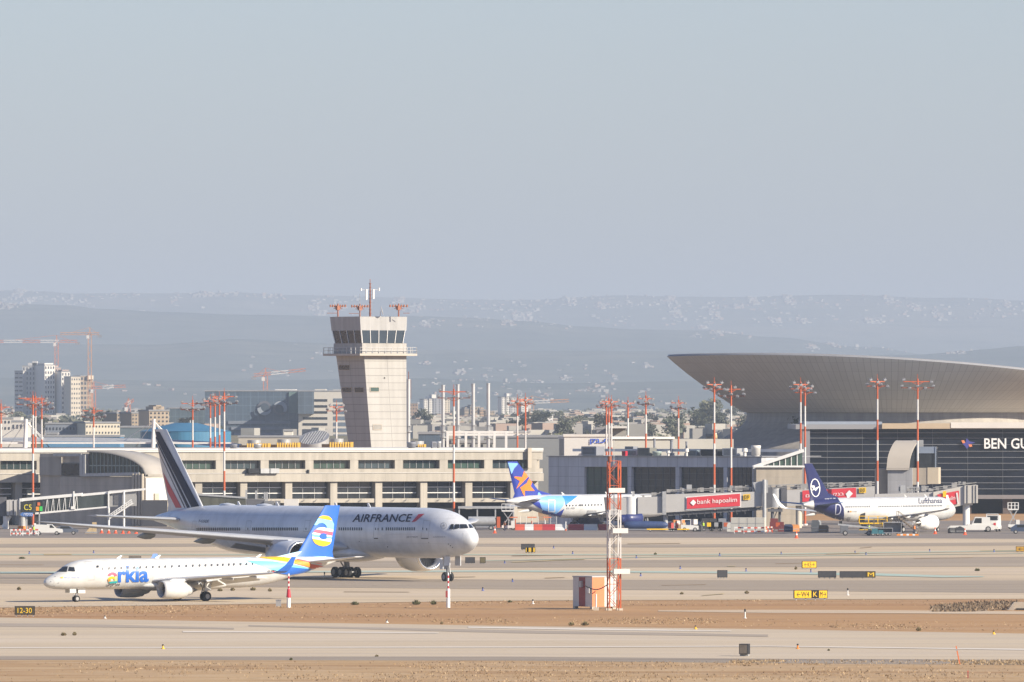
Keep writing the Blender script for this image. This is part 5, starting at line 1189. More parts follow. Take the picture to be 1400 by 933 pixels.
# glass offices with the paired crescents
Do = 4300.
ob = block('office_building', 'wide dark blue glass office building with two pale crescents', 'office building', 280, 418, 535.4, Do, mat_panel('blue_office_glass', (.08, .11, .145), 3.2, 3.6, .25, 1.5, rough=.3), 40, extra=[(376, 392, 532.6, 2, M_white), (470, 484, 530, 2, M_white)] if False else [(376, 404, 532.6, 2, M_white)])
block('office_building', 'low glass office wing left of the crescent office building', 'office building', 232, 281, 559, Do + 60, mat_panel('office_glass_pale', (.09, .12, .14), 2.4, 3.4, .25, 1.4, rough=.3), 40)
F = Fac(280, Do, 0)
bpy.context.view_layer.update()
MO1 = mat('crescent_pale', (.30, .33, .36), var=0); MO2 = mat('crescent_dim', (.13, .135, .16), var=0)
tgt = wallof(ob)
def crescent(cx, cy, r, dx, dy, m): 
    decal('crescent_sign', poly_tris(ell(cx, cy, r, r, 30)), m, tgt, ob, eps=.3, L=40)
    decal('crescent_sign', poly_tris(ell(cx + dx, cy + dy, r * .68, r * .68, 30)), mat('blue_office_dark', (.05, .07, .095), var=0), tgt, ob, eps=.6, L=40)
crescent(361.5, 558, 9.6, 0, 0, MO2); crescent(383, 558.6, 9.6, 0, 0, MO2)
decal('crescent_sign', poly_tris(ell(361.6, 558.4, 9.7, 9.7, 24, 20, 180) + ell(363.4, 556.8, 6.6, 6.6, 20, 20, 180)[::-1]), MO1, tgt, ob, eps=.9, L=40)
decal('crescent_sign', poly_tris(ell(383, 558.4, 9.7, 9.7, 24, 215, 390) + ell(381.4, 560, 6.6, 6.6, 20, 215, 390)[::-1]), MO1, tgt, ob, eps=.9, L=40)
for j in range(3):
    b = B(); z = Zat(577 + j * 8, Do); b.box(F.u(312 + j * 4), F.u(397), -.6, -.02, z - .9, z + .4); b.obj('spandrel', mat('office_spandrel', (.19, .21, .245)), ob)
b = B(); b.box(F.u(395), F.u(408.6), -.8, -.02, Zat(565, Do), Zat(536, Do)); b.obj('green_stair_glass', mat('stair_glass', (.13, .19, .18), rough=.3), ob)
wo = block('office_building', 'white office building with dark window strips left of the control tower', 'office building', 408, 482, 535.4, Do - 40, mat('office_white', (.52, .48, .42), var=.05), 40, extra=[(430, 445, 532.4), (455, 470, 533)])
F = Fac(408, Do - 40, 0)
for j in range(7):
    b = B(); y = 546 + 8.2 * j; b.box(F.u(414 if j > 2 else 428), F.u(447.6), -.15, -.02, Zat(y + 3.2, Do - 40), Zat(y, Do - 40)); b.obj('window', M_glassd, wo)
    b = B(); b.box(F.u(456), F.u(482), -.15, -.02, Zat(y + 4, Do - 40), Zat(y - 1, Do - 40)); b.obj('window', mat('office_blue_strip', (.12, .15, .19), rough=.3), wo)
b = B(); b.box(F.u(408), F.u(429.4), -6, -.02, Zat(566, Do), Zat(536, Do)); b.obj('dark_bay', mat_panel('office_dark_bay', (.075, .10, .13), 3.2, 3.6, .25, 1.5), wo)
block('low_building', 'long low beige roof below the crescent office building', 'building', 326, 412, 598.4, 2600, Mb('beige_low', (.42, .38, .32)), 20)
block('low_building', 'small bright white box roof hut before the offices', 'building', 388.4, 400, 589.8, 2650, Mb('white_hut', (.66, .62, .54), .05), 8)
# right of the control tower
block('apartment_block', 'brown apartment block just right of the control tower', 'apartment block', 560, 571, 552, 6000, Mb('apartment_brown', (.33, .235, .17)), 16, (3, 8, .4, .4, 590), mw=Mwin)
Dr = 7000.
for x0, x1, y0, m_, lab in ((579.6, 585, 546.4, Mw1, 'first slim white slab of the twin towers behind the chimneys'), (586.6, 592.6, 546, Mw1, 'second slim white slab of the twin towers behind the chimneys'), (592.8, 604, 545.6, Mb('slab_shade_side', (.31, .31, .33)), 'grey shaded middle of the twin towers behind the chimneys'), (608, 615, 546, Mc1, 'cream right end tower behind the leftmost chimney')):  # the grey middle has the shade of the white slabs in its colour
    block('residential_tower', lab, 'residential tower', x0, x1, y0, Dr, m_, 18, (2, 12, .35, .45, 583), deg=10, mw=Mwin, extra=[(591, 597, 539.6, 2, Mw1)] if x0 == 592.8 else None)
for x0, x1, y0, lab in ((635, 643, 560, 'tan apartment block left of the third chimney'), (643, 656, 556.6, 'taller tan apartment block behind the third chimney'), (656, 664, 560.4, 'tan apartment block between the third and fourth chimneys'), (664, 676, 562.6, 'reddish apartment block right of the fourth chimney')):
    block('apartment_block', lab, 'apartment block', x0, x1, y0, 6200, Mt1 if x0 != 656 else Mb('apartment_red_tan', (.38, .26, .17)), 16, (4, 6, .45, .45, 584), deg=12, mw=Mwin, extra=[(x0 + 2, x0 + 6, y0 - 3)])
for x0, x1, y0, lab in ((686, 691, 543.6, 'slim white tower left of the paired masts'), (692.4, 697.6, 543, 'second slim white tower left of the paired masts'), (697.8, 706, 544, 'shaded grey tower behind the paired masts'), (713, 722, 544, 'bright white tower right of the paired masts')):
    block('residential_tower', lab, 'residential tower', x0, x1, y0, Dr, Mw1 if x0 != 697.8 else Mg1, 16, (2, 12, .35, .45, 580), deg=10, mw=Mwin, extra=[(x0 + 1, x0 + 4.6, y0 - 5)] if x0 == 692.4 else None)
for x0, x1, y0, y1, lab, m_ in ((945, 965, 580, 590, 'low pale house row beyond the trees left of the rotunda', Mb('house_pale', (.50, .44, .36))), (985, 992, 579, 590, 'pale house corner seen between two tall masts', Mb('house_pale', 0)), (889, 897, 583, 593, 'ochre house beyond the trees near the middle floodlight masts', Mb('house_ochre', (.42, .32, .18))), (741, 749, 566, 574, 'leftmost pale house of the group below the striped crane jib', Mb('house_pale', 0)), (751, 760, 563.4, 573, 'tallest pale house of the group below the striped crane jib', Mb('house_white', 0) if 'house_white' in MATS else Mb('house_white', (.56, .53, .5))), (763, 770, 566.4, 574, 'tan house of the group below the striped crane jib', Mb('house_ochre', (.42, .32, .18))), (771, 778, 565, 574, 'rightmost pale house of the group below the striped crane jib', Mb('house_pale', 0)), (742, 756, 568, 578, 'pale villa in front of the wide house group', Mb('house_white', (.56, .53, .5))), (845, 852, 574, 586, 'small white house behind the three masts', Mb('house_white', 0)), (866, 876, 572, 584, 'small cream house right of the three masts', Mb('house_pale', 0)), (702, 724, 592, 604, 'white container hut on the roofs below the paired masts', Mb('house_white', 0))):
    block('far_house', lab, 'house', x0, x1, y0, 5600 if y0 < 568 else (4600 if y0 < 590 else 2300), m_, 10, (3, 2, .3, .35, y1), mw=Mwin, deg=12)
wt = thing('water_tower', 'small ochre water tank on a stem beyond the leftmost dish mast', 'water tower', at_(977, 2900)); k = 2900 / FPX; b = B(); b.lathe([(0, .6), (Zat(592, 2900) , .6)], (0, 0, 0), (0, 0, 1), 10); b.obj('stem', Mc1, wt); b = B(); b.lathe([(0, .3), (.4, 3.6 * k), (2, 3.9 * k), (9 * k, 3.7 * k), (9.6 * k, .1)], (0, 0, Zat(593, 2900)), (0, 0, 10), 16); b.obj('tank', Mb('tank_ochre', (.50, .37, .2)), wt)

# ---- tower cranes
M_cr = mat('crane_red', (.48, .18, .11), rough=.6, var=.15); M_cy = mat('crane_yellow', (.48, .25, .13), rough=.6, var=.15); M_cw = mat('crane_white', (.62, .58, .54), rough=.6, var=.1)
def crane(label, px, ytop, ybase, D, j0, j1, yj, m, m2=None, yj2=None):
    k = D / FPX; o = thing('tower_crane', label, 'tower crane', at_(px, D), 0, 'tower cranes over the town'); zt = Zat(ytop, D); zj = Zat(yj, D); b = B(); w = 1.15
    n_ = max(4, int(zt / 5))
    for sx in (-w, w):
        for sy in (-w, w): b.bar((sx, sy, 0), (sx, sy, zt), .42)
    for i in range(n_):
        z0, z1 = zt * i / n_, zt * (i + 1) / n_; s_ = 1 if i % 2 else -1; b.bar((-w * s_, -w, z0), (w * s_, -w, z1), .28); b.bar((-w, -w * s_, z0), (-w, w * s_, z1), .28)
    b.obj('mast', m, o)
    x0, x1 = (j0 - px) * k, (j1 - px) * k; b = B(); L_ = abs(x1 - x0); nn_ = max(6, int(L_ / 6)); dz = (Zat(yj2, D) - zj) if yj2 else 0
    for i in range(nn_):
        f0, f1 = i / nn_, (i + 1) / nn_; mm = 1 if (m2 and (i // 2) % 2) else 0; xa, xb = x0 + (x1 - x0) * f0, x0 + (x1 - x0) * f1; za, zb_ = zj + dz * f0, zj + dz * f1
        for yy in (-.7, .7): b.bar((xa, yy, za), (xb, yy, zb_), .36, mm)
        b.bar((xa, 0, za + 1.5), (xb, 0, zb_ + 1.5), .38, mm); b.bar((xa, .7, za), ((xa + xb) / 2, 0, za + 1.5), .25, mm); b.bar(((xa + xb) / 2, 0, za + 1.5), (xb, -.7, zb_), .25, mm)
    b.obj('jib', [m, m2 or m], o)
    far = x1 if abs(x1) < abs(x0) else x0
    b = B(); b.box(far - 1.5, far + 1.5, -.8, .8, zj - 1.8, zj + .2); b.obj('counterweight', M_greyd, o)
    b = B(); b.bar((-.6, 0, zj), (0, 0, zj + 5), .35); b.bar((.6, 0, zj), (0, 0, zj + 5), .35); b.bar((0, 0, zj + 5), (x0 * .6, 0, zj + 1.6), .2); b.bar((0, 0, zj + 5), (x1 * .6, 0, zj + 1.6), .2); b.obj('tie_bars', m, o)
    b = B(); b.box(-2.2, -.4, -1.6, -.2, zj - 2.6, zj - .4); b.obj('cab', M_cw, o)
crane('pink red tower crane standing on the tallest white tower', 77.4, 468, 600, 7050, -20, 106, 468.4, M_cr, M_cw)
crane('tan tower crane with a tall thick mast right of the cream tower', 122.8, 457, 600, 6950, 82, 136, 458, M_cy)
crane('crane with a red and white striped jib pointing right, left side', 128.4, 533, 600, 6800, 124, 172, 532, M_cr, M_cw, 529.6)
crane('small red crane above the crescent office building', 363, 513, 560, 6000, 347, 418, 515, M_cr, M_cw, 507.4)
crane('yellow mast crane with a long red and white jib right of the white towers', 727, 548, 595, 6000, 700, 778, 553, M_cy, M_cw, 549.6)
crane('small red crane with a folded jib among the tan buildings', 175.6, 553, 590, 6000, 170, 183, 556, M_cr, M_cw, 549)

# ---- gentle rise beyond the airport and its trees
def rise(D): return pchip([0, 2400, 2800, 3200, 3700, 4500, 6000, 9000, 14000], [-.2, -.2, 1.5, 5, 8, 9.5, 11, 13, 15], D)
b = B(); b.grid([[(x, D, rise(D) + .6 * math.sin(x * .011 + D * .004)) for x in range(-2200, 2201, 100)] for D in (2400, 2600, 2800, 3000, 3200, 3450, 3700, 4100, 4500, 5200, 6000, 7500, 9000, 11000, 13000)])
tag(b.obj('terrain', layered('field_earth', [(.20, .16, .10), ((.10, .11, .055), .9, .45, .6), ((.28, .23, .15), .7, .45, .7)], [(.01, .01, 1), (.004, .006, 1)]), fix=False), kind='structure')
# ---- trees
M_leaf = [mat('tree_leaf_dark', (.08, .085, .06), rough=.8, var=.35, scale=.4), mat('tree_leaf_mid', (.11, .12, .075), rough=.8, var=.35, scale=.4), mat('tree_leaf_olive', (.15, .145, .095), rough=.8, var=.35, scale=.4)]
M_bark = mat('tree_bark', (.12, .09, .065), rough=.9, var=.2)
tmesh = []
def tree_mesh(seed, tall=1.):
    rr = random.Random(seed); b = B()
    cl = [(rr.uniform(-.38, .38), rr.uniform(-.38, .38), rr.uniform(.32, .9) * tall, rr.uniform(.13, .26)) for _ in range(13)]
    for x, y, z, r in cl:
        mi = rr.choice((0, 0, 1, 1, 2))
        for _ in range(46):
            a, q = rr.uniform(0, 6.283), rr.uniform(-1, 1); s_ = math.sqrt(1 - q * q); rad = r * rr.uniform(.55, 1.1)
            c = Vector((x + rad * s_ * math.cos(a), y + rad * s_ * math.sin(a), z + rad * q * .85)); u = Vector((rr.uniform(-1, 1), rr.uniform(-1, 1), rr.uniform(-.6, .6))).normalized() * rr.uniform(.04, .085); w = u.orthogonal().normalized() * rr.uniform(.03, .07)
            b.add([c - u, c + w, c + u, c - w], [(0, 1, 2, 3)], mi)
    return b
tk = B(); tk.cyl((0, 0, 0), (0, 0, .5), .035, .02, 7); tk.bar((0, 0, .3), (.18, .05, .55), .025); tk.bar((0, 0, .34), (-.16, -.1, .6), .025)
tb = [tree_mesh(100 + i, 1. if i < 4 else 1.25) for i in range(6)]
crowns = []; trunk0 = None
def tree(px, ybase_D, h, kind, label, group='trees beyond the airport'):
    global trunk0
    D = ybase_D; o = thing('tree', label, 'tree', at_(px, D, rise(D) - .2), rnd.uniform(0, 6), group); o.scale = (h, h, h)
    if len(crowns) <= kind:
        while len(crowns) < 6:
            i = len(crowns); crowns.append(tb[i].obj('crown', M_leaf, o if i == kind else None, fix=False))
            if i != kind: pass
        for i, c_ in enumerate(crowns):
            if i != kind: COL.objects.unlink(c_)
        trunk0 = tk.obj('trunk', M_bark, o); return o
    part_copy(crowns[kind], o); part_copy(trunk0, o); return o
tspots = []
for i in range(150):
    px = rnd.choice((rnd.uniform(560, 1030), rnd.uniform(690, 1030), rnd.uniform(690, 1030), rnd.uniform(730, 1030), rnd.uniform(-20, 280)))
    D = rnd.uniform(3900, 5600); tspots.append((px, D, rnd.choice((rnd.uniform(2.5, 5), rnd.uniform(4, 7), rnd.uniform(5, 9.5)))))
tspots += [(970, 4300, 11), (962, 4350, 13), (957, 4300, 11), (966, 4320, 12), (778, 2400, 12), (768, 2420, 11), (735, 2500, 10), (900, 2600, 11), (912, 2550, 10), (925, 2500, 11), (388, 2560, 6), (384, 2560, 5), (360, 2600, 5), (392, 2570, 6), (860, 2500, 9), (840, 2550, 10), (800, 2600, 10), (820, 2650, 10)]
kinds = ['dark leafy tree beyond the airport roofs', 'broad round tree beyond the airport roofs', 'olive green tree beyond the airport roofs', 'uneven bushy tree beyond the airport roofs', 'tall narrow tree beyond the airport roofs', 'tall dark tree beyond the airport roofs']
tspots.sort(key=lambda q: -q[1])
for i, (px, D, h) in enumerate(tspots):
    zone = 'left of the control tower' if px < 470 else ('between the control tower and the white towers' if px < 690 else ('left of the three masts' if px < 830 else 'between the three masts and the rotunda'))
    tree(px, D, h, i % 6, kinds[i % 6].replace('beyond the airport roofs', 'beyond the roofs ' + zone))
# far plain: orchards and scattered houses read as one mass
rr = random.Random(77); b = B()
for i in range(6500):
    D = 4300 + 6500 * rr.random() ** 1.3; x = Xat(rr.uniform(-300, 1700), D); s_ = rr.uniform(1.6, 4.2)
    for q in range(4):
        c_ = Vector((x + rr.uniform(-s_, s_), D + rr.uniform(-s_, s_), rise(D) + rr.uniform(.8, s_ * 1.0))); u = Vector((rr.uniform(-1, 1), rr.uniform(-.4, .4), rr.uniform(-.5, .5))) * s_ * .7; w = Vector((rr.uniform(-.4, .4), rr.uniform(-.4, .4), 1)) * s_ * .5
        b.add([c_ - u, c_ - w, c_ + u, c_ + w], [(0, 1, 2, 3)], rr.choice((0, 1, 1, 2)))
tag(b.obj('far_wood', M_leaf, fix=False), kind='stuff')
rr = random.Random(31); b = B()
for i in range(1500):
    D = 4000 + (1900 * rr.random() if i > 700 else 5500 * rr.random()); px = rr.uniform(560, 1030) if i > 900 else rr.choice((rr.uniform(-100, 480), rr.uniform(560, 1020), rr.uniform(690, 900), rr.uniform(1000, 1500))); x = Xat(px, D); s_ = rr.uniform(2.2, 5.5); h_ = rr.uniform(2.5, 6); a = rr.uniform(0, 1.5); ca, sa = math.cos(a), math.sin(a)
    b.prism([(x + p_ * ca - q_ * sa, D + p_ * sa + q_ * ca) for p_, q_ in ((-s_, -s_ * .7), (s_, -s_ * .7), (s_, s_ * .7), (-s_, s_ * .7))], 'z', 0, rise(D) + h_, rr.choice((0, 0, 1, 2)))
tag(b.obj('far_town', TM, fix=False), kind='stuff')

# ---- floodlight masts
M_mo = mat('mast_orange', (.47, .10, .035), rough=.5, var=.12, scale=.6); M_mw = mat('mast_white', (.58, .56, .54), rough=.5, var=.08, scale=.6); M_lamp = mat('floodlight_grey', (.30, .30, .31), rough=.4, var=.2, scale=3)
lampB = B(); lampB.box(-.26, .26, -.18, .18, -.14, .14); lampB.bar((0, 0, .1), (0, 0, .42), .1)
lamp0 = None
def arm_obj(par, z, L_, rot, nl, m):
    global lamp0
    b = B(); b.bar((-L_, 0, 0), (L_, 0, 0), .15); b.bar((-L_ * .45, 0, 0), (0, 0, -.55), .1); b.bar((L_ * .45, 0, 0), (0, 0, -.55), .1)
    a = b.obj('crossarm', m, par); a.location = (0, 0, z); a.rotation_euler = (0, 0, rot)
    for i in range(nl):
        f = -1 + 2 * i / (nl - 1) if nl > 1 else 0
        if lamp0 is None: lamp0 = lampB.obj('floodlight', M_lamp, a); lamp0.location = (f * L_ * .95, -.1, -.1 if i % 2 else .3); lamp0.rotation_euler = (.5, 0, 0)
        else: part_copy(lamp0, a, (f * L_ * .95, -.1, -.1 if i % 2 else .3), (.5, 0, 0))
def mast(px, ytop, D, label, band=27.5, arms='two', r0=.42, first=None):
    k = D / FPX; o = thing('floodlight_mast', label, 'floodlight mast', at_(px, D), 0, 'orange and white floodlight masts'); H = Zat(ytop, D); bl = band * k
    cuts = []; z = H - (first * k if first else bl); cuts.append(H)
    while z > 0: cuts.append(z); z -= bl
    cuts.append(0); b = B(); rad = lambda z: .15 + (r0 * .55 - .15) * (1 - z / H)
    for i in range(len(cuts) - 1): b.cyl((0, 0, cuts[i + 1]), (0, 0, cuts[i]), rad(cuts[i + 1]), rad(cuts[i]), 12, i % 2, cap=False)
    b.cyl((0, 0, 0), (0, 0, .3), .5, n=10, m=1); b.bar((0, 0, H), (0, 0, H + .8), .08); b.obj('pole', [M_mo, M_mw], o)
    if arms == 'two': arm_obj(o, H - .7, 2.2, .15, 4, M_mo); arm_obj(o, H - 1.9, 2.4, -.2, 5, M_rust)
    elif arms == 'cross': arm_obj(o, H - .5, 1.5, .5, 3, M_mo); arm_obj(o, H - 1.3, 1.9, -.15, 4, M_mo)
    elif arms == 'wide': arm_obj(o, H - .5, 2.6, .1, 2, M_mo); arm_obj(o, H - 1.6, 2.9, 0, 5, M_rust)
    elif arms == 'ring': arm_obj(o, H - .6, 1.5, .3, 4, M_mo); arm_obj(o, H - 1.2, 1.6, 1.4, 4, M_mo); arm_obj(o, H - 1.7, 1.6, -.3, 4, M_rust)
for a in ((1.5, 552, 2000, 'floodlight mast at the far left edge behind the cable roof'), (45, 541, 1822, 'tall mast before the left end of the terminal, left of the curved gate roof', 26.5, 'wide'), (48.6, 542, 2010, 'thin mast just behind the tall left mast'), (57, 546, 1990, 'mast right of the left mast pair, behind the roof'), (128, 557, 2000, 'mast in front of the cream warehouse'),
          (263.4, 547, 2000, 'mast before the blue tank, left of the group of four'), (287.6, 545, 2000, 'first mast from the left in the group of four at the blue tank', 27, 'cross'), (294, 543.4, 2010, 'second mast from the left in the group of four at the blue tank', 27, 'cross'), (300, 541, 1990, 'third mast from the left in the group of four at the blue tank', 27, 'cross'), (306.6, 537, 1830, 'tallest of the group of four, standing before the cream facade', 27, 'two', .42, 26),
          (460, 553, 2000, 'short mast just left of the control tower', 24, 'cross'), (620.4, 532, 1815, 'tall mast before the cream facade and the steel chimneys', 26, 'wide', .42, 24), (707.4, 545, 2000, 'left one of the paired masts before the white towers', 27, 'cross', .4, 24), (718.4, 543, 1990, 'right one of the paired masts before the white towers', 27, 'cross', .4, 46),
          (829, 548, 2000, 'left one of the three bundled masts behind the lattice tower', 33, 'cross'), (832.4, 545, 2030, 'middle one of the three bundled masts behind the lattice tower', 33, 'ring'), (836, 546, 1990, 'right one of the three bundled masts behind the lattice tower', 33, 'cross'), (858.6, 548, 2080, 'short mast right of the three bundled masts', 24, 'cross'), (883, 541, 2000, 'mast with hanging lamps above the annex roof', 26, 'ring'), (927.6, 547, 2060, 'mast left of the dish roof tip, above the white roofed shed', 25, 'ring'),
          (976.6, 522, 1800, 'left one of the two masts crossing the dish underside near its tip', 28.2, 'cross'), (999.6, 527, 1815, 'right one of the two masts crossing the dish underside near its tip', 28.2, 'two'), (1094.6, 522, 1834, 'left one of the close mast pair behind the crane emblem tail', 28.2, 'cross'), (1100.6, 527, 1840, 'right one of the close mast pair behind the crane emblem tail', 28.2, 'cross'), (1199.6, 518, 1795, 'tall mast left of the curved stair block', 28, 'cross'), (1254.6, 518, 1800, 'tall mast before the curved stair block with the widest arms', 28.2, 'wide')):
    mast(*a)
# ---------------------------------------------------------------- boarding bridges
M_brg = mat('bridge_grey', (.44, .425, .41), rough=.5, var=.07, scale=.4); M_brd = mat('bridge_dark', (.10, .10, .11), rough=.6, var=.2); M_sign_r = mat('bank_sign_red', (.62, .045, .06), rough=.45, var=.04); M_org = mat('safety_orange', (.75, .24, .02), rough=.5, var=.1)
M_sy = mat('sign_yellow', (.82, .50, .015), rough=.5, var=.05); M_blk = mat('sign_black', (.016, .016, .018), rough=.5, var=.15)
M_brw = mat('bridge_glass', (.045, .055, .055), rough=.15, var=.6, scale=.5, stretch=(1, 1, .2))
def quadbox(b, F, p, n0, n1, m=0):
    """prism through four photo points of the facade plane"""
    b.prism([(F.u(x, n0), F.z(y, x, n0)) for x, y in p], 'y', n0, n1, m)
def post(b, F, px, y0, n, r, m=0): b.cyl((F.u(px, n), n, 0), (F.u(px, n), n, F.z(y0, px, n)), r, n=12, m=m)
# bridge with the English bank sign
J = Fac(940, 1764, 0)
o = J.thing('boarding_bridge', 'grey boarding bridge with the red bank hapoalim sign and yellow B9 plate', 'boarding bridge', 'boarding bridges')
b = B(); quadbox(b, J, [(911, 676.2), (1044, 672.2), (1044, 692.6), (911, 701)], 0, 3.2); tun = b.obj('outer_tunnel', M_brg, o)
b = B(); quadbox(b, J, [(872, 680.4), (908, 678.6), (908, 701.4), (872, 702.6)], .3, 2.9); b.obj('inner_tunnel', M_brg, o)
b = B(); quadbox(b, J, [(905.6, 672.6), (911, 672), (911, 704), (905.6, 704)], -.2, 3.4); b.obj('tunnel_joint', M_steel, o)
b = B(); b.cyl((J.u(863), 1.6, J.z(703.4, 863)), (J.u(863), 1.6, J.z(679.6, 863)), 1.35, n=24); b.obj('rotunda', M_whs, o)
b = B(); quadbox(b, J, [(825.6, 680.4), (832.4, 680), (832.4, 706), (828.6, 706)], .2, 3.2); b.obj('cab_bellows', M_brd, o)
b = B(); quadbox(b, J, [(832, 681), (856, 680.4), (856, 703.6), (832, 704.6)], .4, 3); b.obj('cab', M_brg, o)
b = B(); quadbox(b, J, [(911, 701.6), (1044, 693.4), (1044, 697.6), (911, 706)], .5, .8); quadbox(b, J, [(911, 701.6), (1044, 693.4), (1044, 697.6), (911, 706)], 2.4, 2.7)
for i in range(16): x = 914 + i * 8.4; yb = 705.8 - (x - 911) * .063; b.box(J.u(x) - .08, J.u(x) + .08, .4, 2.8, J.z(yb, x), J.z(yb - 4.4, x))
for i in range(9): x = 930 + i * 11; yb = 704.8 - (x - 911) * .063; b.bar((J.u(x), .6, J.z(yb, x)), (J.u(x + 1), .6, J.z(yb + 5, x)), .1)
b.obj('under_frame', M_brd, o)
b = B(); rr = random.Random(5)
for lo_, hi_, y_ in ((876, 906, 677), (913, 1040, 671.6)):
    for q in range(int((hi_ - lo_) / 4)):
        x = rr.uniform(lo_, hi_); dy = (x - 911) * -.032 if x > 908 else 0; hh = rr.uniform(.3, 1.0); n_ = rr.uniform(.4, 2.6); zb = J.z(y_ + 3.2 + dy, x); b.box(J.u(x) - rr.uniform(.1, .5), J.u(x) + rr.uniform(.1, .5), n_, n_ + .4, zb, zb + hh)
    for n_ in (.4, 1.2, 2.7):
        b.bar((J.u(lo_), n_, J.z(y_ - 1.4, lo_)), (J.u(hi_), n_, J.z(y_ - 1.4 - (hi_ - lo_) * .032, hi_)), .1); b.bar((J.u(lo_), n_, J.z(y_ + .6, lo_)), (J.u(hi_), n_, J.z(y_ + .6 - (hi_ - lo_) * .032, hi_)), .08)
b.obj('roof_pipework', mat('pipework_grey', (.30, .29, .28), rough=.6, var=.3, scale=2), o)
b = B(); b.box(J.u(939), J.u(946), .6, 2.6, J.z(672, 942), J.z(663, 942)); b.obj('roof_unit', M_steel, o)
b = B(); post(b, J, 910, 704, 1.6, .42); b.box(J.u(902), J.u(918), .2, 3, 0, .7); b.obj('support_leg', M_steel, o)
b = B(); post(b, J, 1045, 656, -.6, .35); b.obj('support_leg', M_steel, o)
b = B(); b.cyl((J.u(1045), -.6, .2), (J.u(1045), -.6, J.z(722.4, 1045)), .5, n=12); q = b.obj('safety_band', M_org, o.children[-1])
b = B(); quadbox(b, J, [(1029, 660), (1050, 657), (1050, 674), (1034, 675)], -.1, 2.6); b.obj('end_housing', M_steel, o)
for x in (866, 934): 
    b = B(); b.box(J.u(x) - .2, J.u(x) + .2, .8, 1.4, J.z(679, x), J.z(668 if x > 900 else 672, x)); b.obj('beacon_post', M_steel, o)
bpy.context.view_layer.update()
decal('sign_board', poly_tris([(937.4, 679.4), (1013.4, 673.6), (1013.4, 693.2), (937.4, 697.6)]), M_whs, tun, o, eps=.06, L=60)
decal('bank_sign', poly_tris([(939, 680.6), (1011.8, 675.2), (1011.8, 692), (939, 696)]), M_sign_r, tun, o, eps=.12, L=60)
decal('lettering', text_px('bank hapoalim', (953.4, 691.4), (1007.6, 688.2), (953.4, 683.2), .0), M_wh, tun, o, eps=.18, L=60)
decal('diamond_logo', poly_tris([(943.6, 687.6), (947.8, 683.2), (952, 687.2), (947.8, 691.6)]), M_wh, tun, o, eps=.18, L=60)
decal('gate_plate', poly_tris([(1016, 676.4), (1025.6, 675.6), (1025.6, 683.4), (1016, 684)]), M_sy, tun, o, eps=.1, L=60)
decal('gate_lettering', text_px('B9', (1017.4, 682.8), (1024.4, 682.2), (1017.4, 677.4), .0), M_blk, tun, o, eps=.16, L=60)
# bridge behind the crane tail, Hebrew bank sign
J2 = Fac(1130, 1800, 0)
o = J2.thing('boarding_bridge', 'grey boarding bridge with the red Hebrew bank sign behind the crane tail', 'boarding bridge', 'boarding bridges')
b = B(); quadbox(b, J2, [(1076, 670.4), (1196, 665), (1196, 688), (1076, 692)], 0, 3.2); tun = b.obj('outer_tunnel', M_brg, o)
b = B(); b.cyl((J2.u(1060), 1.6, J2.z(694, 1060)), (J2.u(1060), 1.6, J2.z(668, 1060)), 1.5, n=20); b.obj('rotunda', M_steel, o)
b = B(); quadbox(b, J2, [(1048, 667), (1056, 666), (1056, 694), (1048, 695)], 0, 3); quadbox(b, J2, [(1068, 667), (1076, 666), (1076, 693), (1068, 694)], 0, 3); b.obj('tunnel_joint', M_brd, o)
b = B(); rr = random.Random(6)
for q in range(46): x = rr.uniform(1046, 1192); zb = J2.z(669.6 - (x - 1076) * .045, x); b.box(J2.u(x) - rr.uniform(.1, .6), J2.u(x) + rr.uniform(.1, .6), rr.uniform(.2, 1.2), rr.uniform(1.4, 2.8), zb, zb + rr.uniform(.3, .9))
for n_ in (.3, 2.9): b.bar((J2.u(1046), n_, J2.z(664, 1046)), (J2.u(1196), n_, J2.z(659.6, 1196)), .14); b.bar((J2.u(1046), n_, J2.z(667, 1046)), (J2.u(1196), n_, J2.z(662.4, 1196)), .1)
b.obj('roof_pipework', MATS['pipework_grey'], o)
b = B(); post(b, J2, 1092, 690, 1.5, .55); b.obj('support_leg', mat('cream_column', (.55, .50, .42), var=.06), o)
b = B(); post(b, J2, 1056, 695, 1.0, .3); post(b, J2, 1066, 695, 1.8, .25); b.bar((J2.u(1056), 1, 1), (J2.u(1066), 1.6, 4), .15); b.box(J2.u(1050), J2.u(1070), .4, 2.4, J2.z(700, 1060), J2.z(696, 1060)); b.obj('lift_column', M_brd, o)
bpy.context.view_layer.update()
decal('sign_board', poly_tris([(1095, 669), (1172, 665), (1172, 684), (1095, 688)]), M_whs, tun, o, eps=.06, L=60)
decal('bank_sign', poly_tris([(1097, 671), (1170.4, 667), (1170.4, 682.4), (1097, 686.4)]), M_sign_r, tun, o, eps=.12, L=60)
decal('hebrew_lettering', text_px('םילעופה קנב', (1101.6, 681.6), (1153.6, 678.8), (1101.6, 675.6), .0), M_wh, tun, o, eps=.18, L=60)
decal('diamond_logo', poly_tris([(1156, 675.8), (1161, 670.4), (1166, 675), (1161, 680.4)]), M_wh, tun, o, eps=.18, L=60)
decal('gate_plate', poly_tris([(1174, 667), (1184, 666.6), (1184, 674), (1174, 674.4)]), M_sy, tun, o, eps=.1, L=60)
decal('gate_lettering', text_px('B8', (1175.6, 673.2), (1182.4, 672.8), (1175.6, 668), .0), M_blk, tun, o, eps=.16, L=60)
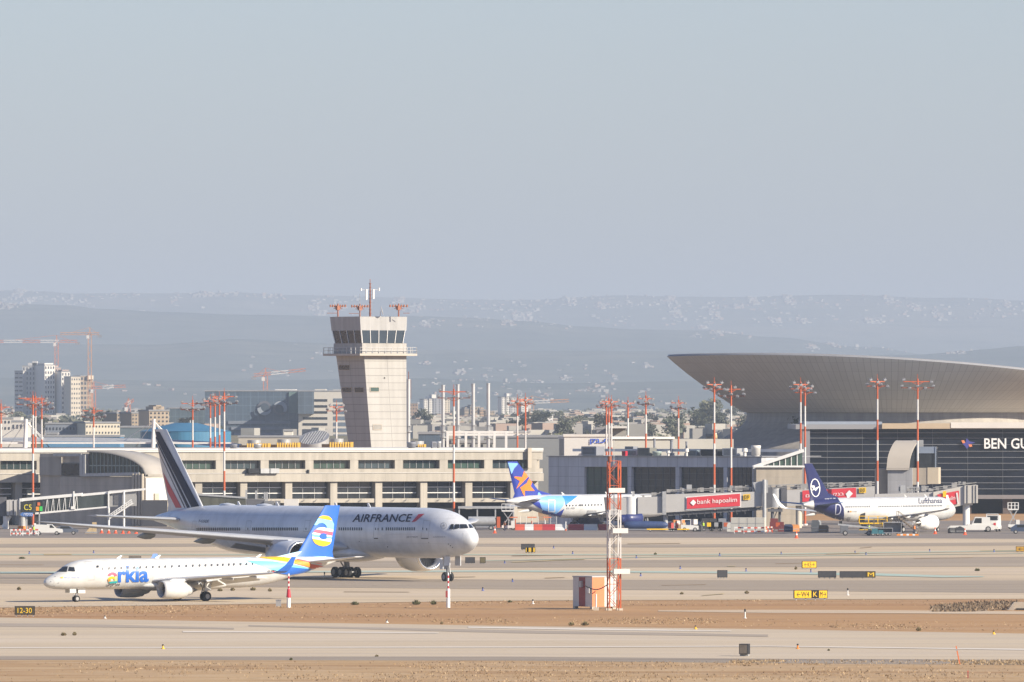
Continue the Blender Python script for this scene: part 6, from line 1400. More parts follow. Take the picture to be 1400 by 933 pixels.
# bridge at the nose of the crane jet
J3 = Fac(1300, 1786, 0)
o = J3.thing('boarding_bridge', 'boarding bridge docked at the nose of the crane tail jet, right', 'boarding bridge', 'boarding bridges')
b = B(); quadbox(b, J3, [(1276, 673), (1320, 664.4), (1320, 690), (1276, 700)], 0, 3.2); tun = b.obj('outer_tunnel', mat('bridge_cream', (.55, .515, .46), var=.06), o)
b = B(); quadbox(b, J3, [(1318.6, 664), (1337, 663.6), (1337, 688), (1318.6, 688.6)], -.4, 3.4); cab = b.obj('cab', mat('cab_beige_grey', (.48, .45, .41), var=.05), o)
b = B()
for x in (1322.4, 1330, 1334): b.box(J3.u(x) - .06, J3.u(x) + .06, -.5, -.405, J3.z(688, x), J3.z(664, x))
b.obj('cab_rib', M_brd, cab)
b = B(); post(b, J3, 1321, 690, 1.4, .62); b.box(J3.u(1318), J3.u(1330), .5, 2.6, J3.z(691, 1322), J3.z(688.4, 1322)); b.obj('support_leg', M_whs, o)
b = B(); rr = random.Random(8)
for q in range(26): x = rr.uniform(1226, 1318); zb = J3.z(672 - max(0, (x - 1276)) * .19, x); b.box(J3.u(x) - rr.uniform(.1, .5), J3.u(x) + rr.uniform(.1, .5), rr.uniform(.2, 1.2), rr.uniform(1.4, 2.8), zb, zb + rr.uniform(.3, 1.0))
b.bar((J3.u(1276), .3, J3.z(667, 1276)), (J3.u(1335), .3, J3.z(660, 1335)), .14); b.bar((J3.u(1276), .3, J3.z(670, 1276)), (J3.u(1335), .3, J3.z(663, 1335)), .1)
b.obj('roof_pipework', MATS['pipework_grey'], o)
b = B(); quadbox(b, J3, [(1196, 676), (1276, 673), (1276, 698), (1196, 690)], .4, 3); b.obj('inner_tunnel', M_brg, o)
b = B(); b.box(J3.u(1231), J3.u(1238), .6, 2.6, J3.z(676, 1235), J3.z(664, 1235)); b.obj('roof_unit', M_steel, o)
b = B()
for x in (1242, 1250, 1258, 1266): b.bar((J3.u(x), .6, J3.z(676, x)), (J3.u(x), .6, J3.z(666, x)), .12); b.bar((J3.u(x), 2.6, J3.z(676, x)), (J3.u(x), 2.6, J3.z(666, x)), .12)
b.bar((J3.u(1240), .6, J3.z(667, 1240)), (J3.u(1270), .6, J3.z(665.6, 1270)), .14); b.bar((J3.u(1240), .6, J3.z(671, 1240)), (J3.u(1270), .6, J3.z(669.6, 1270)), .12); b.obj('roof_railing', M_steel, o)
bpy.context.view_layer.update()
decal('bank_sign', poly_tris([(1281, 676.4), (1311, 671), (1311, 689), (1290, 692)]), M_sign_r, tun, o, eps=.1, L=60)
decal('lettering', text_px('poalim', (1294, 687), (1306, 684.6), (1294, 680), .0), M_wh, tun, o, eps=.16, L=60)
decal('white_stripe', poly_tris([(1307, 674), (1309.2, 673.6), (1311, 689), (1309, 689.4)]), M_whs, tun, o, eps=.16, L=60)
decal('gate_plate', poly_tris([(1289, 672), (1293.6, 671.4), (1293.6, 679.4), (1289, 680)]), M_sy, tun, o, eps=.18, L=60)
# glazed bridge on the left with the gate sign
J4 = Fac(90, 1786, 0)
o = J4.thing('boarding_bridge', 'glazed boarding bridge sloping up to the curved roof pavilion, far left', 'boarding bridge', 'boarding bridges')
b = B(); quadbox(b, J4, [(30, 685), (148, 674), (148, 693), (30, 704.6)], .2, 3); tun = b.obj('glazed_tunnel', M_brw, o)
b = B(); quadbox(b, J4, [(30, 681.6), (112, 674.2), (112, 678.2), (30, 685.6)], -.1, 3.3); quadbox(b, J4, [(111, 675.6), (198, 667.8), (198, 670.4), (111, 679)], .1, 3.2); b.obj('roof_beam', M_whs, o)
b = B(); quadbox(b, J4, [(48, 701), (149, 692.2), (149, 694.2), (48, 703.6)], -.1, 3.3); b.obj('floor_beam', M_whs, o)
b = B()
for x in (101, 148.6): b.bar((J4.u(x), -.1, J4.z(696, x)), (J4.u(x), -.1, J4.z(672, x)), .26)
for i in range(13): x = 58 + i * 4; b.bar((J4.u(x), .1, J4.z(702 - (x - 48) * .09, x)), (J4.u(x + (3 if i % 2 else -1)), .1, J4.z(682 - (x - 30) * .09, x)), .09)
b.obj('tunnel_frame', M_whs, o)
b = B(); quadbox(b, J4, [(149, 671), (186, 668.6), (186, 692), (149, 693)], .6, 3); b.obj('end_vestibule', mat('vestibule_grey', (.30, .295, .29), var=.1), o)
b = B(); quadbox(b, J4, [(156, 677), (162, 677), (162, 690), (156, 690.4)], .45, .59); b.obj('door', M_brd, o)
b = B(); post(b, J4, 148.6, 694, .2, .2); post(b, J4, 169.4, 672, .2, .2); b.obj('support_leg', M_whs, o)
st_ = B()
for n_ in (-1.6, -.2):
    st_.bar((J4.u(150), n_, J4.z(709, 150)), (J4.u(182), n_, J4.z(688, 182)), .22); st_.bar((J4.u(150), n_, J4.z(704, 150)), (J4.u(180), n_, J4.z(683, 182)), .12); st_.bar((J4.u(150), n_, J4.z(706.4, 150)), (J4.u(181), n_, J4.z(685.4, 182)), .1)
    for i in range(10): x = 150 + 3.3 * i; y = 709 - 21 * (x - 150) / 32; st_.bar((J4.u(x), n_, J4.z(y, x)), (J4.u(x), n_, J4.z(y - 5, x)), .07)
for i in range(17): x = 150 + 2 * i; y = 709 - 21 * (x - 150) / 32; st_.box(J4.u(x), J4.u(x + 1.8), -1.6, -.2, J4.z(y + .3, x), J4.z(y, x))
st_.obj('stairs', M_whs, o)
b = B()
for i, x in enumerate((9, 13.4, 19, 23.6)): quadbox(b, J4, [(x, 684), (x + 4, 683.6), (x + 4, 705), (x, 705)], -.3 + .15 * (i % 2), 3.2)
b.obj('cab', M_brg, o)
b = B(); quadbox(b, J4, [(26.6, 682), (31, 682), (31, 706), (26.6, 706)], -.4, 3.4); b.obj('tunnel_joint', M_whs, o)
b = B(); post(b, J4, 30.6, 705, 1.2, .62); lg = b.obj('support_leg', M_steel, o)
b = B(); b.cyl((J4.u(30.6), 1.2, J4.z(727.6, 30)), (J4.u(30.6), 1.2, J4.z(725, 30)), .8, n=14); b.cyl((J4.u(30.6), 1.2, 0), (J4.u(30.6), 1.2, .5), .9, n=14); b.obj('safety_band', M_org, lg)
b = B(); post(b, J4, 8, 706, .8, .5); b.bar((J4.u(3), .6, .3), (J4.u(14), .9, J4.z(706, 14)), .5); b.box(J4.u(5), J4.u(17), -.6, 1.8, 0, J4.z(727.4, 10)); b.obj('drive_bogie', M_whs, o)
b = B(); quadbox(b, J4, [(-30, 681), (8, 680), (8, 706), (-30, 706)], .6, 2.8); b.obj('docking_canopy', M_brd, o)
b = B(); b.box(J4.u(97), J4.u(103), -.3, .1, J4.z(696.4, 100), J4.z(692.4, 100)); b.obj('junction_box', M_whs, o)
# gate sign, docking lights and direction sign on their own post
gp = J4.thing('gate_sign', 'black gate sign reading C5 in yellow with a blue arrow board below', 'gate sign'); gp.location += Vector((0, -2.4, 0))
b = B(); quadbox(b, J4, [(28.6, 685.8), (45.6, 685.8), (45.6, 700.6), (28.6, 700.6)], 0, .4); brd = b.obj('sign_board', mat('gate_sign_black', (.03, .032, .03), rough=.4), gp)
b = B(); quadbox(b, J4, [(28.4, 703.4), (31.4, 700.8), (46, 700.8), (46, 706), (31.4, 706)], -.05, .3); blb = b.obj('arrow_board', mat('sign_mid_blue', (.08, .18, .45), rough=.5), gp)
b = B(); b.bar((J4.u(37), .6, 0), (J4.u(37), .6, J4.z(686, 37)), .3); b.obj('post', M_steel, gp)
bpy.context.view_layer.update()
decal('lettering', text_px('C5', (32.8, 697.6), (43.2, 697.6), (32.8, 690), .0), mat('gate_yellow', (.72, .62, .05), var=0), brd, gp, eps=.06, L=40)
decal('hebrew_lettering', text_px('הסינכ', (32.5, 705), (44.5, 705), (32.5, 702), 0), M_wh, blb, gp, eps=.06, L=40)
dl = J4.thing('docking_lights', 'docking signal with orange and green lamps beside the C5 sign', 'signal lights'); dl.location += Vector((0, -2.2, 0))
b = B(); quadbox(b, J4, [(49.6, 684), (59, 684), (59, 700), (49.6, 700)], .1, .5); b.obj('lamp_case', M_blk, dl)
for p_, m in (([(52, 687), (55.6, 687), (55.6, 691.4), (52, 691.4)], mat('lamp_red_orange', (.62, .15, .05), var=0)), ([(50, 692.8), (54.2, 692.8), (54.2, 698.6), (50, 698.6)], mat('lamp_amber', (.75, .27, .03), var=0)), ([(54.9, 692.4), (58.8, 692.4), (58.8, 698.8), (54.9, 698.8)], mat('lamp_green', (.04, .50, .09), var=0))):
    b = B(); quadbox(b, J4, p_, -.02, .098); b.obj('lamp', m, dl)
b = B(); b.bar((J4.u(54.4), .7, 0), (J4.u(54.4), .7, J4.z(700, 54)), .22); b.obj('post', M_steel, dl)
# upper walkway of the next gate and facade pieces behind the striped tail
J5 = Fac(330, 1822, 0)
o = J5.thing('boarding_bridge', 'olive glass boarding bridge sloping down behind the long white fuselage', 'boarding bridge', 'boarding bridges')
b = B(); quadbox(b, J5, [(262, 676), (336, 681.2), (336, 700), (262, 700)], 0, 3); b.obj('glazed_tunnel', mat('olive_glass', (.085, .085, .065), rough=.25, var=.5, scale=.6, stretch=(1, 1, .15)), o)
b = B(); quadbox(b, J5, [(262, 674.4), (336, 680), (336, 682), (262, 677)], -.2, 3.2); b.obj('roof_beam', M_steel, o)
b = B(); quadbox(b, J5, [(337, 682.6), (362, 683), (362, 702), (337, 702)], .2, 3); b.obj('rotunda', M_brd, o)
b = B(); quadbox(b, J5, [(361, 685.4), (375, 685.4), (375, 700), (361, 700)], -.2, 2.6); quadbox(b, J5, [(376, 685), (383, 685), (383, 700), (376, 700)], -.1, 2.6); b.obj('machine_box', mat('machine_grey', (.17, .17, .18), rough=.5, var=.15), o)
b = B(); quadbox(b, J5, [(388.4, 682.8), (407.6, 682.8), (407.6, 700), (388.4, 700)], -.2, 3.4); b.obj('cab', M_white, o)
b = B()
for x, y0 in ((336.6, 670), (350, 671), (362, 673), (365, 673)): b.bar((J5.u(x), .4, J5.z(690, x)), (J5.u(x), .4, J5.z(y0, x)), .32)
b.bar((J5.u(358), .4, J5.z(674, 360)), (J5.u(366), .4, J5.z(674, 360)), .16); b.bar((J5.u(358), .4, J5.z(680, 360)), (J5.u(366), .4, J5.z(680, 360)), .14); b.obj('lift_post', M_steel, o)
b = B(); post(b, J5, 300, 698, 1.5, .5); post(b, J5, 350, 700, 1.5, .5); b.obj('support_leg', M_steel, o)

# ---------------------------------------------------------------- vehicles and ground equipment
M_vw = mat('vehicle_white', (.66, .65, .62), rough=.35, var=.05, coat=.2); M_vd = mat('vehicle_dark_blue', (.03, .035, .05), rough=.35, var=.1); M_vg = mat('vehicle_glass', (.02, .025, .03), rough=.08, var=.1)
def wheelset(par, xs, w, r, tw_=.24):
    for x in xs:
        for s_ in (-1, 1):
            b = B(); b.lathe([(-tw_ / 2, r * .6), (-tw_ / 2, r * .92), (-tw_ * .3, r), (tw_ * .3, r), (tw_ / 2, r * .92), (tw_ / 2, r * .6)], (0, 0, 0), (0, 1, 0), 18, 0); b.lathe([(-tw_ * .48, .01), (-tw_ * .48, r * .6)], (0, 0, 0), (0, 1, 0), 14, 1); b.lathe([(tw_ * .48, .01), (tw_ * .48, r * .6)], (0, 0, 0), (0, 1, 0), 14, 1)
            q = b.obj('wheel', [M_rub, M_hub], par); q.location = (x, s_ * w, r)
def car(name, label, cat, px, py, rz, prof, w, m, gl, axles, r=.34):
    g_ = G(px, py); o = thing(name, label, cat, g_, rz); b = B(); b.prism(prof, 'y', -w, w); bd = b.obj('body', m, o)
    for p_ in gl: b = B(); b.prism(p_, 'y', -w - .012, w + .012); b.obj('side_window', M_vg, o)
    wheelset(o, axles, w - .1, r); return o, bd
# white pick-up style van, facing right
o, bd = car('van', 'white utility van parked under the glazed bridge, front to the right', 'van', 65.4, 731.8, 0,
  [(-2.5, .42), (2.45, .42), (2.5, .75), (2.35, 1.0), (1.35, 1.15), (.75, 1.75), (-.1, 1.82), (-.15, 1.7), (-2.2, 1.78), (-2.5, 1.2)], .88, M_vw, [[(.35, 1.2), (1.15, 1.2), (.72, 1.66), (.35, 1.68)]], (-1.45, 1.5))
b = B(); b.box(2.42, 2.5, .5, .8, .68, .85); b.obj('headlight', M_lip, o); b = B(); b.box(2.42, 2.5, -.8, -.5, .68, .85); b.obj('headlight', M_lip, o); b = B(); b.box(-2.3, -2.0, -.6, .6, 1.75, 1.95); b.obj('beacon_rack', M_whs, o)
car('parked_car', 'dark car half hidden behind the white utility van', 'car', 90, 731.2, 0, [(-2.1, .4), (2.1, .4), (2.15, .8), (1.2, 1.0), (.6, 1.42), (-1.0, 1.45), (-1.8, 1.0), (-2.15, .95)], .85, mat('car_grey_blue', (.10, .115, .15), rough=.35), [[(-.9, 1.02), (.95, 1.02), (.52, 1.36), (-.85, 1.38)]], (-1.3, 1.3), .32)
car('parked_car', 'dark blue small car at the right edge of the apron', 'car', 1399, 730, 0, [(-2.1, .4), (2.1, .4), (2.15, .85), (1.3, 1.05), (.7, 1.55), (-1.2, 1.58), (-2.0, 1.05), (-2.15, .95)], .85, mat('car_navy', (.05, .07, .12), rough=.35), [[(-1.1, 1.08), (1.05, 1.08), (.62, 1.48), (-1.05, 1.5)]], (-1.3, 1.3), .33)
# aircraft tug and truck by the right bridge
g_ = G(1341, 727.4); o = thing('tow_tractor', 'long low white aircraft tow tractor beside the bridge leg, right', 'tow tractor', g_, 0)
b = B(); b.prism([(-5.6, .35), (2.2, .35), (2.2, 1.15), (-.4, 1.2), (-2.2, 1.3), (-2.4, 1.1), (-5.2, 1.05), (-5.7, .7)], 'y', -1.3, 1.3); b.obj('chassis', M_vw, o)
b = B(); b.prism([(-1.6, 1.2), (1.6, 1.2), (1.5, 2.5), (-1.0, 2.55)], 'y', -1.1, 1.1); cb_ = b.obj('cab', M_vw, o)
for y_ in (-1.115, 1.115): b = B(); b.prism([(-1.3, 1.5), (.1, 1.5), (.1, 2.35), (-.95, 2.35)], 'y', y_ - .012, y_ + .012); b.obj('side_window', M_vg, cb_)
wheelset(o, (-3.6, 1.2), 1.15, .5, .35)
g_ = G(1357, 727); o = thing('cargo_truck', 'boxy white truck seen from behind beside the tow tractor', 'truck', g_, R(78))
b = B(); b.box(-2.6, 2.4, -1.15, 1.15, .45, 1.0); b.box(-2.6, .3, -1.1, 1.1, 1.0, 1.9); b.obj('body', M_vw, o)
b = B(); b.prism([(.4, 1.0), (2.3, 1.0), (2.25, 1.7), (1.9, 2.75), (.4, 2.8)], 'y', -1.1, 1.1); cb_ = b.obj('cab', M_vw, o)
b = B(); b.box(.36, .395, -.95, .95, 1.95, 2.65); b.obj('rear_window', M_vg, cb_)
b = B(); b.box(-2.66, -2.61, -1.0, -.6, 1.1, 1.5); b.obj('tail_light', M_red, o); b = B(); b.box(-2.66, -2.61, .6, 1.0, 1.1, 1.5); b.obj('tail_light', M_red, o)
b = B(); b.bar((-.2, -1.0, 1.9), (-.2, -1.0, 3.0), .12); b.bar((-.2, 1.0, 1.9), (-.2, 1.0, 3.0), .12); b.bar((-.2, -1.0, 3.0), (-.2, 1.0, 3.0), .12); b.obj('roll_bar', M_whs, o)
wheelset(o, (-1.6, 1.4), 1.0, .45, .3)
# service platform vehicles
def scissor(name, label, cat, px, py, mcol, h, w=1.1, L_=1.8, extra=False, rz=0.):
    o = thing(name, label, cat, G(px, py), rz); b = B(); b.box(-L_, L_, -w, w, .35, .8); b.box(L_ * .35, L_, -w, w, .8, 1.6); b.obj('chassis', mcol, o)
    b = B()
    for y_ in (-w * .8, w * .8):
        b.bar((-L_ * .8, y_, .8), (L_ * .6, y_, h - .2), .12); b.bar((L_ * .6, y_, .8), (-L_ * .8, y_, h - .2), .12)
    b.obj('scissor_arms', M_steel, o)
    b = B(); b.box(-L_, L_ * .8, -w, w, h - .2, h)
    for x in (-L_, -L_ * .4, L_ * .2, L_ * .8):
        for y_ in (-w, w): b.bar((x, y_, h), (x, y_, h + 1.1), .07)
    for y_ in (-w, w): b.bar((-L_, y_, h + 1.1), (L_ * .8, y_, h + 1.1), .07); b.bar((-L_, y_, h + .55), (L_ * .8, y_, h + .55), .06)
    b.obj('platform', mcol if extra else M_whs, o); wheelset(o, (-L_ * .6, L_ * .6), w * .85, .36, .25); return o
scissor('lift_truck', 'white scaffold lift truck left of the star tail jet', 'lift truck', 695.5, 724.8, M_vw, 3.4, 1.2, 1.2)
scissor('platform_loader', 'yellow railed cargo platform loader beside the crane tail jet', 'loader', 1196, 730.4, M_sy, 1.9, 1.3, 2.6, True)
scissor('platform_loader', 'brown railed loader with a yellow hood under the crane jet wing root', 'loader', 1208, 730.8, mat('loader_brown', (.16, .12, .07)), 1.5, 1.2, 1.6, True)
scissor('stair_truck', 'small white and yellow lift before the brown pier at the right', 'lift truck', 1386, 723.4, M_vw, 3.5, .9, 1.0)
g_ = G(1172, 732.4); o = thing('belt_loader', 'dark grey baggage belt loader at the rear hold of the crane jet', 'belt loader', g_, 0)
b = B(); b.box(-2.8, 2.8, -.9, .9, .35, .85); b.box(-2.8, -1.5, -.9, .9, .85, 1.6); b.obj('chassis', mat('loader_grey', (.13, .135, .15), rough=.5, var=.15), o)
b = B(); b.prism([(-3.2, 1.7), (4.2, .95), (4.2, 1.2), (-3.2, 2.0)], 'y', -.45, .45); b.obj('conveyor', M_steel, o); wheelset(o, (-2.0, 1.9), .8, .42, .3)
b = B(); b.box(-3.0, -2.5, -.4, .4, 1.6, 2.4); b.obj('seat', M_blk, o)
for i, (px, lab) in enumerate(((1208, 'blue grey baggage cart in front of the yellow loader'), (1220, 'tall grey caged baggage cart under the crane jet wing'))):
    o = thing('baggage_cart', lab, 'baggage cart', G(px, 732.6 - .3 * i), 0, 'baggage carts at the crane jet'); hh = 2.1 if i else 1.2
    b = B(); b.box(-1.5, 1.5, -.8, .8, .4, .55); b.obj('bed', M_greyd, o); b = B(); b.box(-1.5, -1.42, -.8, .8, .55, hh); b.box(1.42, 1.5, -.8, .8, .55, hh); b.box(-1.5, 1.5, -.8, .8, hh, hh + .08); b.box(-1.4, 1.4, .7, .8, .55, hh); b.obj('cage', M_gear, o); wheelset(o, (-1.0, 1.0), .65, .28, .18)
o = thing('baggage_cart', 'teal sided baggage dolly next to the grey caged cart', 'baggage cart', G(1200, 732.8), 0, 'baggage carts at the crane jet'); b = B(); b.box(-1.1, 1.1, -.7, .7, .35, .5); b.box(-1.0, 0, -.6, .6, .5, 1.2); b.box(.1, .9, -.5, .5, .5, .95); b.obj('bed', mat('cart_teal', (.04, .15, .18), rough=.5), o); wheelset(o, (-.8, .8), .6, .26, .18)
# generator container with railings
o = thing('equipment_container', 'long pale grey equipment container on the apron under the bank bridge', 'container', G(1023, 728.8), R(-8)); b = B(); b.box(-2.8, 2.9, -1.2, 1.2, .15, 2.6); b.obj('body', mat('container_pale', (.56, .53, .47), var=.07, scale=.8), o)
b = B(); b.box(-2.84, -2.805, -1.1, 1.1, .3, 2.4); b.obj('end_panel', M_greyd, o)
b = B()
for x in (-1.4, 0, 1.4): b.box(x - .02, x + .02, -1.23, -1.205, .2, 2.55)
b.box(-2.7, 2.8, -1.23, -1.205, 1.6, 1.64); b.obj('door_seam', M_gear, o)
def guard(label, px, py, n_, m1, m2, L_=1.6, group='red and white guard rails', rz=0.):
    o = thing('guard_rail', label, 'guard rail', G(px, py), rz, group)
    for i in range(3): b = B(); b.bar((-L_ + L_ * i, 0, 0), (-L_ + L_ * i, 0, 1.1), .12); b.obj('post', m2, o)
    for k_, z in enumerate((.35, .95)):
        b = B()
        for i in range(6): b.box(-L_ + L_ / 3 * i, -L_ + L_ / 3 * (i + 1), -.06, .06, z - .13, z + .13, (i + k_) % 2)
        b.obj('rail', [m1, m2], o)
M_gr = mat('guard_red', (.55, .10, .06), rough=.5)
guard('red and white guard rail at the left foot of the pale container', 1018, 729.4, 2, M_gr, M_whs, 1.7)
guard('red and white guard rail before the middle of the pale container', 1031, 729.6, 2, M_gr, M_whs, 1.7)
guard('white guard rail right of the orange banded bridge post', 1049, 728.8, 2, M_whs, M_gr, .9)
guard('red and white guard rail at the orange banded column, far left', 23, 732.6, 2, M_gr, M_whs, 1.0)
guard('red and white guard rail between the orange column and the white van', 40, 732.4, 2, M_gr, M_whs, 1.5)
guard('thin white guard rail just behind the rear of the white van', 47.6, 731, 2, M_gr, M_whs, .9)
# barrier wall and fence near the star tail
for i, px in enumerate((711, 723.5, 735.5, 750.5, 766.5, 787.5, 807.5, 825)):
    m_ = 'red' if i in (0, 2, 3, 5, 7) else 'white'; o = thing('water_barrier', m_ + ' plastic barrier block in the row below the star tail jet, ' + ('left end', 'second', 'third', 'fourth', 'fifth', 'sixth', 'seventh', 'right end')[i], 'barrier', G(px, 725.2), 0, 'red and white barrier blocks'); L_ = (6.4, 6, 6, 9, 7.6, 11, 9.4, 7)[i] * .124
    b = B(); b.prism([(-.35, 0), (.35, 0), (.28, .35), (.14, .5), (.12, 1.05), (-.12, 1.05), (-.14, .5), (-.28, .35)], 'x', -L_, L_); b.obj('block', M_gr if m_ == 'red' and i < 3 else (mat('barrier_red', (.38, .035, .045), rough=.5) if m_ == 'red' else mat('barrier_white', (.62, .62, .62), rough=.5)), o)
    b = B(); b.box(-L_ * .9, L_ * .9, -.13, .13, 1.05, 1.1); b.obj('cap', M_gear, o)
fo = thing('mesh_fence', 'see-through wire fence panel with white posts left of the barriers', 'fence', G(728, 723.6), 0)
for i in range(9): b = B(); x = -4.2 + i * 1.05; b.bar((x, 0, 0), (x, 0, 2.2), .07); b.obj('post', M_whs, fo)
b = B()
for i in range(60): x = -4.2 + i * .14; b.bar((x, .02, .2), (x, .02, 2.1), .018)
for z in (.2, 1.1, 2.1): b.bar((-4.2, .02, z), (4.2, .02, z), .04)
b.obj('mesh_panel', M_steel, fo); b = B(); b.box(-4.2, -2.6, -.05, .05, 1.95, 2.15); b.box(-.9, .7, -.05, .05, 1.95, 2.15); b.box(1.9, 3.3, -.05, .05, 1.95, 2.15); b.obj('orange_strip', mat('strip_orange', (.62, .2, .1), var=.1), fo)
for px, py, lab, hh in ((704.6, 725, 'orange post at the left end of the barrier row', 1.9), (727, 725, 'orange post in front of the wire fence', 1.6), (745, 725, 'thin yellow white post between the barriers', 1.7), (773.4, 726, 'orange footed white post in front of the long barriers', 1.6)):
    o = thing('marker_post', lab, 'post', G(px, py), 0); b = B(); b.cyl((0, 0, 0), (0, 0, hh), .1, n=8); b.obj('pole', M_mo if 'orange post' in lab else M_whs, o); b = B(); b.cyl((0, 0, 0), (0, 0, .35), .18, .12, 8); b.obj('foot', M_mo, o)
# tank truck and low shelters behind the nose
o = thing('tank_trailer', 'grey tank trailer with an orange rear behind the big jet nose', 'tank trailer', G(661, 725), 0); b = B(); b.cyl((-2.6, 0, 1.5), (2.0, 0, 1.5), .85, n=18); b.cyl((2.0, 0, 1.5), (2.25, 0, 1.5), .85, .4, n=18); b.obj('tank', M_steel, o); b = B(); b.box(-2.6, 2.2, -.8, .8, .45, .7); b.obj('chassis', M_greyd, o); b = B(); b.box(2.3, 2.9, -.8, .8, .4, 2.3); b.obj('rear_cabinet', M_mo, o); wheelset(o, (-1.7, 1.3), .75, .4)
o = thing('service_shelter', 'low flat roofed grey shelter behind the tank trailer', 'shelter', G(665, 721), 0); b = B(); b.box(-5, 5, -2, 2, 3.3, 3.7); b.obj('roof', M_steel, o); 
for x in (-4.8, -1.6, 1.6, 4.8): b = B(); b.box(x - .12, x + .12, -1.8, -1.6, 0, 3.3); b.obj('post', M_steel, o); b = B(); b.box(-4.8, 4.8, 1.2, 1.4, 0, 3.2); b.obj('back_wall', M_dark, o)
# things below the bank bridge
o = thing('tarpaulin_roll', 'long blue covered equipment roll under the bank bridge', 'covered equipment', G(880, 725.6), 0); b = B(); b.lathe([(0, .3), (.3, .6), (1.2, .68), (4, .72), (6.4, .6), (7.2, .5), (7.6, .2)], (-3.4, 0, .95), (-2.4, 0, .95), 18); b.obj('cover', mat('tarp_blue', (.03, .055, .15), rough=.6, var=.25, scale=.8, stretch=(2, 1, 1)), o); b = B(); b.box(-3.2, 3.8, -.7, .7, .1, .3); b.obj('pallet', M_greyd, o)
o = thing('dolly', 'yellow low cargo dolly with a jumble of boxes under the bank bridge', 'dolly', G(905, 727), 0); b = B(); b.box(-2.6, 2.6, -.8, .8, .3, .5); b.obj('bed', M_sy, o); wheelset(o, (-2, 2), .7, .25, .18)
o = thing('dolly', 'second yellow dolly with boxes, near the bridge leg', 'dolly', G(928, 727), 0); b = B(); b.box(-1.8, 1.8, -.8, .8, .3, .5); b.obj('bed', M_sy, o); wheelset(o, (-1.3, 1.3), .7, .25, .18)
rr = random.Random(15)
pal = [('red', (.40, .05, .04)), ('white', (.60, .58, .54)), ('brown', (.22, .14, .08)), ('grey', (.22, .22, .23)), ('orange', (.55, .2, .05)), ('tan', (.40, .30, .19))]
for i in range(14):
    nm, c_ = pal[i % 6]; px = 918 + 1.35 * i if i < 12 else 936 + i; hh = rr.uniform(.4, .9)
    o = thing('crate', '%s crate, %s in the jumble of boxes beside the yellow dollies' % (nm, ('lowest', 'upper', 'small', 'tilted', 'stacked', 'front', 'rear', 'square', 'topmost', 'narrow', 'wide', 'outer', 'far right', 'last right')[i]), 'crate', G(px, 726.4) + Vector((0, rr.uniform(-.6, .6), .5 + (.6 if i % 3 == 1 else 0))), rr.uniform(0, 1), 'boxes beside the yellow dollies')
    b = B(); b.box(-.45, .45, -.4, .4, 0, hh); b.obj('box', mat('crate_' + nm, c_, var=.15), o); b = B(); b.box(-.48, .48, -.43, .43, hh, hh + .06); b.obj('lid', mat('crate_' + nm, 0), o)
o = thing('tow_tractor', 'white baggage tractor parked right of the crates under the bank bridge', 'tow tractor', G(943, 727), 0); b = B(); b.prism([(-1.5, .35), (1.5, .35), (1.5, 1.0), (.3, 1.1), (-1.5, 1.15)], 'y', -.7, .7); b.obj('body', M_vw, o); b = B(); b.box(-1.4, .2, -.65, .65, 2.0, 2.1)
for x in (-1.35, .15):
    for y_ in (-.6, .6): b.bar((x, y_, 1.1), (x, y_, 2.0), .08)
b.obj('canopy', M_whs, o); wheelset(o, (-.9, .9), .6, .36)
for px, lab, mc in ((968, 'dark fuel cart with yellow panel under the bank sign', mat('cart_dark', (.05, .05, .055))), (978, 'low dark service cart in the shade under the bank bridge', mat('cart_dark', 0)), (991, 'grey cart with an orange lamp rack beside the orange mast foot', M_greyd), (1062, 'dark red service cart behind the orange banded post', mat('cart_red', (.16, .03, .03)))):
    o = thing('service_cart', lab, 'service cart', G(px, 726.6), 0, 'service carts under the bridges'); b = B(); b.box(-1.2, 1.2, -.7, .7, .35, 1.6); b.box(-1.1, .2, -.6, .6, 1.6, 2.2); b.obj('body', mc, o); b = B(); b.box(-.2, .5, -.72, -.705, .8, 1.5); b.obj('panel', M_sy if 'yellow' in lab else (M_mo if 'orange' in lab else M_gear), o); wheelset(o, (-.7, .7), .6, .3)
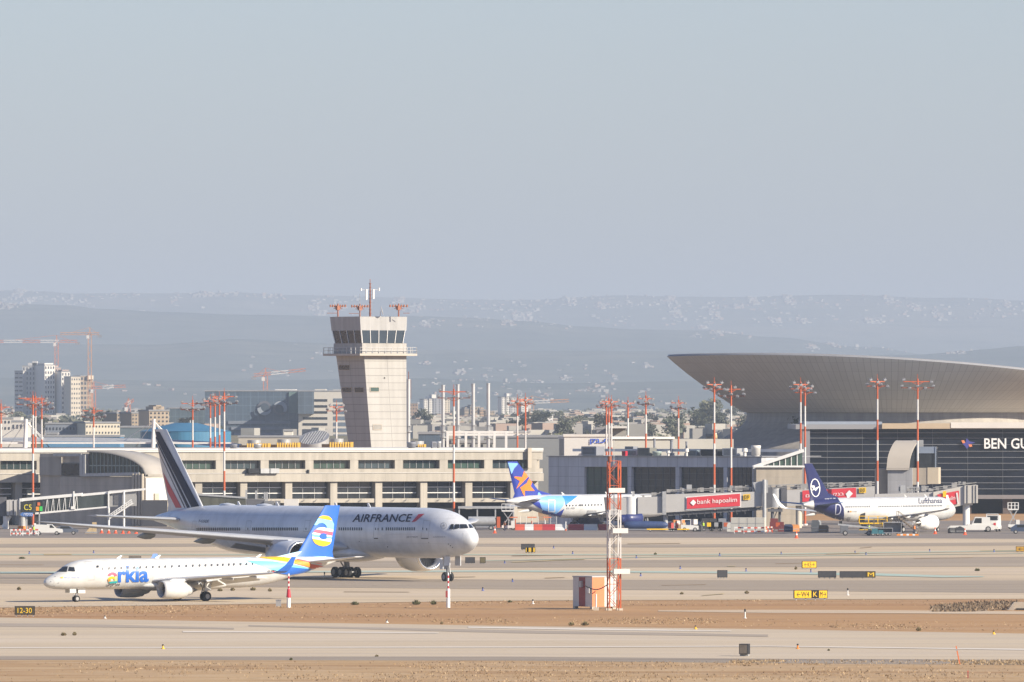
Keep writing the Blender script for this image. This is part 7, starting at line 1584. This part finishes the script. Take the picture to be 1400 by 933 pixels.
# workers in high visibility vests
def person(label, px, py, vest, rz=0.):
    o = thing('person', label, 'person', G(px, py), rz)
    me = bpy.data.meshes.new('body'); V_ = [(0, 0, .95), (0, 0, 1.2), (0, .0, 1.42), (0, 0, 1.53), (0, .02, 1.68), (0, 0, 1.75), (.1, 0, .9), (.12, .03, .5), (.13, 0, .08), (.13, -.12, .04), (-.1, 0, .9), (-.12, -.03, .5), (-.13, 0, .08), (-.13, -.12, .04), (.2, 0, 1.4), (.27, .02, 1.12), (.24, -.1, .88), (-.2, 0, 1.4), (-.27, .02, 1.12), (-.24, -.1, .88)]
    E = [(0, 1), (1, 2), (2, 3), (3, 4), (4, 5), (0, 6), (6, 7), (7, 8), (8, 9), (0, 10), (10, 11), (11, 12), (12, 13), (2, 14), (14, 15), (15, 16), (2, 17), (17, 18), (18, 19)]; RR = [.14, .15, .14, .06, .1, .07, .1, .07, .05, .05, .1, .07, .05, .05, .07, .05, .04, .07, .05, .04]
    me.from_pydata(V_, E, []); bo = bpy.data.objects.new('body', me); COL.objects.link(bo); bo.parent = o; me.materials.append(mat('work_clothes', (.05, .055, .08), var=.1))
    md = bo.modifiers.new('s', 'SKIN'); 
    for i, r_ in enumerate(RR): me.skin_vertices[0].data[i].radius = (r_, r_)
    me.skin_vertices[0].data[0].use_root = True
    bo.modifiers.new('d', 'SUBSURF').levels = 1
    b = B(); b.lathe([(0, .2), (.25, .185), (.45, .2), (.52, .1)], (0, 0, .95), (0, 0, 1.95), 14); b.obj('vest', vest, o, fix=True)
    b = B(); b.lathe([(0, .06), (.05, .1), (.14, .115), (.22, .08), (.24, .01)], (0, .0, 1.55), (0, 0, 2.55), 12); b.obj('head', mat('skin_tone', (.36, .22, .15), var=.05), o)
    b = B(); b.lathe([(0, .12), (.07, .105), (.11, .02)], (0, .01, 1.7), (0, 0.01, 2.7), 12); b.obj('cap', M_blk, o)
M_vest = mat('vest_yellow_green', (.45, .62, .05), rough=.6, var=.05)
person('standing person in a yellow green vest and dark clothes under the bank bridge', 961.6, 726.8, M_vest)
person('standing person in an orange vest beside the dark cart under the bank bridge', 984, 726.4, mat('vest_orange', (.75, .22, .04), var=.05), 1.)
person('standing person in a yellow green vest by the wing of the crane jet', 1188, 731, M_vest, .6)
# cones
coneB = B(); coneB.box(-.25, .25, -.25, .25, 0, .06); coneB.cyl((0, 0, .06), (0, 0, .38), .19, .125, 14); coneB.cyl((0, 0, .38), (0, 0, .58), .125, .08, 14, 1); coneB.cyl((0, 0, .58), (0, 0, .85), .08, .03, 14)
cone0 = None
for px, py, lab in ((1089, 736.2, 'orange cone standing alone left of the crane tail jet'), (1278.4, 730.4, 'orange cone in front of the crane jet nose wheel'), (1319.2, 731.6, 'orange cone in front of the white tow tractor'), (676.4, 729.4, 'orange cone right of the big white jet nose'), (148.6, 729.6, 'orange cone under the bridge stair, first of the left row'), (158, 729.6, 'orange cone beside the white sacks near the bridge stair'), (168, 730, 'orange cone in the middle of the left row'), (176, 729.6, 'orange cone in the left row, last before the wing'), (186, 730, 'orange cone below the wing of the big jet'), (139, 729.4, 'orange cone left of the bridge stair foot')):
    o = thing('traffic_cone', lab, 'traffic cone', G(px, py), 0, 'traffic cones on the apron'); o.scale = (1.35,) * 3
    if cone0 is None: cone0 = coneB.obj('cone', [mat('cone_orange', (.75, .10, .03), var=.05), M_whs], o)
    else: part_copy(cone0, o)
for px, lab, m_ in ((121, 'small tan sloped chock box under the bridge stairs', mat('chock_tan', (.48, .36, .2))), (129, 'tan upright barrier board left of the bridge stairs', mat('chock_tan', 0))):
    o = thing('equipment_box', lab, 'equipment box', G(px, 729.6), 0); b = B(); b.prism([(-.6, 0), (.6, 0), (.6, 1.1), (.3, 1.1)] if px == 121 else [(-.35, 0), (.35, 0), (.35, 1.9), (-.35, 1.9)], 'y', -.4, .4); b.obj('box', m_, o); b = B(); b.box(-.5, .5, -.45, -.405, .1, .3); b.obj('strap', M_gear, o)

# more gear round the crane tail jet and under the bridges
o = thing('passenger_stairs', 'brown railed passenger stairs under the wing of the crane tail jet', 'stairs', G(1240, 730.6), R(8)); b = B()
for i in range(9): b.box(-1.6 + .4 * i, -1.2 + .4 * i, -.7, .7, 2.9 - .3 * i, 3.0 - .3 * i)
b.obj('steps', mat('stairs_brown', (.20, .16, .12)), o)
for y_ in (-.75, .75): b = B(); b.bar((-1.6, y_, 3.9), (2.0, y_, 1.2), .08); b.bar((-1.6, y_, 2.9), (2.0, y_, .2), .14); b.bar((-1.6, y_, 2.9), (-1.6, y_, 3.9), .08); b.bar((2.0, y_, .2), (2.0, y_, 1.2), .08); b.obj('side_rail', MATS['stairs_brown'], o)
wheelset(o, (-1.2, 1.4), .7, .3, .2)
o = thing('wheel_chock_board', 'long low orange and white board on the ground before the crane jet engine', 'chock board', G(1241, 732.6), 0); b = B(); b.box(-1.8, 1.8, -.12, .12, 0, .28); b.obj('board', M_org, o); b = B()
for x in (-1.2, -.2, .8): b.box(x, x + .4, -.13, .13, .02, .29)
b.obj('white_band', M_whs, o)
for i, (px, py, lab, hh, c_) in enumerate(((1070, 727, 'stack of dark red bags behind the orange banded post', 1.1, (.20, .05, .05)), (1078, 727.4, 'dark blue bin left of the crane jet tail cone', 1.3, (.05, .07, .14)), (1086, 727, 'orange topped drum below the crane jet left winglet', 1.2, (.5, .2, .05)), (1116, 727.4, 'tall grey locker under the crane jet tail', 2.0, (.22, .23, .24)), (1126, 727.8, 'brown crate pile under the crane jet tail', 1.2, (.25, .17, .1)), (954, 727, 'dark cable reel under the bank bridge', 1.2, (.06, .06, .065)), (1000, 727, 'white water tank left of the pale container', 1.5, (.55, .54, .5)), (1303, 729, 'dark low tug coupling left of the white tow tractor', .9, (.06, .06, .065)), (1312, 729.2, 'black battery box left of the white tow tractor', 1.0, (.04, .04, .045)))):
    o = thing('ground_equipment', lab, 'ground equipment', G(px, py), rr.uniform(-.4, .4), 'loose equipment under the bridges'); b = B(); b.prism([(-.75, 0), (.75, 0), (.75, hh * .8), (.5, hh), (-.6, hh), (-.75, hh * .7)], 'y', -.5, .5); b.obj('body', mat('equipment_%s' % ('red blue orange grey brown black white dark coal'.split()[i]), c_, var=.2), o); b = B(); b.box(-.6, .6, -.53, -.505, hh * .3, hh * .4); b.obj('strap', M_gear, o)
person('standing person in an orange vest beside the brown passenger stairs', 1250, 731.4, mat('vest_orange', 0), .4)
person('standing person in a yellow green vest left of the white utility van', 46, 732.6, M_vest, .9)
person('standing person in an orange vest right of the tank trailer', 690, 726.4, mat('vest_orange', 0), 2.)
# ---------------------------------------------------------------- airfield signs
def airsign(label, px0, px1, py0, pyb, segs, rz=0., name='taxiway_sign', depth=.35, legs=2, cat='airfield sign'):
    """segs: list of (fraction0, fraction1, board material, text, text material)"""
    g_ = G((px0 + px1) / 2, pyb); D = g_.y; k = D / FPX; w = (px1 - px0) * k / 2 / math.cos(rz); h = (pyb - py0) * k
    o = thing(name, label, cat, g_, rz); z0 = min(.22, h * .16)
    b = B(); b.box(-w, w, 0, depth, z0, h); cs = b.obj('sign_case', M_blk, o)
    b = B()
    for i in range(legs * 2): x = -w * .85 + 2 * w * .85 * i / (legs * 2 - 1); b.box(x - .05, x + .05, depth * .3, depth * .7, -.05, z0)
    b.obj('leg', M_steel, o)
    bpy.context.view_layer.update()
    for f0, f1, m, tx, tm in segs:
        x0, x1 = -w + 2 * w * f0, -w + 2 * w * f1; e = h * .055
        b = B(); b.box(x0 + e, x1 - e, -.03, -.005, z0 + e, h - e); pn = b.obj('sign_face', m, o)
        if tx:
            pa = (x1 - x0) * .12 + e; tr = text_tris(tx, .0); b = B()
            for t3 in tr: b.add([(x0 + pa + (x1 - x0 - 2 * pa) * u_, -.045, z0 + (h - z0) * (.2 + .6 * v_)) for u_, v_ in t3], [(0, 1, 2)])
            b.obj('lettering', tm, pn, fix=False)
    return o
M_st = mat('sign_letter_yellow', (.85, .55, .03), var=0); M_sbk = mat('sign_back', (.05, .05, .055), rough=.5, var=.2, scale=2); M_sbr = mat('sign_back_worn', (.15, .125, .10), rough=.7, var=.35, scale=1.6)
airsign('black sign with yellow lettering 12-30 beside the runway, left', 20, 47.6, 829, 843, [(0, 1, mat('runway_board', (.06, .05, .03)), '12-30', M_st)])
airsign('yellow taxiway sign reading K5 between arrows', 1096.6, 1116.6, 767.4, 778.6, [(0, 1, M_sy, '←K5→', M_blk)], R(8))
airsign('long yellow sign reading W4, K and M with arrows', 1085.4, 1131.6, 807, 820.6, [(0, .53, M_sy, '←W4', M_blk), (.53, .73, M_blk, 'K', M_st), (.73, 1, M_sy, 'M→', M_blk)], R(10))
airsign('wide black taxiway sign board seen from behind, left of the M sign', 1118.4, 1143.4, 781, 791.6, [(0, 1, M_sbk, '', M_blk)])
airsign('long black sign board with a yellow letter M at its right end', 1148, 1197, 781.2, 791.8, [(0, .74, M_sbk, '', M_blk), (.74, 1, mat('m_board', (.10, .07, .02)), 'M', M_st)])
airsign('yellow brown K5 sign cut by the right edge', 1389, 1412, 747.2, 755.8, [(0, 1, mat('sign_brown_yellow', (.42, .24, .03)), '←K5', M_blk)])
airsign('dark blank sign box with two legs on the concrete, right of centre', 981, 994.6, 779.8, 791.6, [(0, 1, M_sbk, '', M_blk)], R(6))
airsign('dark blank sign board just right of the big jet nose wheel', 636, 649.4, 762, 771.6, [(0, 1, M_sbk, '', M_blk)])
airsign('small olive sign box at the end of the dark board', 656, 664, 762, 771.6, [(0, 1, mat('olive_board', (.12, .10, .05)), '', M_blk)])
airsign('dark sign box standing behind the yellow block in mid field', 712.4, 731, 743.8, 753, [(0, 1, M_sbk, '', M_blk)])
airsign('yellow and black direction block in mid field', 718.4, 732, 748.6, 756.6, [(0, 1, mat('direction_yellow', (.55, .36, .03)), '', M_blk), (.1, .35, M_blk, '', M_blk), (.55, .8, M_blk, '', M_blk)], depth=1.2)
airsign('low dark sign lying in weeds at the far left taxiway', 176, 193, 760.4, 764.2, [(0, 1, M_sbr, '', M_blk)])
o = airsign('weathered brown two sided sign box near the bottom right', 1010.4, 1022, 880.6, 897.4, [(0, 1, M_sbr, '', M_blk)], R(-14), name='sign_box', depth=1.0, legs=3)
# ---------------------------------------------------------------- shelter and lattice mast
g_ = G(802.6, 833); D = g_.y; k = D / FPX
sb = thing('equipment_shelter', 'equipment shelter painted in grey, orange and white bands beside the lattice mast', 'equipment shelter', g_, R(35))
hs = (833 - 789.6) * k; wl = (809.4 - 783.4) * k / math.sin(R(35)); wr = (842 - 809.4) * k / math.cos(R(35))
# local: corner at origin, x along the right face, y along the left face
M_so = mat('shelter_orange', (.66, .20, .085), rough=.5, var=.06, scale=.8); M_sw = mat('shelter_white', (.62, .60, .57), rough=.5, var=.06, scale=.8); M_sr = mat('shelter_red', (.30, .055, .05), rough=.5, var=.1)
cx0 = (809.6 - 802.6) * k; ox, oy = cx0 * math.cos(R(35)), -cx0 * math.sin(R(35))
b = B(); b.box(ox, ox + wr, oy, oy + wl, .25, hs); shl = b.obj('body', M_sw, sb)
b = B(); b.box(ox - .05, ox + wr + .05, oy - .05, oy + wl + .05, hs, hs + .12); b.obj('roof', mat('shelter_roof', (.45, .44, .43), var=.1), sb)
b = B(); b.box(ox - .012, ox + wr * .52, oy - .015, oy - .002, .25, hs); b.obj('orange_panel', M_so, sb)
b = B(); b.box(ox - .03, ox - .012, oy + wl * .36, oy + wl * .68, .25, hs); b.obj('door', M_sr, sb)
b = B(); b.box(ox - .3, ox - .03, oy + wl * .46, oy + wl * .6, hs * .68, hs * .88); b.obj('air_vent', M_steel, sb)
b = B(); b.box(ox - .2, ox - .03, oy + wl * .08, oy + wl * .2, hs * .5, hs * .66); b.obj('junction_box', M_whs, sb)
b = B()
for x in (ox + .2, ox + wr - .2):
    for y in (oy + .2, oy + wl - .2): b.box(x - .2, x + .2, y - .2, y + .2, -.05, .25)
b.obj('footing', M_creamw, sb)
gm = G(839.4, 834.4); km_ = gm.y / FPX
lm = thing('lattice_mast', 'orange and white lattice mast with three white antenna boxes beside the shelter', 'lattice mast', gm, R(12))
H_ = (833 - 629) * km_; w = 7.6 * km_; bounds = [0, (833 - 762) * km_, (833 - 696) * km_, H_]
for s_, (z0, z1, m) in enumerate(((bounds[0], bounds[1], M_mo), (bounds[1], bounds[2], M_mw), (bounds[2], bounds[3], M_mo))):
    b = B()
    for x in (-w, w):
        for y in (-w, w): b.bar((x, y, z0), (x, y, z1), .125)
    nb = round((z1 - z0) / 1.35)
    for i in range(nb):
        a_, c_ = z0 + (z1 - z0) * i / nb, z0 + (z1 - z0) * (i + 1) / nb
        for y in (-w, w):
            f = 1 if i % 2 else -1; b.bar((-w * f, y, a_), (w * f, y, c_), .062); b.bar((y, -w * f, a_), (y, w * f, c_), .062)
            if i % 2: b.bar((-w, y, c_), (w, y, c_), .05); b.bar((y, -w, c_), (y, w, c_), .05)
    b.obj('mast_section', m, lm)
b = B(); b.bar((0, 0, .2), (0, 0, H_), .07)
for i in range(40): b.box(-.12, .12, -.02, .02, .4 + i * H_ / 41, .43 + i * H_ / 41)
b.obj('ladder', M_steel, lm)
for y0, y1, x0, x1 in ((666, 672.4, 828.6, 851), (721, 727.6, 834, 855.4), (776.6, 783.2, 835.4, 858)):
    z0, z1 = (833 - y1) * km_, (833 - y0) * km_; b = B(); b.box((x0 - 839.4) * km_, (x1 - 839.4) * km_, -w - .75, -w - .2, z0, z1); an = b.obj('antenna_box', M_sw, lm)
    b = B(); b.box((x0 - 839.4) * km_ + .3, (x0 - 839.4) * km_ + .45, -w - .2, w, z0 + .1, z0 + .2); b.box((x1 - 839.4) * km_ - .6, (x1 - 839.4) * km_ - .45, -w - .2, w, z0 + .1, z0 + .2); b.obj('bracket', M_steel, an)
b = B(); b.bar((-w, -w, H_), (-w, -w, H_ + 3.4), .09); b.bar((0, 0, H_), (0, 0, H_ + 2.2), .05); b.obj('lightning_rod', M_steel, lm)
b = B(); b.cyl((-w, -w, H_ - .1), (-w, -w, H_ + .5), .22, n=10); b.obj('beacon', M_rust, lm)
b = B()
for x in (-w, w):
    for y in (-w, w): b.box(x - .2, x + .2, y - .2, y + .2, -.05, .2)
b.obj('footing', M_creamw, lm)
b = B(); pts = [Vector(p_) for p_ in ((0, 0, 0),)]
P0 = Vector(((800 - 802.6) * k, -.9, hs * .74)); P1 = Vector(((832 - 802.6) * k, -.6, hs * .8)); prev = None
for i in range(13):
    f = i / 12; q = P0.lerp(P1, f) - Vector((0, 0, .5 * math.sin(math.pi * f)))
    if prev: b.cyl(prev, q, .06, n=6, cap=False)
    prev = q
cbo = b.obj('cable', M_blk); cbo.location = g_; tag(cbo, 'black cable sagging from the shelter to the lattice mast', 'cable')
o = thing('marker_post', 'short white post on a concrete foot before the orange shelter panel', 'post', G(815, 834.4)); b = B(); b.cyl((0, 0, .2), (0, 0, 1.7), .09, n=8); b.obj('pole', M_whs, o); b = B(); b.box(-.3, .3, -.3, .3, -.05, .3); b.obj('foot', M_creamw, o)
# striped poles
for px, py, yt, lab, wht in ((394.6, 831, 784.6, 'red and white striped pole with a red housing, near the regional jet tail', 0), (612.8, 831, 783.4, 'red and white striped pole with a white housing below the big jet nose', 1)):
    g_ = G(px, py); k = g_.y / FPX; o = thing('striped_pole', lab, 'marker pole', g_, 0, 'red and white striped poles'); H_ = (py - yt) * k; b = B(); z = 0
    b.cyl((0, 0, 0), (0, 0, (py - 818) * k), .21, n=12, m=1); n_ = 6; z0 = (py - 805) * k
    b.cyl((0, 0, (py - 818) * k), (0, 0, z0), .12, n=10, m=1)
    for i in range(n_): b.cyl((0, 0, z0 + (H_ - z0) * i / n_), (0, 0, z0 + (H_ - z0) * (i + 1) / n_), .085, n=10, m=i % 2, cap=False)
    b.obj('pole', [M_red, M_wh], o)
    b = B(); b.cyl((0, 0, (py - 817) * k), (0, 0, (py - 805.4) * k), .26 if not wht else .2, .16 if not wht else .2, n=12); b.obj('housing', M_red if not wht else M_wh, o)
    if wht: b = B(); b.box(-.28, -.05, -.2, .2, (py - 817) * k, (py - 808) * k); b.obj('side_box', M_sr, o)
for px, lab in ((379, 'left one of two short grey posts left of the striped pole'), (382.6, 'right one of two short grey posts left of the striped pole')):
    o = thing('marker_post', lab, 'post', G(px, 829.4)); b = B(); b.box(-.14, .14, -.1, .1, 0, .72); b.obj('pole', M_gear, o); b = B(); b.box(-.16, .16, -.12, .12, .6, .74); b.obj('cap', M_greyd, o)
o = thing('marker_stake', 'leaning orange stake on the runway edge, bottom right', 'stake', G(1312.4, 909)); b = B(); b.bar((0, 0, 0), (-.32, 0, 1.55), .1); b.obj('stake', mat('stake_orange', (.62, .17, .06)), o); b = B(); b.box(-.36, -.22, -.06, .06, 1.15, 1.3); b.obj('band', M_gear, o)
o = thing('marker_stake', 'short red stake in the dry grass at the bottom right', 'stake', G(1323.4, 927.4)); b = B(); b.bar((0, 0, 0), (0, 0, .55), .08); b.obj('stake', M_sr, o); b = B(); b.box(-.05, .05, -.05, .05, .5, .58); b.obj('cap', M_gr, o)
# runway and taxiway edge lights
def edge_light(px, py, h, lab, m, cat='edge light'):
    o = thing('edge_light', lab, cat, G(px, py), 0, 'edge lights on the airfield'); b = B(); b.cyl((0, 0, 0), (0, 0, h * .7), .07, n=8); b.cyl((0, 0, 0), (0, 0, .06), .18, n=10); b.obj('stem', m, o); b = B(); b.cyl((0, 0, h * .7), (0, 0, h), .1, .08, n=8); b.obj('lamp', M_blk, o)
edge_light(222.8, 887.4, .4, 'runway edge light with a yellow stem, alone at lower left', M_sy); edge_light(1090.6, 887.4, .45, 'runway edge light with an orange stem at the lower right', M_org)
edge_light(951, 860.4, .35, 'yellow runway edge light at the dirt edge, right of the shelter', M_sy); edge_light(1358.6, 867.4, .35, 'yellow runway edge light near the right end of the dirt strip', M_sy)
edge_light(1018.6, 845.6, .95, 'tall thin white light post on the dirt strip', M_whs); edge_light(1159, 814, .8, 'white windsock like light post right of the long yellow sign', M_whs)
edge_light(529, 851.6, .3, 'small white edge light at the dirt strip below the big jet', M_whs); edge_light(143.4, 845.8, .3, 'small pale edge light between the left sign and the jet', M_whs)
edge_light(728.6, 826, .5, 'pale double edge light left of the shelter', M_whs); edge_light(443.6, 790, .7, 'thin white post between the regional jet tail and the wheels', M_whs)
for px, py in ((757, 750), (783, 757.6), (833, 776), (930, 778), (984, 760), (1068, 758.4), (1108.6, 783), (1169, 757), (1184, 759), (1271, 754.6), (1359, 755), (870, 763.4), (876, 788), (1020, 781.4), (560, 775), (690, 770.6), (700.6, 796), (40, 757.6), (128, 756.4), (660, 808)):
    edge_light(px, py, .42, 'small blue taxiway edge light at the taxiway margin', mat('light_blue_stem', (.06, .10, .35)))
# ---------------------------------------------------------------- shrubs, tufts, ditch
M_sg = [mat('shrub_green', (.085, .10, .045), rough=.85, var=.3, scale=3), mat('shrub_olive', (.15, .14, .06), rough=.85, var=.3, scale=3), mat('shrub_dry', (.26, .20, .11), rough=.9, var=.3, scale=3)]
def shrub(px, py, w, h, label, dry=0):
    g_ = G(px, py); k = g_.y / FPX; rr = random.Random(int(px * 10)); b = B(); W_, Hh = w * k / 2, h * k
    for i in range(150):
        a = rr.uniform(0, 6.283); r_ = rr.random() ** .6; x, y = W_ * r_ * math.cos(a), W_ * r_ * math.sin(a); zt = Hh * (1.05 - .6 * r_ * r_) * rr.uniform(.5, 1.1)
        p0 = Vector((x * .5, y * .5, 0)); p1 = Vector((x, y, zt)); s_ = Vector((rr.uniform(-1, 1), rr.uniform(-1, 1), 0)).normalized() * rr.uniform(.02, .05)
        q = p0.lerp(p1, .55); b.add([p0 - s_ * .4, q - s_, p1, q + s_], [(0, 1, 2, 3)], rr.choice((0, 1, 1)) if not dry else rr.choice((1, 2, 2)))
    tag(b.obj('shrub', M_sg, fix=False), label, 'shrub', 'low shrubs on the airfield').location = g_
for a in ((485, 827.4, 14, 5.6, 'low green shrub on the taxiway edge, left of the shrub pair'), (569, 827.2, 15, 7.6, 'larger green shrub of the pair left of the white housed striped pole'), (593, 827, 11, 7, 'smaller green shrub of the pair, nearest the white housed striped pole'), (781, 855.6, 10, 6, 'left olive shrub on the dirt below the shelter', 1), (800, 855.6, 13, 7, 'right olive shrub on the dirt below the shelter', 1), (87, 869.4, 9, 5.4, 'left pale tuft of the two on the runway, lower left', 1), (102, 869, 7, 5.4, 'right pale tuft of the two on the runway, lower left', 1), (1256, 863, 8, 6.6, 'round dry shrub alone on the runway edge, right', 1), (1336, 781, 9, 4.6, 'small green tuft on the asphalt at the right'), (1133, 890, 4, 2.8, 'tiny green weed right of the orange edge light'), (896, 759, 5, 4, 'tiny dark weed beside the faded green line'), (26, 807, 7, 5, 'dark weed in front of the regional jet nose, left', 1), (30, 764.4, 12, 3.6, 'flat dark weed at the far left taxiway'), (301, 808.6, 9, 5, 'dry weed right of the regional jet main wheels, first', 1), (318, 808, 8, 5, 'dry weed under the regional jet wing tip', 1), (346, 807.6, 10, 5.6, 'dry weed before the regional jet rear fuselage', 1), (369, 809, 7, 5, 'dry weed left of the striped pole', 1), (515, 898, 6, 3, 'small dark weed on the runway shoulder', 1), (398, 903, 5, 4, 'green weed at the bottom runway edge', 0), (604, 853.6, 5, 4, 'dark weed at the dirt edge below the big jet', 1), (932, 813, 6, 4, 'dry weed on the concrete right of the lattice mast', 1), (1021, 812, 8, 4.6, 'dry weed on the concrete left of the long yellow sign', 1), (1088, 779, 5, 5, 'small dark weed left of the K5 sign', 1), (697, 824, 8, 3.6, 'low green weed on the taxiway edge left of the shelter')): shrub(*a)
# ditch with dark weeds and a concrete headwall
rr = random.Random(3); b = B()
for i in range(5200):
    px = rr.uniform(1274, 1392); f = (px - 1274) / 118; y0 = 830.5 - 6 * min(1, f * 1.6); py = rr.uniform(y0, 836.4 - (3.4 if px > 1330 else 0) * (px - 1330) / 60)
    g_ = G(px, py); cl = .5 + .5 * math.sin(px * .9 + 2 * math.sin(py * 1.7))
    if rr.random() > .25 + .75 * cl: continue
    h_ = rr.uniform(.05, .18 + .3 * cl); s_ = rr.uniform(.04, .3); d = Vector((rr.uniform(-1, 1), rr.uniform(-.3, .3), 0)).normalized() * s_
    b.add([g_ - d, g_ + d, g_ + d * rr.uniform(-.5, .8) + Vector((rr.uniform(-.2, .2), 0, h_))], [(0, 1, 2)], rr.choice((0, 0, 1, 2)))
tag(b.obj('ditch_weeds', [mat('weed_dark', (.12, .085, .055), var=.3, scale=2), mat('weed_brown', (.20, .14, .085), var=.3, scale=2), mat('weed_straw', (.22, .15, .09), var=.3, scale=2)], fix=False), kind='stuff')
F = Fac(1392, 1078, 0); o = F.thing('concrete_headwall', 'concrete culvert headwall with a sloped wing at the ditch, right edge', 'headwall')
b = B(); b.prism([(F.u(1386), F.z(823.6, 1386)), (F.u(1440), F.z(823.4, 1386)), (F.u(1440), -.1), (F.u(1386), -.1)], 'y', .6, 1.1); b.prism([(F.u(1377), -.1), (F.u(1386.4), -.1), (F.u(1386.4), F.z(824, 1386)), (F.u(1384.6), F.z(825, 1386))], 'y', -.4, .6); b.obj('wing_wall', mat('worn_concrete', (.36, .31, .255), var=.2, scale=.8), o)
b = B(); b.box(F.u(1390), F.u(1430), .45, .595, 0, F.z(832, 1390)); b.obj('culvert_mouth', M_dark, o)
# dry grass: foreground, dirt strip edges
rr = random.Random(11); b = B()
def blades(n, fx, fy, hmin, hmax, ch, sc=1.):
    for _ in range(n):
        px, py = fx(), None; py = fy(px); g_ = G(px, py); 
        if rr.random() > ch(g_): continue
        for q in range(3):
            c_ = g_ + Vector((rr.uniform(-.2, .2), rr.uniform(-.2, .2), -.02)); h_ = rr.uniform(hmin, hmax); d = Vector((rr.uniform(-1, 1), rr.uniform(-.4, .4), 0)) * rr.uniform(.03, .09) * sc
            b.add([c_ - d, c_ + d, c_ + Vector((rr.uniform(-.12, .12), rr.uniform(-.1, .1), h_))], [(0, 1, 2)], rr.choice((0, 0, 1, 1, 2)))
from mathutils import noise as NZ
pat = lambda s_, t_: (lambda g_: 1 if NZ.noise(Vector((g_.x * s_, g_.y * s_ * .6, 3.3))) > t_ else .12)
blades(9000, lambda: rr.uniform(-120, 1520), lambda px: 905 + 60 * rr.random() ** 1.0, .05, .2, pat(.06, .0))
blades(3500, lambda: rr.uniform(1000, 1520), lambda px: rr.uniform(903.5, 909.5), .06, .22, pat(.09, -.1))
blades(4200, lambda: rr.uniform(-100, 1500), lambda px: (841 + (px / 1400) * 20 + rr.uniform(-9, 2)), .04, .16, pat(.05, .1))
blades(3000, lambda: rr.uniform(-100, 1500), lambda px: max(821, 831 - px * .012) + rr.uniform(-1, 7), .04, .16, pat(.05, .15))
tag(b.obj('dry_grass', [mat('straw_grass', (.42, .30, .17), var=.2, scale=2), mat('brown_grass', (.26, .17, .09), var=.25, scale=2), mat('dark_grass', (.13, .09, .05), var=.25, scale=2)], fix=False), kind='stuff')
